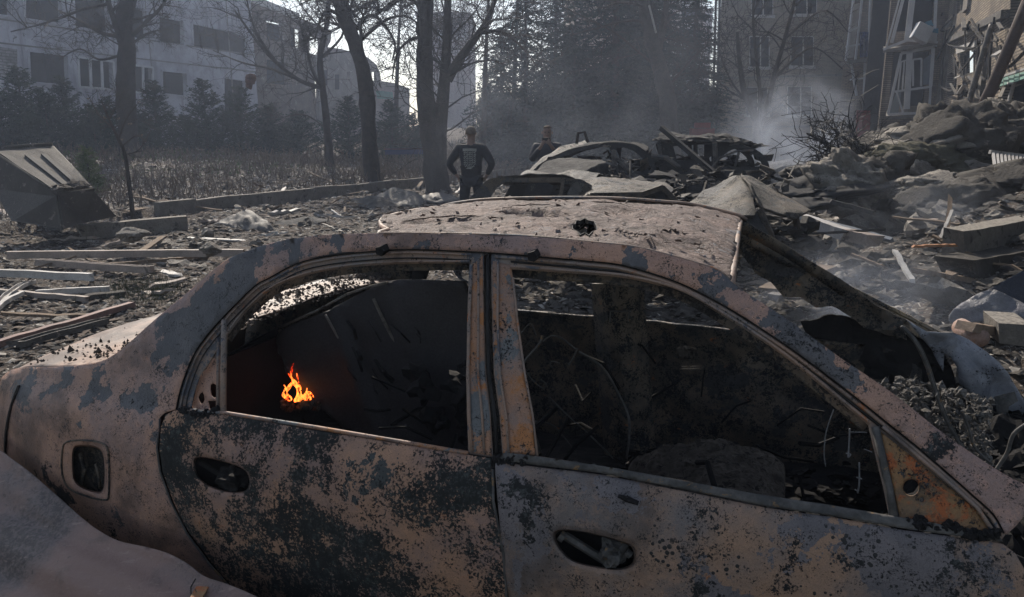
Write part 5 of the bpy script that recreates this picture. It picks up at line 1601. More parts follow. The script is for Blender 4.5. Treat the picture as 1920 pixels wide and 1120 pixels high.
for k, (px, ytop, D, w, lb) in enumerate(((5, 170, 26, 1.6, 'dark juniper cut by the picture edge behind the dumpster'), (48, 128, 27, 1.3, 'pointed juniper rising before the brick infill of the white building'), (92, 172, 26.5, 1.3, 'broad juniper under the empty reddish window'),
        (128, 150, 28, 1.2, 'juniper between the empty reddish window and the white three pane window'), (178, 205, 27, 1.2, 'low juniper left of the thick dark trunk'), (205, 190, 29, 1.2, 'juniper touching the thick dark trunk'), (296, 155, 30, 1.1, 'slim pointed juniper under the two pane white window'),
        (265, 215, 29, 1.0, 'short juniper right of the thick dark trunk'), (388, 150, 31, 1.5, 'broad green juniper before the blank white wall'), (350, 220, 31, 1.1, 'low juniper left of the broad green one'), (452, 165, 32, 1.5, 'juniper in front of the dark doorway of the white building'),
        (505, 200, 33, 1.4, 'low rounded juniper right of the dark doorway'), (560, 210, 34, 1.5, 'low juniper under the burnt wing'), (655, 185, 34, 1.7, 'rounded juniper between the slender tree and the thick leaning trunk'), (735, 192, 35, 1.5, 'juniper right of the thick leaning trunk, below the teal patch'), (775, 215, 36, 1.1, 'small juniper at the foot of the twin stemmed tree'))):
    p = at_y(px, ytop, D)
    conifer(lb, px, D, p.z - hgt(p.x, D), w, 60 + k, 1.2, gh, m=m_hedge, droop=-.25, name='juniper', start=.02, dens=.95)
conifer('tiny bright green conifer behind the dumpster', 158, 17.2, 1.0, .35, 90, 1.0, None, m=m_grass, droop=-.2, name='juniper', start=.02, dens=.5)

# sapling with a few dry leaves
sap = tree('dead sapling with a few curled pale leaves near the dumpster', [(242, 335, 13.5), (236, 300, 13.5), (222, 262, 13.5), (205, 225, 13.5), (190, 190, 13.5)], .045, .012,
     [([(228, 275, 13.5), (255, 255, 13.5), (272, 262, 13.5)], .014), ([(222, 262, 13.5), (236, 225, 13.5), (262, 190, 13.5)], .016), ([(212, 240, 13.5), (185, 215, 13.5), (165, 178, 13.5)], .016), ([(233, 290, 13.5), (262, 280, 13.5), (285, 240, 13.5)], .014), ([(205, 225, 13.5), (218, 200, 13.5), (232, 170, 13.5)], .012)], 23, auto=5, autoL=.6, kids=(4, 3), minr=.003, name='sapling')
mb = MB(); rs = random.Random(5)
for x, y in ((168, 185), (188, 182), (195, 220), (222, 225), (228, 262), (268, 252), (243, 232), (230, 300), (262, 190)):
    c = at_y(x, y, 13.4)
    for _ in range(3):
        d1 = Vector((rs.gauss(0, 1), rs.gauss(0, 1), rs.gauss(0, 1))).normalized() * .035; d2 = Vector((rs.gauss(0, 1), rs.gauss(0, 1), rs.gauss(0, 1))).normalized() * .025
        mb.quad(c, c + d1, c + d1 + d2, c + d2)
mb.build('dry_leaf', rough_mat('curled_leaf', (.22, .17, .12), (.15, .11, .08), 8, .9), sap)
# shrubs of dry stalks (a tangle nobody could count)
def stalks(name, label, area, n, hmin, hmax, mat, seed, lean=.35, w=.006, forks=2):
    rs = random.Random(seed); mb = MB()
    k = 0
    while k < n:
        s, nn = rs.uniform(*area[0]), rs.uniform(*area[1])
        if nz((s, nn, 0), .45, seed, 2) < -.12 + rs.uniform(-.3, .1): continue
        k += 1
        p = K0 + DS * s + NS * nn
        p.z = hgt(p.x, p.y)
        h = rs.uniform(hmin, hmax) * (.6 + .8 * max(0, nz((s, nn, 3), .3, seed, 2) + .4))
        d = Vector((rs.gauss(0, lean), rs.gauss(0, lean), 1)).normalized()
        top = p + d * h
        ww = Vector((w, 0, 0)) * (1 + p.y / 14)
        mid = p.lerp(top, .5) + Vector((rs.gauss(0, .04), rs.gauss(0, .04), 0))
        mb.quad(p - ww, p + ww, mid + ww * .7, mid - ww * .7); mb.tri(mid - ww * .7, mid + ww * .7, top)
        for _ in range(forks):
            o = p.lerp(top, rs.uniform(.3, .9)); e = o + Vector((rs.gauss(0, .3), rs.gauss(0, .3), rs.uniform(.1, .6))) * h * .6
            mb.tri(o - ww * .6, o + ww * .6, e)
    return mesh_obj(name, mb.v, mb.f, mat, kind='stuff', label=label, cat='undergrowth')
stalks('dry_stalks', 'tangle of dry brown stalks and twigs covering the planted strip', ((-4, 18), (.3, 13)), 5200, .12, .55, m_dry, 5)
stalks('dry_stalks', 'sparse dry stalks in the smoky strip beyond the twin stemmed tree', ((10, 34), (-6, 9)), 3000, .15, .8, m_dry, 6)
stalks('green_weeds', 'thin green weeds at the foot of the junipers', ((-5, 12), (5, 13)), 1500, .05, .22, m_grass, 7, w=.008)
# weeds growing beside the trunk lid
rs = random.Random(12); mb = MB()
for k in range(1500):
    c = gpt(rs.gauss(275, 45), rs.gauss(548, 14))
    d = Vector((rs.gauss(0, .5), rs.gauss(0, .5), 1)).normalized() * rs.uniform(.04, .14)
    w_ = Vector((rs.uniform(-1, 1), rs.uniform(-1, 1), 0)).normalized() * .004
    mb.tri(c - w_, c + w_, c + d)
mesh_obj('green_weeds', mb.v, mb.f, leafmat('dusty_weeds', (.045, .05, .03), (.07, .075, .045), 9), kind='stuff', label='dusty green weeds behind the trunk lid of the sedan', cat='undergrowth')
# burnt branches over the rubble
rs = random.Random(77)
base = at_y(1640, 312, 11)
th = thing('burnt_branches', tuple(base), 'black burnt tree top lying with spiky twigs against the grey boulders', 'branch')
mb = MB()
for (a, b, c, D, r) in (((1640, 315), (1590, 290), (1512, 250), 11, .05), ((1645, 318), (1600, 300), (1528, 275), 11, .035), ((1635, 300), (1585, 262), (1545, 225), 11.3, .03), ((1620, 300), (1575, 305), (1530, 300), 10.8, .03), ((1650, 322), (1600, 318), (1550, 322), 10.7, .035), ((1632, 300), (1600, 250), (1590, 215), 11.5, .025), ((1630, 305), (1570, 285), (1532, 262), 11, .03)):
    q = [Vector(v) for v in crv([tuple(at_y(*a, D)), tuple(at_y(*b, D)), tuple(at_y(*c, D))], 5)]
    mb.tube(q, [r * (1 - .8 * i / (len(q) - 1)) for i in range(len(q))], 5)
    for k in range(9):
        i = rs.randint(1, len(q) - 2)
        ax = (q[i + 1] - q[i]).normalized()
        sd = Vector((rs.gauss(0, .5), rs.gauss(0, .5), rs.gauss(.2, .6)))
        grow(mb, q[i], ax + sd, rs.uniform(.25, .7), r * .35, 1, rs, .18, kids=(4, 3, 2), minr=.004)
mb.build('branch', m_gut, th)

# far thicket closing the view behind the conifers
rs = random.Random(55); mb = MB()
for k in range(26000):
    px = rs.uniform(640, 1345); D = rs.uniform(46, 58)
    top = 195 + 40 * nz((px * .02, 0, 0), 1, 3, 3) + (90 if px < 900 else 0)
    y = 290 - (290 - top) * rs.random() ** .8
    c = at_y(px, y, D)
    d = Vector((rs.gauss(0, .6), rs.gauss(0, .4), rs.uniform(.1, 1))).normalized() * rs.uniform(.4, 1.3)
    w_ = Vector((1, 0, 0)) * rs.uniform(.02, .07)
    mb.tri(c - w_, c + w_, c + d)
mesh_obj('thicket', mb.v, mb.f, m_twig, kind='stuff', label='grey mass of bare thicket far behind the conifers', cat='thicket')
# ================================================================== wrecked cars in the middle distance
m_wreck = burnt('burnt_wreck_grey', tan=(.14, .125, .11), tan2=(.09, .088, .085), prim=(.055, .057, .062), c_th=.56, p_th=.55, sc=3.4, off=101, rust=.62, rustc=(.20, .10, .05), bumpk=1.0, bd=.03, speck=.6)
m_wreck_t = burnt('burnt_wreck_tan', tan=(.125, .095, .065), tan2=(.075, .07, .065), prim=(.045, .045, .05), c_th=.54, p_th=.55, sc=3.0, off=113, rust=.64, rustc=(.24, .13, .06), bumpk=1.0, bd=.03, speck=.6)
m_wreck_d = rough_mat('charred_wreck', (.022, .022, .024), (.045, .043, .042), 3, .8, .01, .8, 40, c3=(.09, .08, .07), th3=.62)
m_roofash = rough_mat('ash_covered_roof', (.12, .115, .11), (.05, .048, .047), 5, .9, .04, 1, 40, c3=(.05, .05, .05), th3=.56)

class Shell:
    """a flank plane leaning inwards at the top; outlines in pixels are laid on it"""
    def __init__(s, px, py, D, yaw, width, lean=.3, zb=.9):
        s.O = at_y(px, py, D); s.O.z = 0
        s.eu = Vector((math.cos(yaw), math.sin(yaw), 0)); s.ev = Vector((-math.sin(yaw), math.cos(yaw), 0))
        s.lean, s.zb, s.w = lean, zb, width
    def pt(s, px, py, ins=0.0):
        p = CAM.copy(); d = ray(px, py)
        # v = ins + lean*max(0,z-zb)
        t = 5.0
        for _ in range(30):
            q = CAM + d * t
            v = (q - s.O).dot(s.ev) - ins - s.lean * max(0, q.z - s.zb)
            t -= v / (d.dot(s.ev))
        return CAM + d * t
    def mir(s, p):
        v = (p - s.O).dot(s.ev)
        return p + s.ev * (s.w - 2 * v)
    def panel(s, name, out, mat, par, holes=(), step=9, ins=0.0, amp=.02, seed=0, mir=False, th=.01):
        V2, F = tri2d(out, [list(h) for h in holes], step)
        V = []
        for x, y in V2:
            p = s.pt(x, y, ins)
            p = p + (s.ev + Vector((0, 0, .3))) * (nz(p, 1.6, seed, 4) * amp)
            V.append(s.mir(p) if mir else p)
        return mesh_obj(name, V, F, mat, par, smooth=False, solid=th)
    def top(s, name, path, mat, par, amp=.04, crown=.05, seed=0, lift=0.0, nv=22, ins0=0.0, ins1=0.0):
        P = [s.pt(x, y) for x, y in resample(path, 6, False)]
        V, F = [], []
        n = len(P)
        for j in range(nv + 1):
            t = j / nv
            for p in P:
                v = (p - s.O).dot(s.ev)
                q = p + s.ev * ((s.w - 2 * v) * t)
                q.z += crown * math.sin(math.pi * t) + lift + amp * nz(q, 2.2, seed, 4)
                V.append(q)
        for j in range(nv):
            for i in range(n - 1):
                a = j * n + i; F.append((a, a + 1, a + n + 1, a + n))
        return mesh_obj(name, V, F, mat, par, smooth=False, solid=.01)

def junk(name, fn, n, mat, par, seed, smin=.03, smax=.12, tubes=0, origin=None, **k):
    rs = random.Random(seed); mb = MB()
    for i in range(n):
        V_, F_ = lump(fn(rs), rs.uniform(smin, smax), i + seed, 1, sq=(rs.uniform(.6, 1.8), rs.uniform(.6, 1.8), rs.uniform(.2, .8)), rough_=1.0); mb.add(V_, F_)
    for i in range(tubes):
        p = fn(rs); q = p + Vector((rs.gauss(0, .3), rs.gauss(0, .3), rs.gauss(0, .12)))
        mb.tube([p, (p + q) / 2 + Vector((0, 0, rs.uniform(-.06, .1))), q], rs.uniform(.006, .02), 4)
    return mb.build(name, mat, par, **k)

def wheel(name, c, ax, r, par):
    mb = MB()
    up = Vector((0, 0, 1)); s_ = ax.cross(up).normalized()
    n = 20
    for (r0, r1, o0, o1) in ((r, r * .9, -.09, -.07), (r * .9, r * .9, -.07, .07), (r * .9, r, .07, .09)):
        i = len(mb.v)
        for k in range(n):
            a = 2 * math.pi * k / n; e = s_ * math.cos(a) + up * math.sin(a)
            mb.v += [c + e * r0 + ax * o0, c + e * r1 + ax * o1]
        for k in range(n):
            a = i + 2 * k; b = i + 2 * ((k + 1) % n); mb.f.append((a, b, b + 1, a + 1))
    for k in range(5):
        a = 2 * math.pi * k / 5; e = s_ * math.cos(a) + up * math.sin(a)
        mb.bar(c + ax * -.05, c + e * r * .9 + ax * -.06, .05, .02)
    mb.build(name, m_wreck_d, par)

# wreck A, just behind the sedan
A = Shell(1060, 380, 7.6, R(-17), 1.5, .35, .75)
wa = thing('wrecked_car', A.O, 'collapsed burnt car with buckled tan bonnet, directly behind the roof of the foreground sedan', 'car wreck', 'burnt out cars in a row')
outA = crv([(868, 392), (890, 362), (910, 342), (928, 334), (965, 333)], 3) + [(1060, 334), (1092, 338), (1110, 348), (1110, 470), (860, 480)]
A.panel('body_side', outA, m_wreck_t, wa, holes=[[(915, 378), (932, 352), (948, 342), (1052, 343), (1044, 395), (1040, 420), (905, 420)], [(1058, 346), (1080, 347), (1066, 400), (1052, 420), (1048, 400)]], step=7, amp=.012)
A.panel('body_side', outA, m_wreck_d, wa, holes=[[(915, 378), (935, 350), (950, 342), (1085, 345), (1060, 420), (905, 420)]], step=12, amp=.03, mir=True)
A.top('roof', [(930, 334), (965, 333), (1060, 334), (1085, 338)], m_wreck, wa, amp=.06, crown=-.06, seed=3)
A.panel('windscreen_pillar', [(1074, 342), (1096, 344), (1082, 378), (1076, 400), (1052, 400), (1060, 372)], m_wreck, wa, step=6, ins=-.02, amp=.02)
# buckled bonnet hump
def sheet3(name, rows, mat, par, amp=.02, seed=0, sub=8, th=.008, **k):
    """rows of (px,py,D) control points -> smooth buckled sheet"""
    R_ = [crv([tuple(at_y(*q)) for q in r], sub) for r in rows]
    C = [crv([r[i] for r in R_], sub) for i in range(len(R_[0]))]
    V, F = [], []
    n, m = len(C), len(C[0])
    for c in C:
        for p in c:
            p = Vector(p); V.append(p + Vector((nz(p, 2.2, seed, 4), nz(p, 2.2, seed + 9, 4), nz(p, 2.4, seed + 4, 4))) * amp)
    for i in range(n - 1):
        for j in range(m - 1):
            a = i * m + j; F.append((a, a + 1, a + m + 1, a + m))
    return mesh_obj(name, V, F, mat, par, smooth=k.pop('smooth', True), solid=th, **k)
sheet3('bonnet', [[(1070, 372, 7.9), (1078, 344, 8.2), (1120, 332, 8.5), (1180, 338, 8.5), (1245, 342, 8.3), (1262, 352, 8.1)],
                  [(1078, 384, 7.6), (1092, 358, 7.7), (1130, 348, 7.8), (1180, 348, 7.8), (1230, 352, 7.7), (1255, 362, 7.6)],
                  [(1090, 392, 7.3), (1108, 366, 7.2), (1150, 366, 7.2), (1200, 364, 7.2), (1240, 352, 7.4), (1248, 356, 7.5)]], m_wreck_t, wa, amp=.03, seed=4)
mb = MB()
e = [at_y(*q) for q in ((1080, 388, 7.15), (1106, 367, 7.15), (1150, 366, 7.15), (1202, 365, 7.15), (1242, 351, 7.35), (1282, 392, 7.3), (1300, 420, 7.2))]
for a, b in zip(e, e[1:]): mb.bar(a, b, .03, .05)
mb.build('bonnet_edge', m_wreck_t, wa)
sheet3('wing', [[(1098, 372, 7.3), (1200, 368, 7.3), (1240, 356, 7.4), (1275, 388, 7.3)], [(1090, 420, 7.2), (1200, 420, 7.2), (1250, 420, 7.2), (1300, 440, 7.2)]], m_wreck_d, wa, amp=.05, seed=8)
junk('interior', lambda rs: at_y(rs.uniform(900, 1260), rs.uniform(372, 430), rs.uniform(7.9, 9.0)), 50, m_wreck_d, wa, 3, .04, .14, 12)
for (x, D) in ((890, 8.0), (1240, 7.3)): wheel('wheel_rim', at_y(x, 490, D), A.ev, .24, wa)

# wreck B
Bs = Shell(1110, 330, 10.6, R(-12), 1.5, .3, .85)
wb = thing('wrecked_car', Bs.O, 'burnt hatchback with curved bare roof frame in front of the man holding a phone', 'car wreck', 'burnt out cars in a row')
outB = crv([(978, 345), (1010, 310), (1060, 284), (1100, 274), (1150, 268), (1190, 272), (1215, 288), (1250, 318), (1262, 345)], 3) + [(1268, 420), (975, 420)]
hB = [crv([(1035, 312), (1062, 292), (1100, 281), (1142, 278), (1146, 318), (1090, 322)], 2, True), crv([(1156, 279), (1186, 282), (1205, 298), (1222, 318), (1160, 320)], 2, True), [(1226, 305), (1250, 308), (1246, 322), (1230, 321)]]
Bs.panel('body_side', outB, m_wreck_d, wb, holes=hB, step=7, amp=.03)
Bs.panel('body_side', outB, m_wreck_d, wb, holes=[hB[0], hB[1]], step=12, amp=.04, mir=True)
Bs.top('roof', [(1062, 284), (1100, 274), (1150, 268), (1190, 272), (1212, 284)], m_roofash, wb, amp=.06, crown=.02, seed=5)
sheet3('bonnet', [[(998, 334, 9.8), (1020, 306, 10.2), (1050, 297, 10.4), (1095, 300, 10.4), (1128, 300, 10.3)], [(1012, 336, 9.5), (1050, 318, 9.6), (1085, 308, 9.7), (1110, 306, 9.8), (1132, 304, 9.9)], [(1030, 338, 9.3), (1065, 334, 9.2), (1090, 326, 9.2), (1112, 314, 9.4), (1134, 304, 9.7)]], m_roofash, wb, amp=.03, seed=14)
sheet3('wing', [[(1036, 338, 9.3), (1070, 332, 9.2), (1100, 320, 9.3), (1134, 306, 9.6), (1160, 312, 9.7)], [(1036, 372, 9.3), (1075, 372, 9.2), (1110, 372, 9.2), (1150, 372, 9.5), (1190, 372, 9.7)]], m_wreck_d, wb, amp=.05, seed=18)
sheet3('raised_bonnet_panel', [[(980, 330, 10.9), (1010, 303, 11.2), (1050, 276, 11.5), (1082, 268, 11.6), (1098, 262, 11.6)], [(985, 338, 10.8), (1020, 312, 11.0), (1056, 290, 11.2), (1080, 276, 11.4), (1104, 270, 11.4)]], m_wreck, wb, amp=.03, seed=21, th=.03)
mb = MB(); q = [at_y(x, y, 11.4) for x, y in ((1081, 270), (1084, 250), (1096, 248), (1103, 268), (1098, 274))]
mb.tube([q[0], q[1], q[2], q[3], q[4]], .025, 6); mb.build('hinge_loop', m_wreck_d, wb)
mb = MB()
for pts in ([(1148, 290, 10.3), (1180, 320, 10.2), (1215, 345, 10)], [(1150, 282, 10.5), (1152, 320, 10.4)], [(1222, 292, 10.4), (1250, 296, 10.3), (1275, 315, 10.2)]):
    mb.tube([at_y(*a) for a in pts], .035, 5)
mb.build('bent_pillar', m_wreck, wb)
junk('interior', lambda rs: at_y(rs.uniform(1040, 1250), rs.uniform(296, 350), rs.uniform(10.8, 12)), 60, m_wreck_d, wb, 13, .04, .13, 20)
for (x, D) in ((1010, 10.6), (1240, 10.2)): wheel('wheel_rim', at_y(x, 405, D), Bs.ev, .26, wb)

# wreck C (tall van)
Cs = Shell(1340, 340, 11.6, R(-10), 1.7, .18, 1.0)
wc = thing('wrecked_van', Cs.O, 'tall burnt people carrier with ash covered roof and rounded tail, beside the rising smoke', 'van wreck', 'burnt out cars in a row')
outC = crv([(1236, 345), (1238, 300), (1236, 264), (1300, 262), (1370, 264), (1405, 275), (1432, 292), (1444, 320), (1444, 380)], 3) + [(1440, 430), (1236, 430)]
hC = [[(1262, 274), (1300, 272), (1300, 298), (1270, 304)], [(1308, 272), (1334, 272), (1334, 312), (1322, 320), (1308, 310)], crv([(1345, 308), (1356, 292), (1376, 280), (1402, 284), (1424, 300), (1424, 312), (1386, 314)], 2, True)]
Cs.panel('body_side', outC, m_wreck_d, wc, holes=hC, step=7, amp=.03)
Cs.panel('body_side', outC, m_wreck_d, wc, holes=hC, step=12, amp=.04, mir=True)
Cs.top('roof', [(1236, 264), (1300, 262), (1370, 264), (1405, 275), (1430, 291)], m_roofash, wc, amp=.09, crown=.05, seed=8)
mb = MB()
for pts, r in (([(1236, 262, 11.5), (1236, 275, 11.5), (1239, 300, 11.5)], .03), ([(1340, 268, 11.3), (1342, 345, 11.3)], .04), ([(1336, 312, 11.2), (1350, 296, 11.2), (1380, 284, 11.2), (1412, 282, 11.3)], .016), ([(1308, 345, 11.0), (1316, 330, 11.0), (1336, 313, 11.1)], .018), ([(1386, 281, 11.3), (1378, 312, 11.3)], .02)):
    mb.tube([at_y(*a) for a in pts], r, 5)
mb.build('window_frame', m_wreck, wc)
mb = MB()
for k in range(14):
    V_, F_ = lump(at_y(1240 + k * 13.5, 262 + (0 if k < 10 else (k - 9) * 3), 11.8), .07 + .03 * (k % 3), k, 2, sq=(1.6, 2, .4), rough_=.9); mb.add(V_, F_)
mb.build('roof_debris', m_roofash, wc)
junk('interior', lambda rs: at_y(rs.uniform(1245, 1430), rs.uniform(296, 370), rs.uniform(11.9, 13)), 60, m_wreck_d, wc, 23, .05, .16, 20)
wheel('wheel_rim', at_y(1408, 395, 11.3), Cs.ev, .28, wc)
# wreck D behind the smoke, wreck E with the tent shaped sheet
Dw = Shell(1500, 330, 14.5, R(-10), 1.6, .3, .9)
wd = thing('wrecked_car', Dw.O, 'ash grey wreck half hidden by smoke between the van and the rubble', 'car wreck', 'burnt out cars in a row')
outD = crv([(1444, 322), (1470, 312), (1510, 308), (1540, 314), (1560, 335)], 3) + [(1560, 380), (1440, 380)]
Dw.panel('body_side', outD, m_wreck, wd, holes=[crv([(1482, 345), (1500, 334), (1520, 338), (1526, 352), (1484, 356)], 2, True)], step=6, amp=.03)
Dw.top('bonnet', [(1446, 321), (1470, 312), (1510, 308), (1540, 314)], m_roofash, wd, amp=.08, seed=7)
wheel('wheel_rim', at_y(1504, 352, 14.3), Dw.ev, .28, wd)
th = thing('wrecked_car', at_y(1400, 430, 6.2), 'folded tan car shell peaked like a tent behind the roof corner of the foreground sedan', 'car wreck', 'burnt out cars in a row')
sheet3('bonnet', [[(1262, 402, 6.4), (1300, 372, 6.6), (1345, 345, 6.8), (1378, 328, 6.9)], [(1290, 410, 6.1), (1330, 392, 6.1), (1365, 362, 6.3), (1386, 330, 6.6)], [(1322, 412, 5.9), (1370, 396, 5.9), (1400, 366, 6.1), (1392, 332, 6.5)], [(1345, 416, 5.85), (1395, 402, 5.8), (1421, 392, 5.9), (1400, 334, 6.5)]], m_wreck_t, th, amp=.03, seed=33, th=.02)
sheet3('side_panel', [[(1378, 328, 6.9), (1408, 330, 6.8), (1445, 352, 6.6), (1490, 376, 6.5), (1520, 396, 6.4)], [(1392, 332, 6.5), (1420, 355, 6.4), (1450, 378, 6.3), (1480, 392, 6.2), (1512, 402, 6.2)], [(1410, 350, 6.3), (1424, 386, 6.1), (1448, 396, 6.1), (1470, 404, 6.1), (1490, 412, 6.1)]], m_wreck_t, th, amp=.02, seed=35, th=.02)
sheet3('lower_panel', [[(1340, 412, 5.9), (1390, 402, 5.85), (1424, 395, 5.9)], [(1350, 432, 5.8), (1400, 428, 5.75), (1445, 440, 5.75)], [(1380, 450, 5.8), (1425, 460, 5.75), (1470, 480, 5.75)]], m_wreck_d, th, amp=.03, seed=36)
mb = MB()
for pts, r in (([(1424, 394, 5.9), (1445, 440, 5.8), (1452, 470, 5.8)], .03), ([(1490, 400, 6.2), (1495, 430, 6.2)], .03)):
    mb.tube([at_y(*a) for a in pts], r, 5)
mb.build('strut', m_wreck_t, th)
junk('interior', lambda rs: at_y(rs.uniform(1400, 1520), rs.uniform(405, 480), rs.uniform(6.1, 7)), 40, m_wreck_d, th, 29, .03, .10, 14)
mb = MB(); mb.bar(at_y(1240, 240, 10.4), at_y(1345, 330, 9.6), .06, .06); mb.tube([at_y(1345, 330, 9.6), at_y(1400, 372, 9.3)], .02, 5)
mb.build('fallen_post', m_wreck_d, label='thin dark post leaning across the burnt people carrier', cat='post')
rs = random.Random(61); mb = MB()
for k in range(260):
    x = rs.uniform(1080, 1480); y = rs.uniform(318, 392)
    c = at_y(x, y, 9.8 - (y - 318) / 74 * 1.8 + rs.uniform(-.2, .2))
    a = Vector((rs.gauss(0, 1), rs.gauss(0, 1), rs.gauss(0, .5))).normalized() * rs.uniform(.05, .28); b = Vector((rs.gauss(0, 1), rs.gauss(0, 1), rs.gauss(0, .6))).normalized() * rs.uniform(.03, .12)
    mb.quad(c, c + a, c + a * .9 + b, c + b * rs.uniform(.4, 1.2))
mesh_obj('scrap', mb.v, mb.f, m_wreck_t, kind='stuff', label='torn scrap metal strewn between the burnt cars', cat='scrap', solid=.008)
junk('rubble', lambda rs: at_y(rs.uniform(1160, 1400), rs.uniform(330, 400), rs.uniform(8.6, 10.2)), 160, m_wreck_d, None, 41, .03, .14, 50, label='charred scraps heaped between the burnt cars', kind='stuff', cat='rubble')

# ================================================================== people
def skin(name, nodes, edges, mat, par, root='pelvis', sub=2):
    og = ORG[par]
    names = list(nodes)
    me = bpy.data.meshes.new(name)
    me.from_pydata([tuple(Vector(nodes[k][0]) - og) for k in names], [(names.index(a), names.index(b)) for a, b in edges], [])
    me.materials.append(mat)
    o = bpy.data.objects.new(name, me); COL.objects.link(o); o.parent = par; ORG[o] = og
    md = o.modifiers.new('skin', 'SKIN'); md.use_smooth_shade = True
    for i, k in enumerate(names):
        r = nodes[k][1]
        sv = me.skin_vertices[0].data[i]
        sv.radius = r if isinstance(r, tuple) else (r, r)
        sv.use_root = (k == root)
    s_ = o.modifiers.new('sub', 'SUBSURF'); s_.levels = sub; s_.render_levels = sub
    return o

def person(label, feet, face, H, pose, m_skin, m_jacket, m_trouser, m_hair, hair_full=False):
    """face: unit vector the person looks along"""
    F_ = face.normalized(); L_ = Vector((-F_.y, F_.x, 0))       # L_: person's left
    k = H / 1.8
    def w(x, y, z): return feet + (L_ * x + F_ * y + Vector((0, 0, z))) * k
    th = thing('person', tuple(feet), label, 'person')
    J = {'pelvis': (w(0, 0, .98), (.15 * k, .11 * k)), 'waist': (w(0, 0, 1.12), (.135 * k, .10 * k)), 'chest': (w(0, .0, 1.32), (.16 * k, .115 * k)), 'neckb': (w(0, -.01, 1.47), (.075 * k, .07 * k)),
         'neck': (w(0, 0, 1.54), .066 * k), 'jaw': (w(0, .03, 1.60), (.07 * k, .08 * k)), 'skull': (w(0, .01, 1.69), (.086 * k, .10 * k)), 'crown': (w(0, 0, 1.755), (.058 * k, .07 * k))}
    E = [('pelvis', 'waist'), ('waist', 'chest'), ('chest', 'neckb'), ('neckb', 'neck'), ('neck', 'jaw'), ('jaw', 'skull'), ('skull', 'crown')]
    cl = {}
    for sd, nm in ((1, 'l'), (-1, 'r')):
        sh, el, wr = pose[nm]
        J['sh' + nm] = (w(*sh), .065 * k); J['el' + nm] = (w(*el), .045 * k); J['wr' + nm] = (w(*wr), .030 * k)
        palm = w(*wr) + (w(*wr) - w(*el)).normalized() * .05 * k if 'hand' + nm not in pose else w(*pose['hand' + nm])
        J['palm' + nm] = (palm, (.036 * k, .022 * k))
        E += [('chest', 'sh' + nm), ('sh' + nm, 'el' + nm), ('el' + nm, 'wr' + nm), ('wr' + nm, 'palm' + nm)]
        hd = (palm - w(*wr)).normalized()
        sidev = hd.cross(F_).normalized() if abs(hd.dot(F_)) < .9 else hd.cross(Vector((0, 0, 1))).normalized()
        nrm = hd.cross(sidev)
        for i, (o, ln) in enumerate(((-.027, .062), (-.009, .072), (.009, .068), (.027, .052))):
            b = palm + sidev * o * k + hd * .03 * k
            J[f'f{nm}{i}a'] = (b, .010 * k); J[f'f{nm}{i}b'] = (b + (hd * .55 + nrm * .18) * ln * k, .009 * k); J[f'f{nm}{i}c'] = (b + (hd * .80 + nrm * .55) * ln * k, .008 * k)
            E += [('palm' + nm, f'f{nm}{i}a'), (f'f{nm}{i}a', f'f{nm}{i}b'), (f'f{nm}{i}b', f'f{nm}{i}c')]
        J[f't{nm}a'] = (palm - sidev * .035 * k + hd * .005 * k, .011 * k); J[f't{nm}b'] = (palm - sidev * .052 * k + (hd * .035 + nrm * .02) * k, .010 * k)
        E += [('palm' + nm, f't{nm}a'), (f't{nm}a', f't{nm}b')]
        fx = pose['foot' + nm]
        J['hip' + nm] = (w(.095 * sd, 0, .90), (.088 * k, .088 * k)); J['kn' + nm] = (w(fx[0] * .7 + .03 * sd, .03, .50), .058 * k); J['an' + nm] = (w(fx[0], fx[1], .09), .040 * k); J['toe' + nm] = (w(fx[0] * 1.05, fx[1] + .14, .04), (.04 * k, .03 * k))
        E += [('pelvis', 'hip' + nm), ('hip' + nm, 'kn' + nm), ('kn' + nm, 'an' + nm), ('an' + nm, 'toe' + nm)]
    body = skin('body', J, E, m_skin, th)
    JJ = {}
    def rr(v, a): return tuple(x + a * k for x in v) if isinstance(v, tuple) else v + a * k
    for n_ in ('pelvis', 'waist', 'chest', 'neckb', 'shl', 'ell', 'shr', 'elr'): JJ[n_] = (J[n_][0], rr(J[n_][1], .03 if n_[:2] != 'el' else .022))
    for nm in 'lr': JJ['wr' + nm] = (J['wr' + nm][0].lerp(J['el' + nm][0], .12), .042 * k)
    JJ['coll'] = (w(0, -.02, 1.50), (.085 * k, .08 * k)); JJ['hem'] = (w(0, 0, .88), (.19 * k, .14 * k))
    skin('jacket', JJ, [('hem', 'pelvis'), ('pelvis', 'waist'), ('waist', 'chest'), ('chest', 'neckb'), ('neckb', 'coll'), ('chest', 'shl'), ('shl', 'ell'), ('ell', 'wrl'), ('chest', 'shr'), ('shr', 'elr'), ('elr', 'wrr')], m_jacket, th)
    JT = {'pelvis': (w(0, 0, .96), (.16 * k, .12 * k))}; ET = []
    for nm in 'lr':
        for n_ in ('hip', 'kn', 'an'): JT[n_ + nm] = (J[n_ + nm][0] + Vector((0, 0, .03 if n_ == 'an' else 0)), rr(J[n_ + nm][1], .025))
        ET += [('pelvis', 'hip' + nm), ('hip' + nm, 'kn' + nm), ('kn' + nm, 'an' + nm)]
    skin('trousers', JT, ET, m_trouser, th)
    for nm in 'lr':
        skin('shoe', {'a': (J['an' + nm][0] - Vector((0, 0, .03)), .055 * k), 'h': (J['an' + nm][0] - F_ * .04 - Vector((0, 0, .04 * k)), .045 * k), 't': (J['toe' + nm][0] + Vector((0, 0, .005)), (.052 * k, .038 * k))}, [('a', 'h'), ('a', 't')], m_gut, th, root='a')
    # hair cap, ears, nose, brows, eyes, mouth
    V_, Fc = lump(w(0, -.012, 1.695), .098 * k, 3, 3, sq=(.92, 1, 1), rough_=.03)
    hv = [v for v in V_]
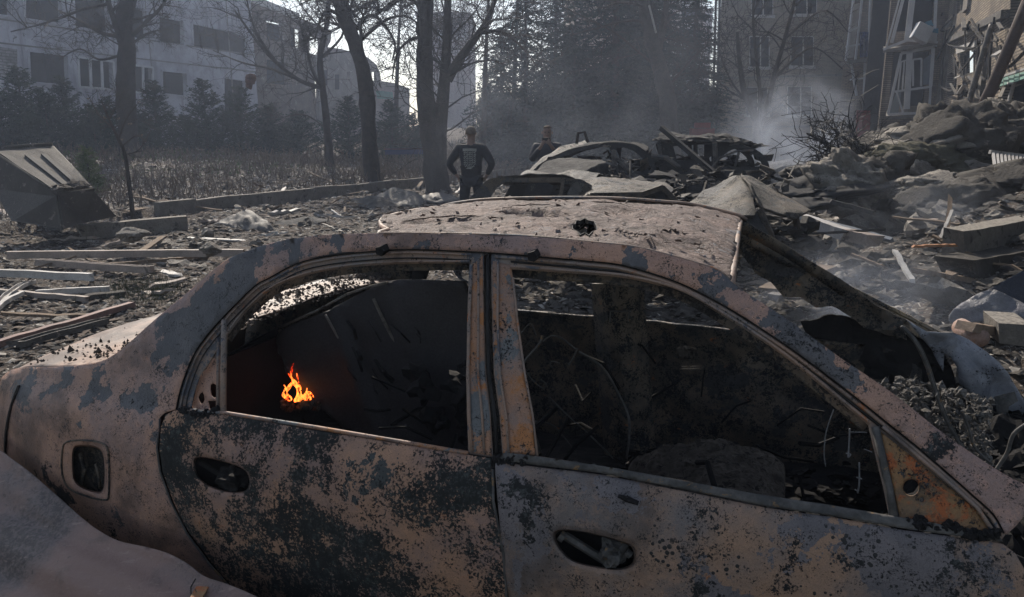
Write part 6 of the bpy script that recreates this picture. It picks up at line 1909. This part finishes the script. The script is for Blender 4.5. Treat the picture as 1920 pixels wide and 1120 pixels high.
    c = w(0, -.012, 1.705)
    keep = [f for f in Fc if (sum((hv[i] - c).z for i in f) / 3 > .035 * k) or (hair_full is False and sum((hv[i] - c).dot(F_) for i in f) / 3 < -.01 * k and sum((hv[i] - c).z for i in f) / 3 > -.05 * k)]
    mesh_obj('hair', hv, keep, m_hair, th, smooth=True, solid=.004)
    for sd in (1, -1):
        V_, Fc = lump(w(.088 * sd, .0, 1.665), .022 * k, 1, 2, sq=(.5, .6, 1.2), rough_=.1); mesh_obj('ear', V_, Fc, m_skin, th, smooth=True)
        V_, Fc = lump(w(.032 * sd, .098, 1.675), .011 * k, 1, 2, rough_=0); mesh_obj('eye', V_, Fc, m_gut, th, smooth=True)
    V_, Fc = lump(w(0, .112, 1.65), .018 * k, 1, 2, sq=(.7, .8, 1.3), rough_=.05); mesh_obj('nose', V_, Fc, m_skin, th, smooth=True)
    V_, Fc = lump(w(0, .1, 1.612), .02 * k, 1, 2, sq=(1.1, .5, .3), rough_=.05); mesh_obj('mouth', V_, Fc, rough_mat('lips', (.2, .08, .07), (.15, .06, .05)), th, smooth=True)
    return th, w, k
m_skin = rough_mat('skin', (.22, .155, .13), (.18, .125, .105), 8, .6, .002, .2, 60)
m_jack = rough_mat('black_hooded_top', (.022, .023, .028), (.032, .033, .04), 4, .9, .01, .6, 20)
m_jack2 = rough_mat('dark_jacket', (.030, .033, .042), (.045, .048, .058), 4, .7, .012, .8, 14)
m_trous = rough_mat('dark_trousers', (.020, .022, .028), (.03, .032, .038), 4, .9, .01, .6, 20)
m_hairg = rough_mat('cropped_grey_hair', (.16, .14, .12), (.12, .10, .09), 20, .9, .003, .6, 90)  # cropped grey, its colour lightened to stand in for rim light
m_hairb = rough_mat('short_brown_hair', (.06, .04, .03), (.045, .03, .025), 20, .8, .003, .6, 90)
f1 = at_y(883, 257, 13.0); f1.z = hgt(f1.x, f1.y)
p1, w1, k1 = person('man seen from behind with hands on hips, pale print on his black top', f1, Vector((.12, 1, 0)), 1.84,
    {'l': ((.21, -.01, 1.42), (.37, -.08, 1.17), (.25, .03, .97)), 'r': ((-.21, -.01, 1.42), (-.37, -.08, 1.17), (-.25, .03, .97)), 'handl': (.21, .06, .93), 'handr': (-.21, .06, .93), 'footl': (.16, 0), 'footr': (-.16, .02)}, m_skin, m_jack, m_trous, m_hairg)
# the print: a bar of lettering-like strokes over rows of squiggles, on the curve of the back
mb = MB(); rs = random.Random(6)
def bk(x, z): return w1(x, -.155 - .0 + .9 * x * x, z)
def stroke(pts, r):
    mb.tube([bk(*p) for p in pts], r, 4)
for z in (1.415, 1.40, 1.385): stroke([(-.115, z), (0, z + .004), (.115, z)], .0055)
for row in range(9):
    z = 1.36 - row * .032
    hw = .105 if row < 7 else .105 - (row - 6) * .03
    for kx in range(5):
        x0 = -hw + kx * hw * 2 / 5
        a = rs.uniform(-.012, .012)
        stroke([(x0, z + a), (x0 + .012, z + .012), (x0 + .025, z - .010), (x0 + .036, z + a)], rs.uniform(.004, .007))
mb.build('back_print', rough_mat('pale_print', (.42, .43, .40), (.34, .35, .33), 9, .8), p1)
f2 = at_y(1026, 257, 13.3); f2.z = hgt(f2.x, f2.y)
p2, w2_, k2 = person('man facing the camera in a dark zipped jacket, holding a phone up to his face', f2, Vector((-.1, -1, 0)), 1.82,
    {'l': ((.20, 0, 1.42), (.26, .10, 1.20), (.09, .26, 1.44)), 'r': ((-.20, 0, 1.42), (-.26, .10, 1.20), (-.09, .26, 1.44)), 'handl': (.045, .27, 1.51), 'handr': (-.045, .27, 1.51), 'footl': (.12, 0), 'footr': (-.12, 0)}, m_skin, m_jack2, m_trous, m_hairb, hair_full=True)
mb = MB(); mb.obox(w2_(0, .275, 1.55), Vector((.07, 0, 0)), Vector((0, .005, 0)), Vector((0, 0, .035)))
mb.build('phone', m_gut, label='small dark phone held up in both hands of the man facing the camera', cat='phone')
# ================================================================== rubble, planks and scrap
def pxbeam(name, a, b, w, h, mat, label, cat, group=None, lift=.03, Da=None, Db=None, bend=0.0, seed=0, prof='box'):
    """a,b pixels (on the ground unless a distance is given)"""
    A = at_y(*a, Da) if Da else gpt(*a, lift); B = at_y(*b, Db) if Db else gpt(*b, lift)
    th = None
    mb = MB()
    n = 10
    d = (B - A)
    side_ = d.cross(Vector((0, 0, 1))).normalized()
    rs = random.Random(seed + int(a[0]))
    pts = []
    for i in range(n + 1):
        t = i / n
        pts.append(A + d * t + Vector((0, 0, 1)) * bend * math.sin(math.pi * t) + Vector((0, 0, 1)) * rs.uniform(-.004, .004) + side_ * rs.uniform(-.006, .006))
    if prof == 'box':
        off = [(-w / 2, -h / 2), (w / 2, -h / 2), (w / 2, h / 2), (-w / 2, h / 2)]
    elif prof == 'channel':
        t_ = min(w, h) * .18
        off = [(-w / 2, -h / 2), (w / 2, -h / 2), (w / 2, h / 2), (w / 2 - t_, h / 2), (w / 2 - t_, -h / 2 + t_), (-w / 2 + t_, -h / 2 + t_), (-w / 2 + t_, h / 2), (-w / 2, h / 2)]
    m = len(off)
    for i, p in enumerate(pts):
        ja = rs.uniform(-.12, .12) if i in (0, n) else 0
        for (x, y) in off:
            mb.v.append(p + side_ * x + Vector((0, 0, y)) + (d.normalized() * w * rs.uniform(-.5, .5) if i in (0, n) else Vector((0, 0, 0))))
    for i in range(n):
        for j in range(m):
            q = i * m + j; r_ = i * m + (j + 1) % m; mb.f.append((q, r_, r_ + m, q + m))
    mb.f.append(tuple(reversed(range(m)))); mb.f.append(tuple(n * m + j for j in range(m)))
    return mb.build(name, mat, label=label, cat=cat, group=group)
m_prof = rough_mat('dusty_frame_profile', (.30, .25, .22), (.21, .18, .16), 3, .65, .004, .6, 50, c3=(.10, .085, .075), th3=.60)
m_prof2 = rough_mat('reddish_profile', (.21, .13, .115), (.16, .11, .10), 3, .65, .004, .6, 50, c3=(.09, .07, .065), th3=.60)
B_ = pxbeam
B_('window_profile', (18, 478), (456, 474), .07, .09, m_prof, 'longest straight pinkish profile lying across the street left of the sedan roof', 'profile', lift=.14)
B_('window_profile', (-30, 510), (172, 520), .06, .08, m_pvc, 'pale profile cut by the left edge, just below the longest one', 'profile', lift=.12)
B_('window_profile', (70, 492), (282, 506), .07, .08, m_prof, 'grey profile with a hollow end lying under the longest pinkish profile', 'profile', lift=.09, prof='channel')
B_('window_profile', (66, 549), (208, 542), .05, .06, m_pvc, 'short pale profile above the weeds', 'profile', lift=.07)
B_('window_profile', (-20, 545), (164, 561), .05, .05, m_prof, 'thin grey profile crossing below the short pale one', 'profile', lift=.05)
B_('window_profile', (-40, 655), (250, 571), .06, .05, m_prof2, 'long reddish profile pointing at the trunk lid', 'profile', lift=.05)
B_('window_profile', (22, 648), (192, 603), .09, .05, m_metal_d, 'dark channel lying in front of the long reddish profile', 'profile', lift=.05, prof='channel')
B_('window_profile', (-20, 592), (62, 528), .07, .04, m_pvc, 'bowed white profile rising at the left edge', 'profile', lift=.03, bend=.06, prof='channel')
B_('window_profile', (-30, 605), (50, 548), .04, .04, m_pvc, 'thinner bowed profile beside the bowed white one', 'profile', lift=.03, bend=.05)
B_('board', (288, 506), (335, 517), .10, .03, m_pvc, 'small pale board end beside the hollow profile', 'board')
B_('board', (190, 498), (372, 482), .06, .04, m_wood, 'warped wooden board just under the longest pinkish profile', 'board', lift=.05)
B_('board', (352, 446), (455, 451), .12, .02, m_pvc, 'flat white board behind the rear roof corner of the sedan', 'board')
B_('board', (262, 474), (306, 444), .10, .03, m_wood, 'short upturned board leaning on the longest profile', 'board', lift=.1)
B_('board', (212, 410), (272, 368), .11, .04, m_wood, 'brown board slanting up beside the dumpster', 'board', lift=.05)
B_('board', (228, 398), (262, 392), .3, .03, m_wood, 'broad plank flat on the ground before the kerb end', 'board')
B_('concrete_beam', (150, 436), (346, 418), .22, .24, m_conc, 'brown concrete beam lying between the dumpster and the kerb', 'beam', lift=.14)
B_('concrete_beam', (160, 560), (236, 552), .12, .08, m_conc_d, 'stubby dark beam among the white profiles', 'beam', lift=.03)
# metal sheets lying about
def crumple(name, poly, lift, mat, label, cat='metal sheet', amp=.06, seed=0, corr=0.0, par=None, step=6, th=.006, D=None, tilt=0.0, group=None):
    V2, F = tri2d(poly, [], step)
    V = []
    cx = sum(p[0] for p in poly) / len(poly); cy = sum(p[1] for p in poly) / len(poly)
    c = at_y(cx, cy, D) if D else gpt(cx, cy, lift)
    # a plane through c, tilted towards the camera
    nrm = Vector((0, -math.sin(tilt), math.cos(tilt)))
    for x, y in V2:
        p = at_plane(x, y, c, nrm)
        h = amp * nz(p, 1.8, seed, 4) + (corr * math.sin(p.dot(Vector((math.cos(seed), math.sin(seed), 0))) * 60) if corr else 0)
        V.append(p + nrm * h)
    return mesh_obj(name, V, F, mat, par, smooth=True, solid=th, label=label, cat=cat, group=group)
crumple('metal_sheet', crv([(398, 412), (430, 402), (462, 393), (482, 404), (500, 418), (520, 440), (486, 440), (455, 436), (420, 424)], 3, True), .12, m_metal_d, 'crumpled corrugated grey sheet in front of the kerb end', tilt=.55, amp=.10, seed=2, corr=.012)
crumple('metal_sheet', crv([(512, 420), (560, 408), (612, 410), (600, 422), (540, 428)], 2, True), .05, m_roofash, 'flat pale crinkled foil sheet right of the corrugated sheet', tilt=.1, amp=.05, seed=4)
crumple('metal_sheet', crv([(655, 374), (690, 368), (730, 378), (760, 392), (740, 400), (700, 395)], 2, True), .08, m_roofash, 'thin bent pale sheet between the kerb and the sedan roof', tilt=.3, amp=.08, seed=5)
crumple('metal_sheet', crv([(700, 365), (730, 355), (770, 362), (800, 380), (760, 392), (715, 385)], 2, True), .15, m_metal_d, 'dark buckled sheet with a brick on it near the man with the printed back', tilt=.4, amp=.12, seed=6)
crumple('metal_sheet', crv([(790, 368), (830, 362), (860, 372), (850, 382), (800, 380)], 2, True), .1, m_metal_d, 'small dark sheet by the feet of the man with the printed back', tilt=.3, amp=.08, seed=7)
crumple('metal_sheet', crv([(60, 425), (70, 400), (90, 392), (118, 408), (120, 430), (70, 440)], 3, True), .15, m_metal_d, 'bent dark sheet leaning against the front of the dumpster', tilt=1.0, amp=.08, seed=9)
# round dark disc behind the rear window opening
mb = MB(); c = gpt(612, 563, .35)
n = 28
mb.v = [c + Vector((.26 * math.cos(2 * math.pi * k / n), .2 * math.sin(2 * math.pi * k / n), .0)) for k in range(n)]; mb.f = [tuple(range(n))]
mb.build('pot_lid', m_wreck_d, solid=.02, label='dark round lid lying on the rubble seen through the rear window', cat='lid')
pxbeam('window_profile', (520, 556), (606, 530), .06, .05, m_pvc, 'pale profile seen through the rear window opening', 'profile', lift=.1)

# ---- dumpster
m_dump = rough_mat('dusty_dumpster', (.062, .056, .05), (.04, .036, .033), 2.5, .8, .008, .6, 40, c3=(.13, .115, .10), th3=.60, dust=(.085, .078, .07))
tl, tr = at_y(-12, 284, 12.6), at_y(99, 277, 12.9)
fr_, fl_ = at_y(174, 356, 11.6), at_y(108, 365, 11.2)
dump = thing('dumpster', tuple(at_y(90, 425, 11.3)), 'tipped grey dumpster with slanting ribbed lid and ash on its lip', 'dumpster')
bl, br = at_y(24, 415, 11.3), at_y(118, 430, 11.0)
bb = at_y(155, 418, 11.5)
lf = at_y(-12, 350, 12.4)
mb = MB()
mb.add([tl, fl_, br, bl, lf], [(0, 1, 2, 3, 4)])
mb.add([fl_, fr_, bb, br], [(0, 1, 2, 3)])
mb.add([tl + Vector((0, 1.0, -.6)), tr + Vector((0, .9, -.9)), bb + Vector((0, 1, 0)), bl + Vector((0, 1, 0))], [(0, 1, 2, 3)])
mb.add([tr, fr_, bb, bb + Vector((0, 1, 0)), tr + Vector((0, .9, -.9))], [(0, 1, 2, 3, 4)])
mb.build('bin_body', m_dump, dump, solid=.02)
mb = MB()
mb.grid(lambda a, b: (tl.lerp(fl_, b)).lerp(tr.lerp(fr_, b), a) + Vector((0, 0, .02 + .012 * nz((a * 3, b * 3, 0), 1, 3))), 14, 14)
mb.build('lid', m_dump, dump, solid=.02)
for t in (.36, .66):
    mb = MB()
    a = tl.lerp(tr, t + .02) + Vector((0, 0, .04)); b = fl_.lerp(fr_, t) + Vector((0, 0, .05))
    a = a.lerp(b, .22)
    mb.bar(a, b, .07, .05); mb.build('rib', m_wreck_d, dump)  # shadow lines on the lid put into the dark rib colour
mb = MB()
mb.tube([tl, fl_, fr_], .03, 6); mb.tube([tr, fr_], .035, 6); mb.tube([tl + Vector((0, 0, .05)), tr + Vector((0, 0, .05))], .04, 6)
mb.build('rim', m_dump, dump, smooth=True)
junk('ash_crumbs', lambda rs: fl_.lerp(fr_, rs.uniform(.0, 1.0)).lerp(tl.lerp(tr, .6), rs.uniform(0, .12)) + Vector((0, 0, .06)), 34, m_ash, dump, 3, .02, .07)
0 and px_box('dumpster', [(-40, 345), (2, 362), (16, 392), (-30, 420)], 10.0, .5, m_dump, 'corner of a second grey bin at the left edge', 'dumpster')

# blue low barrier far behind
mb = MB(); mb.bar(at_y(722, 284, 30), at_y(802, 283, 30), .05, .25); mb.build('barrier', rough_mat('blue_tarp', (.05, .06, .14), (.04, .05, .11), 2, .8), label='low dark blue barrier beyond the thick leaning trunk', cat='barrier')
mb = MB(); mb.bar(at_y(720, 280, 30), at_y(804, 279, 30), .05, .05); mb.build('rail', rough_mat('rusty_rail', (.22, .12, .07), (.15, .09, .06), 2, .8), label='thin rust coloured rail lying on the blue barrier', cat='rail')
# distant bits of red
mb = MB(); q = at_y(1316, 250, 30); mb.obox(q, (.45, 0, 0), (0, .2, 0), (0, 0, .18)); mb.obox(q + Vector((0, 0, .3)), (.3, 0, 0), (0, .15, 0), (0, 0, .1))
mb.build('red_crate', rough_mat('dull_red', (.20, .03, .03), (.14, .02, .02), 3, .8), label='small dull red crate far behind the burnt people carrier', cat='crate')

# ---- boulders: torn, dust covered masses at the right
def boulder(label, px, py, D, sx, sy, sz, seed, mat=None, rot=0.0, amp=.55, sub=5, fold=.12):
    rs = random.Random(seed)
    c = at_y(px, py, D)
    bm = bmesh.new(); bmesh.ops.create_icosphere(bm, subdivisions=sub, radius=1)
    M_ = Matrix.Rotation(rot, 3, 'Y')
    V = []
    for v in bm.verts:
        d = v.co.normalized()
        k = 1 + amp * nz(d, 1.3, seed, 5)
        w_ = nz(d, 2.2, seed + 3, 3)
        k += fold * (1 - abs(math.sin(6 * w_ + 3 * d.x + d.z * 2))) ** 2 + .10 * nz(d, 6, seed, 5)
        cl = noise.cell_vector(d * 3.3 + Vector((seed, 0, 0))); k += .04 * (cl.x - .5)
        # broken flat faces
        for q in range(5):
            pn = Vector((math.sin(seed * 3.1 + q * 2.4), math.cos(seed * 1.7 + q * 1.9), math.sin(seed + q * 3.3))).normalized()
            dd = (d * k).dot(pn)
            if dd > .9: k *= .9 / dd
        p = M_ @ Vector((d.x * sx, d.y * sy, d.z * sz)) * k
        V.append(c + p)
    F = [tuple(v.index for v in f.verts) for f in bm.faces]
    bm.free()
    return mesh_obj('boulder', V, F, mat or m_conc, smooth=True, label=label, cat='rubble block', group=None)
boulder('largest dusty boulder with a torn overhang, topmost on the rubble heap', 1778, 292, 11.6, .95, .8, .68, 3, m_conc_d, .15)
boulder('pale topped slab draped over the largest boulder', 1748, 262, 11.6, .78, .6, .24, 4, m_conc, -.2)
boulder('dark shaggy lump left of the largest boulder', 1660, 275, 12.4, .48, .4, .26, 5, m_conc_d, .1, amp=.8)
boulder('olive smooth block bulging under the overhang of the largest boulder', 1720, 322, 10.8, .85, .6, .34, 6, rough_mat('olive_rubble', (.10, .095, .07), (.07, .065, .05), 2.4, .95, .02, 1.0, 30), 0)
boulder('flat topped grey block with grooved face beside the burnt branches', 1602, 352, 10.0, .62, .6, .40, 7, m_conc, .35)
boulder('crumbling dark lump between the grooved block and the pale bowl', 1650, 345, 9.8, .42, .4, .36, 8, m_conc_d, -.2, amp=.8)
boulder('rounded grey mound behind the crumbling lump', 1690, 330, 10.6, .5, .5, .30, 9, m_conc, .0)
boulder('pale bowl shaped fragment below the olive block', 1738, 352, 9.2, .40, .35, .17, 10, m_conc, -.15)
boulder('grey torn mass high at the right edge', 1905, 248, 12, .42, .5, .38, 12, m_conc_d, .2, amp=.8)
boulder('wrinkled pale cloth like heap right of the bent pipe', 1880, 215, 13, .30, .4, .26, 13, m_conc, .5, amp=.7)
boulder('low grey mound below the radiator', 1890, 345, 9.0, .5, .5, .26, 14, m_conc_d, 0)
boulder('dim lump under the pale bowl fragment', 1800, 385, 8.6, .6, .5, .24, 15, m_conc_d, 0)
boulder('dark round hummock before the smoking wreck', 1540, 330, 11.5, .55, .5, .22, 16, m_wreck_d, -.3)
boulder('low heap of black cinders left of the grooved block', 1490, 372, 9.8, .8, .6, .20, 17, m_wreck_d, -.1, amp=.9)
boulder('small broken stone on the ground beside the trunk weeds', 395, 468, 7.5, .10, .09, .06, 19, m_conc)
boulder('pale stone behind the concrete beam', 248, 440, 10.2, .2, .16, .10, 20, m_conc)

# radiator (ribbed) on the rubble
rad = thing('radiator', tuple(at_y(1890, 325, 9.6)), 'pale ribbed radiator lying on the heap at the right edge', 'radiator')
for k in range(15):
    x = 1862 + k * 7.2
    mb = MB(); mb.bar(at_y(x, 287 + k * .9, 9.9), at_y(x + 3, 312 + k * 1.0, 9.4), .028, .04); mb.build('fin', m_pvc, rad)
mb = MB(); mb.bar(at_y(1856, 285, 9.9), at_y(1975, 300, 9.9), .05, .05); mb.bar(at_y(1858, 318, 9.35), at_y(1975, 332, 9.35), .05, .06); mb.build('rail', m_pvc, rad)

# slabs and beams on the right slope
B_('concrete_slab', (1785, 468), (1975, 430), .22, .34, m_conc, 'grey concrete beam with torn mesh end at the right edge, above the smoking hollow', 'slab', Da=6.3, Db=7.6)
B_('concrete_slab', (1800, 500), (1975, 470), .3, .16, m_conc_d, 'dark underside slab below the torn concrete beam', 'slab', Da=6.0, Db=7.0)
B_('window_profile', (1500, 410), (1592, 442), .10, .10, m_pvc, 'broken pinkish white profile end behind the sedan pillar', 'profile', Da=7.2, Db=6.6)
B_('window_profile', (1595, 442), (1640, 452), .12, .10, m_prof, 'second piece of the broken profile, pointing right', 'profile', Da=6.6, Db=6.4)
B_('board', (1520, 412), (1660, 448), .16, .04, rough_mat('bluish_board', (.13, .15, .18), (.10, .11, .13), 3, .7), 'bluish board lying behind the broken profile', 'board', Da=7.5, Db=7.0)
B_('board', (1762, 450), (1785, 395), .05, .02, m_pvc, 'upright pale splinter standing in the rubble', 'board', Da=7.0, Db=7.0)
B_('board', (1775, 440), (1782, 372), .08, .02, m_wood, 'taller grey splinter behind the upright pale one', 'board', Da=7.3, Db=7.3)
B_('board', (1748, 442), (1772, 455), .05, .02, m_wood, 'short orange tinted lath at the foot of the upright splinters', 'board', Da=6.7, Db=6.6)
B_('board', (1712, 462), (1790, 460), .04, .02, rough_mat('orange_lath', (.28, .13, .06), (.2, .1, .05), 3, .7), 'orange lath lying level, left of the torn concrete beam', 'board', Da=6.2, Db=6.2)
B_('board', (1780, 436), (1915, 372), .06, .03, m_wood, 'long thin lath slanting up to the right edge', 'board', Da=7.6, Db=8.6)
B_('board', (1800, 440), (1935, 385), .08, .03, m_wood, 'darker lath parallel under the long thin one', 'board', Da=7.3, Db=8.2)
B_('board', (1640, 400), (1560, 378), .06, .05, m_wreck_d, 'charred batten across the foot of the grooved block', 'board', Da=8.6, Db=8.8)
B_('board', (1678, 470), (1712, 528), .035, .02, m_pvc, 'pale stick standing in the smoke right of the sedan pillar', 'board', Da=5.4, Db=5.0)
B_('board', (1720, 508), (1830, 528), .10, .04, m_wood, 'grey plank lying level above the wrinkled plastic', 'board', Da=5.6, Db=5.8)
B_('board', (1655, 500), (1600, 478), .03, .02, m_wood, 'thin stick in the smoke left of the pale one', 'board', Da=5.6, Db=5.8)
B_('board', (1440, 545), (1560, 500), .12, .04, m_wood, 'dusty plank inside the far engine bay opening', 'board', Da=4.6, Db=4.9)
B_('board', (1448, 560), (1530, 515), .08, .04, m_metal_d, 'grey strip below the dusty plank', 'board', Da=4.5, Db=4.8)
B_('board', (1812, 612), (1878, 622), .10, .05, m_wood, 'brown plank lying against the rough brick', 'board', Da=4.0, Db=4.2)
px_box('brick', [(1872, 606), (1935, 610), (1935, 652), (1874, 644)], 4.0, .3, m_conc, 'rough pinkish block at the right edge below the plastic', 'brick')
crumple('plastic_sheet', crv([(1780, 590), (1815, 560), (1850, 550), (1890, 562), (1930, 590), (1925, 608), (1850, 600), (1800, 606)], 3, True), 0, rough_mat('wrinkled_plastic', (.19, .19, .20), (.12, .12, .14), 5, .4, .02, 1, 20), 'wrinkled pale plastic sheet at the right edge', 'plastic sheet', D=4.6, tilt=.7, amp=.10, seed=3)
crumple('metal_sheet', [(1838, 552), (1940, 495), (1960, 600), (1890, 565)], 0, rough_mat('dark_blue_sheet', (.03, .033, .045), (.045, .05, .065), 3, .5), 'dark flat sheet propped above the wrinkled plastic', D=4.9, tilt=1.0, amp=.03, seed=8)
pipe_c = [at_y(1800, 612, 4.2), at_y(1840, 636, 4.0)]
mb = MB(); mb.tube(pipe_c, .05, 12); mb.build('pipe', rough_mat('clay_pipe', (.30, .17, .12), (.25, .2, .18), 3, .8), smooth=True, label='short pale pipe with a pink end beside the far wing', cat='pipe')

# ---- many similar loose pieces on the ground: share a mesh, each its own object
rs = random.Random(99)
def proto_chunk(seed):
    V, F = lump((0, 0, 0), 1, seed, 2, sq=(1, .8, .55), rough_=.9)
    return V, F
protos = []
for k in range(6):
    V, F = proto_chunk(k * 3 + 1)
    me = bpy.data.meshes.new('stone'); me.from_pydata([tuple(v) for v in V], [], F); me.materials.append((m_conc, m_conc_d, m_conc)[k % 3]); protos.append(me)
def scatter(name, meshes, n, area, smin, smax, label, cat, group, flat=False, seed=0):
    rs = random.Random(seed); k = 0
    while k < n:
        s, nn = rs.uniform(*area[0]), rs.uniform(*area[1])
        p = K0 + DS * s + NS * nn
        if p.y < 3.2 or abs(p.x) > p.y * .72: continue
        if car_zone(p): continue
        k += 1
        sc = rs.uniform(smin, smax) * (1 + p.y * .03)
        o = bpy.data.objects.new(name, rs.choice(meshes)); COL.objects.link(o)
        o.location = (p.x, p.y, hgt(p.x, p.y) + (sc * .02 if flat else sc * .3))
        o.rotation_euler = (rs.uniform(-.25, .25), rs.uniform(-.25, .25), rs.uniform(0, 6.28)) if flat else (rs.uniform(-.5, .5), rs.uniform(-.5, .5), rs.uniform(0, 6.28))
        o.scale = (sc, sc, sc)
        tag(o, label, cat, group)
def car_zone(p):
    u, v, w = uvw(p)
    return -1.2 < u < 3 and -2.5 < v < 1.9
scatter('stone', protos, 150, ((-12, 12), (-7.5, 3)), .025, .10, 'broken stone lying among litter on the ground', 'stone', 'stones scattered on the street', seed=1)
scatter('stone', protos, 130, ((-16, 6), (-17, -11.4)), .05, .20, 'lump of broken masonry on the rubble slope', 'stone', 'masonry lumps on the rubble slope', seed=2)
pm = []
for k in range(6):
    L, w_, h_ = (1.0, .9, .7, 1.2, .5, .8)[k], (.06, .09, .05, .05, .12, .03)[k], (.02, .03, .04, .02, .015, .02)[k]
    mb = MB(); n = 8
    r2 = random.Random(k)
    for i in range(n + 1):
        x = -L / 2 + L * i / n; zz = .03 * math.sin(i / n * math.pi) * r2.uniform(-1, 1); yy = r2.uniform(-.004, .004)
        ww = w_ / 2 * (1 if 0 < i < n else r2.uniform(.2, .9))
        for a, b in ((-ww, -h_ / 2), (ww, -h_ / 2), (ww, h_ / 2), (-ww, h_ / 2)): mb.v.append(Vector((x, yy + a, zz + b)))
    for i in range(n):
        for j in range(4):
            q = i * 4 + j; r_ = i * 4 + (j + 1) % 4; mb.f.append((q, r_, r_ + 4, q + 4))
    mb.f += [(3, 2, 1, 0), (n * 4, n * 4 + 1, n * 4 + 2, n * 4 + 3)]
    me = bpy.data.meshes.new('lath'); me.from_pydata([tuple(v) for v in mb.v], [], mb.f); me.materials.append((m_wood, m_prof, m_pvc, m_wood, m_conc, m_metal_d)[k]); pm.append(me)
scatter('lath', pm, 140, ((-12, 12), (-7, 3)), .35, 1.1, 'broken lath lying loose on the littered street', 'lath', 'laths scattered on the street', True, 3)
scatter('lath', pm, 120, ((-16, 8), (-17, -11)), .5, 1.5, 'splintered lath sticking out of the rubble slope', 'lath', 'laths on the rubble slope', True, 4)

# ---- uncountable litter
def litter(name, label, n, mat, seed, smin, smax, region):
    rs = random.Random(seed); mb = MB()
    k = 0
    while k < n:
        r_ = 3.2 * math.exp(rs.random() * 2.45); a = rs.uniform(-.66, .66)
        p = Vector((r_ * math.sin(a), r_ * math.cos(a), 0))
        s, nn = street(p.x, p.y)
        if not region(s, nn, p) or car_zone(p): continue
        k += 1
        p.z = hgt(p.x, p.y)
        sc = rs.uniform(smin, smax) * (.5 + r_ * .055)
        th_ = rs.uniform(0, 6.28)
        ax = Vector((math.cos(th_), math.sin(th_), rs.uniform(-.4, .4))) * sc; ay = Vector((-math.sin(th_), math.cos(th_), rs.uniform(-.4, .4))) * sc * rs.uniform(.15, .9)
        up = Vector((0, 0, rs.uniform(.1, .5) * sc))
        c = p + Vector((0, 0, sc * .2))
        i = len(mb.v)
        mb.v += [c - ax - ay, c + ax * rs.uniform(.5, 1) - ay, c + ax + ay * rs.uniform(.4, 1), c - ax * rs.uniform(.3, 1) + ay, c + up]
        mb.f += [(i, i + 1, i + 4), (i + 1, i + 2, i + 4), (i + 2, i + 3, i + 4), (i + 3, i, i + 4)]
    return mesh_obj(name, mb.v, mb.f, mat, kind='stuff', label=label, cat='litter')
left = lambda s, nn, p: nn > -9 and not (nn > 9) 
right = lambda s, nn, p: nn < -9 and nn > -17
m_fl = rough_mat('pale_litter', (.33, .31, .28), (.22, .20, .18), 9, .8, .005, .5, 40)
m_fb = rough_mat('brown_litter', (.13, .10, .08), (.08, .065, .055), 9, .9, .005, .5, 40)
m_fd = rough_mat('dark_litter', (.04, .036, .033), (.025, .023, .022), 9, .9, .005, .5, 40)
litter('litter', 'pale fragments strewn over the street', 5200, m_fl, 1, .012, .045, left)
litter('litter', 'brown fragments strewn over the street', 6500, m_fb, 2, .015, .07, left)
litter('litter', 'dark fragments strewn over the street', 4500, m_fd, 3, .015, .07, left)
litter('litter', 'pale scraps caught among the dry stalks of the planted strip', 2600, m_fl, 11, .014, .05, lambda s, nn, p: 0 < nn < 11)
litter('rubble', 'pale crumbled masonry on the rubble slope', 3000, m_fl, 4, .012, .06, right)
litter('rubble', 'dull grey crumbled masonry on the rubble slope', 6500, m_conc_d, 5, .02, .12, right)
litter('rubble', 'charred crumbs on the rubble slope', 4000, m_fd, 6, .02, .10, right)

# ---- drifting smoke
def smoke(label, c, r, dens, seed, col=(.66, .74, .90), rot=0.0, sc=1.0):
    """soft cloud in a closed ellipsoid: density falls to nothing at the skin"""
    c = Vector(c)
    bm = bmesh.new(); bmesh.ops.create_icosphere(bm, subdivisions=3, radius=1)
    V = [c + Vector((v.co.x * r[0], v.co.y * r[1], v.co.z * r[2])) for v in bm.verts]; F = [tuple(v.index for v in f.verts) for f in bm.faces]; bm.free()
    g = G('smoke_cloud')
    rel = g.n('ShaderNodeVectorMath', {0: g.P, 1: tuple(c)}, operation='SUBTRACT').outputs[0]
    rel = g.n('ShaderNodeVectorMath', {0: rel, 1: tuple(1 / x for x in r)}, operation='MULTIPLY').outputs[0]
    ln = g.n('ShaderNodeVectorMath', {0: rel}, operation='LENGTH').outputs['Value']
    fall = g.mr(ln, 1.0, .15)
    nn = g.noise(sc / max(r) * 2.2, 4, .6, 1.2, seed)
    d = g.m_('MULTIPLY', g.m_('MULTIPLY', fall, g.mr(nn, .38, .70)), dens)
    pv = g.n('ShaderNodeVolumePrincipled', {'Color': col, 'Density': d, 'Anisotropy': .4})
    g.t.links.new(pv.outputs[0], g.out.inputs['Volume'])
    return mesh_obj('smoke', V, F, g.m, kind='stuff', label=label, cat='smoke')
smoke('blue grey smoke rising between the burnt people carrier and the rubble', at_y(1480, 262, 14.6), (1.7, 1.5, 1.5), .5, 3)
smoke('thin smoke hanging over the engine bay of the foreground sedan', at_y(1600, 560, 3.9), (.80, .6, .42), .8, 5)
smoke('smoke drifting behind the two standing men', at_y(960, 250, 17), (3.4, 2.2, 2.6), .05, 7)
smoke('pale smoke in front of the conifers above the burnt cars', at_y(1240, 200, 20), (5.5, 4, 3.6), .03, 9)
smoke('smoke wisp over the masonry at the right', at_y(1740, 400, 7.6), (1.3, .9, .45), .22, 11)
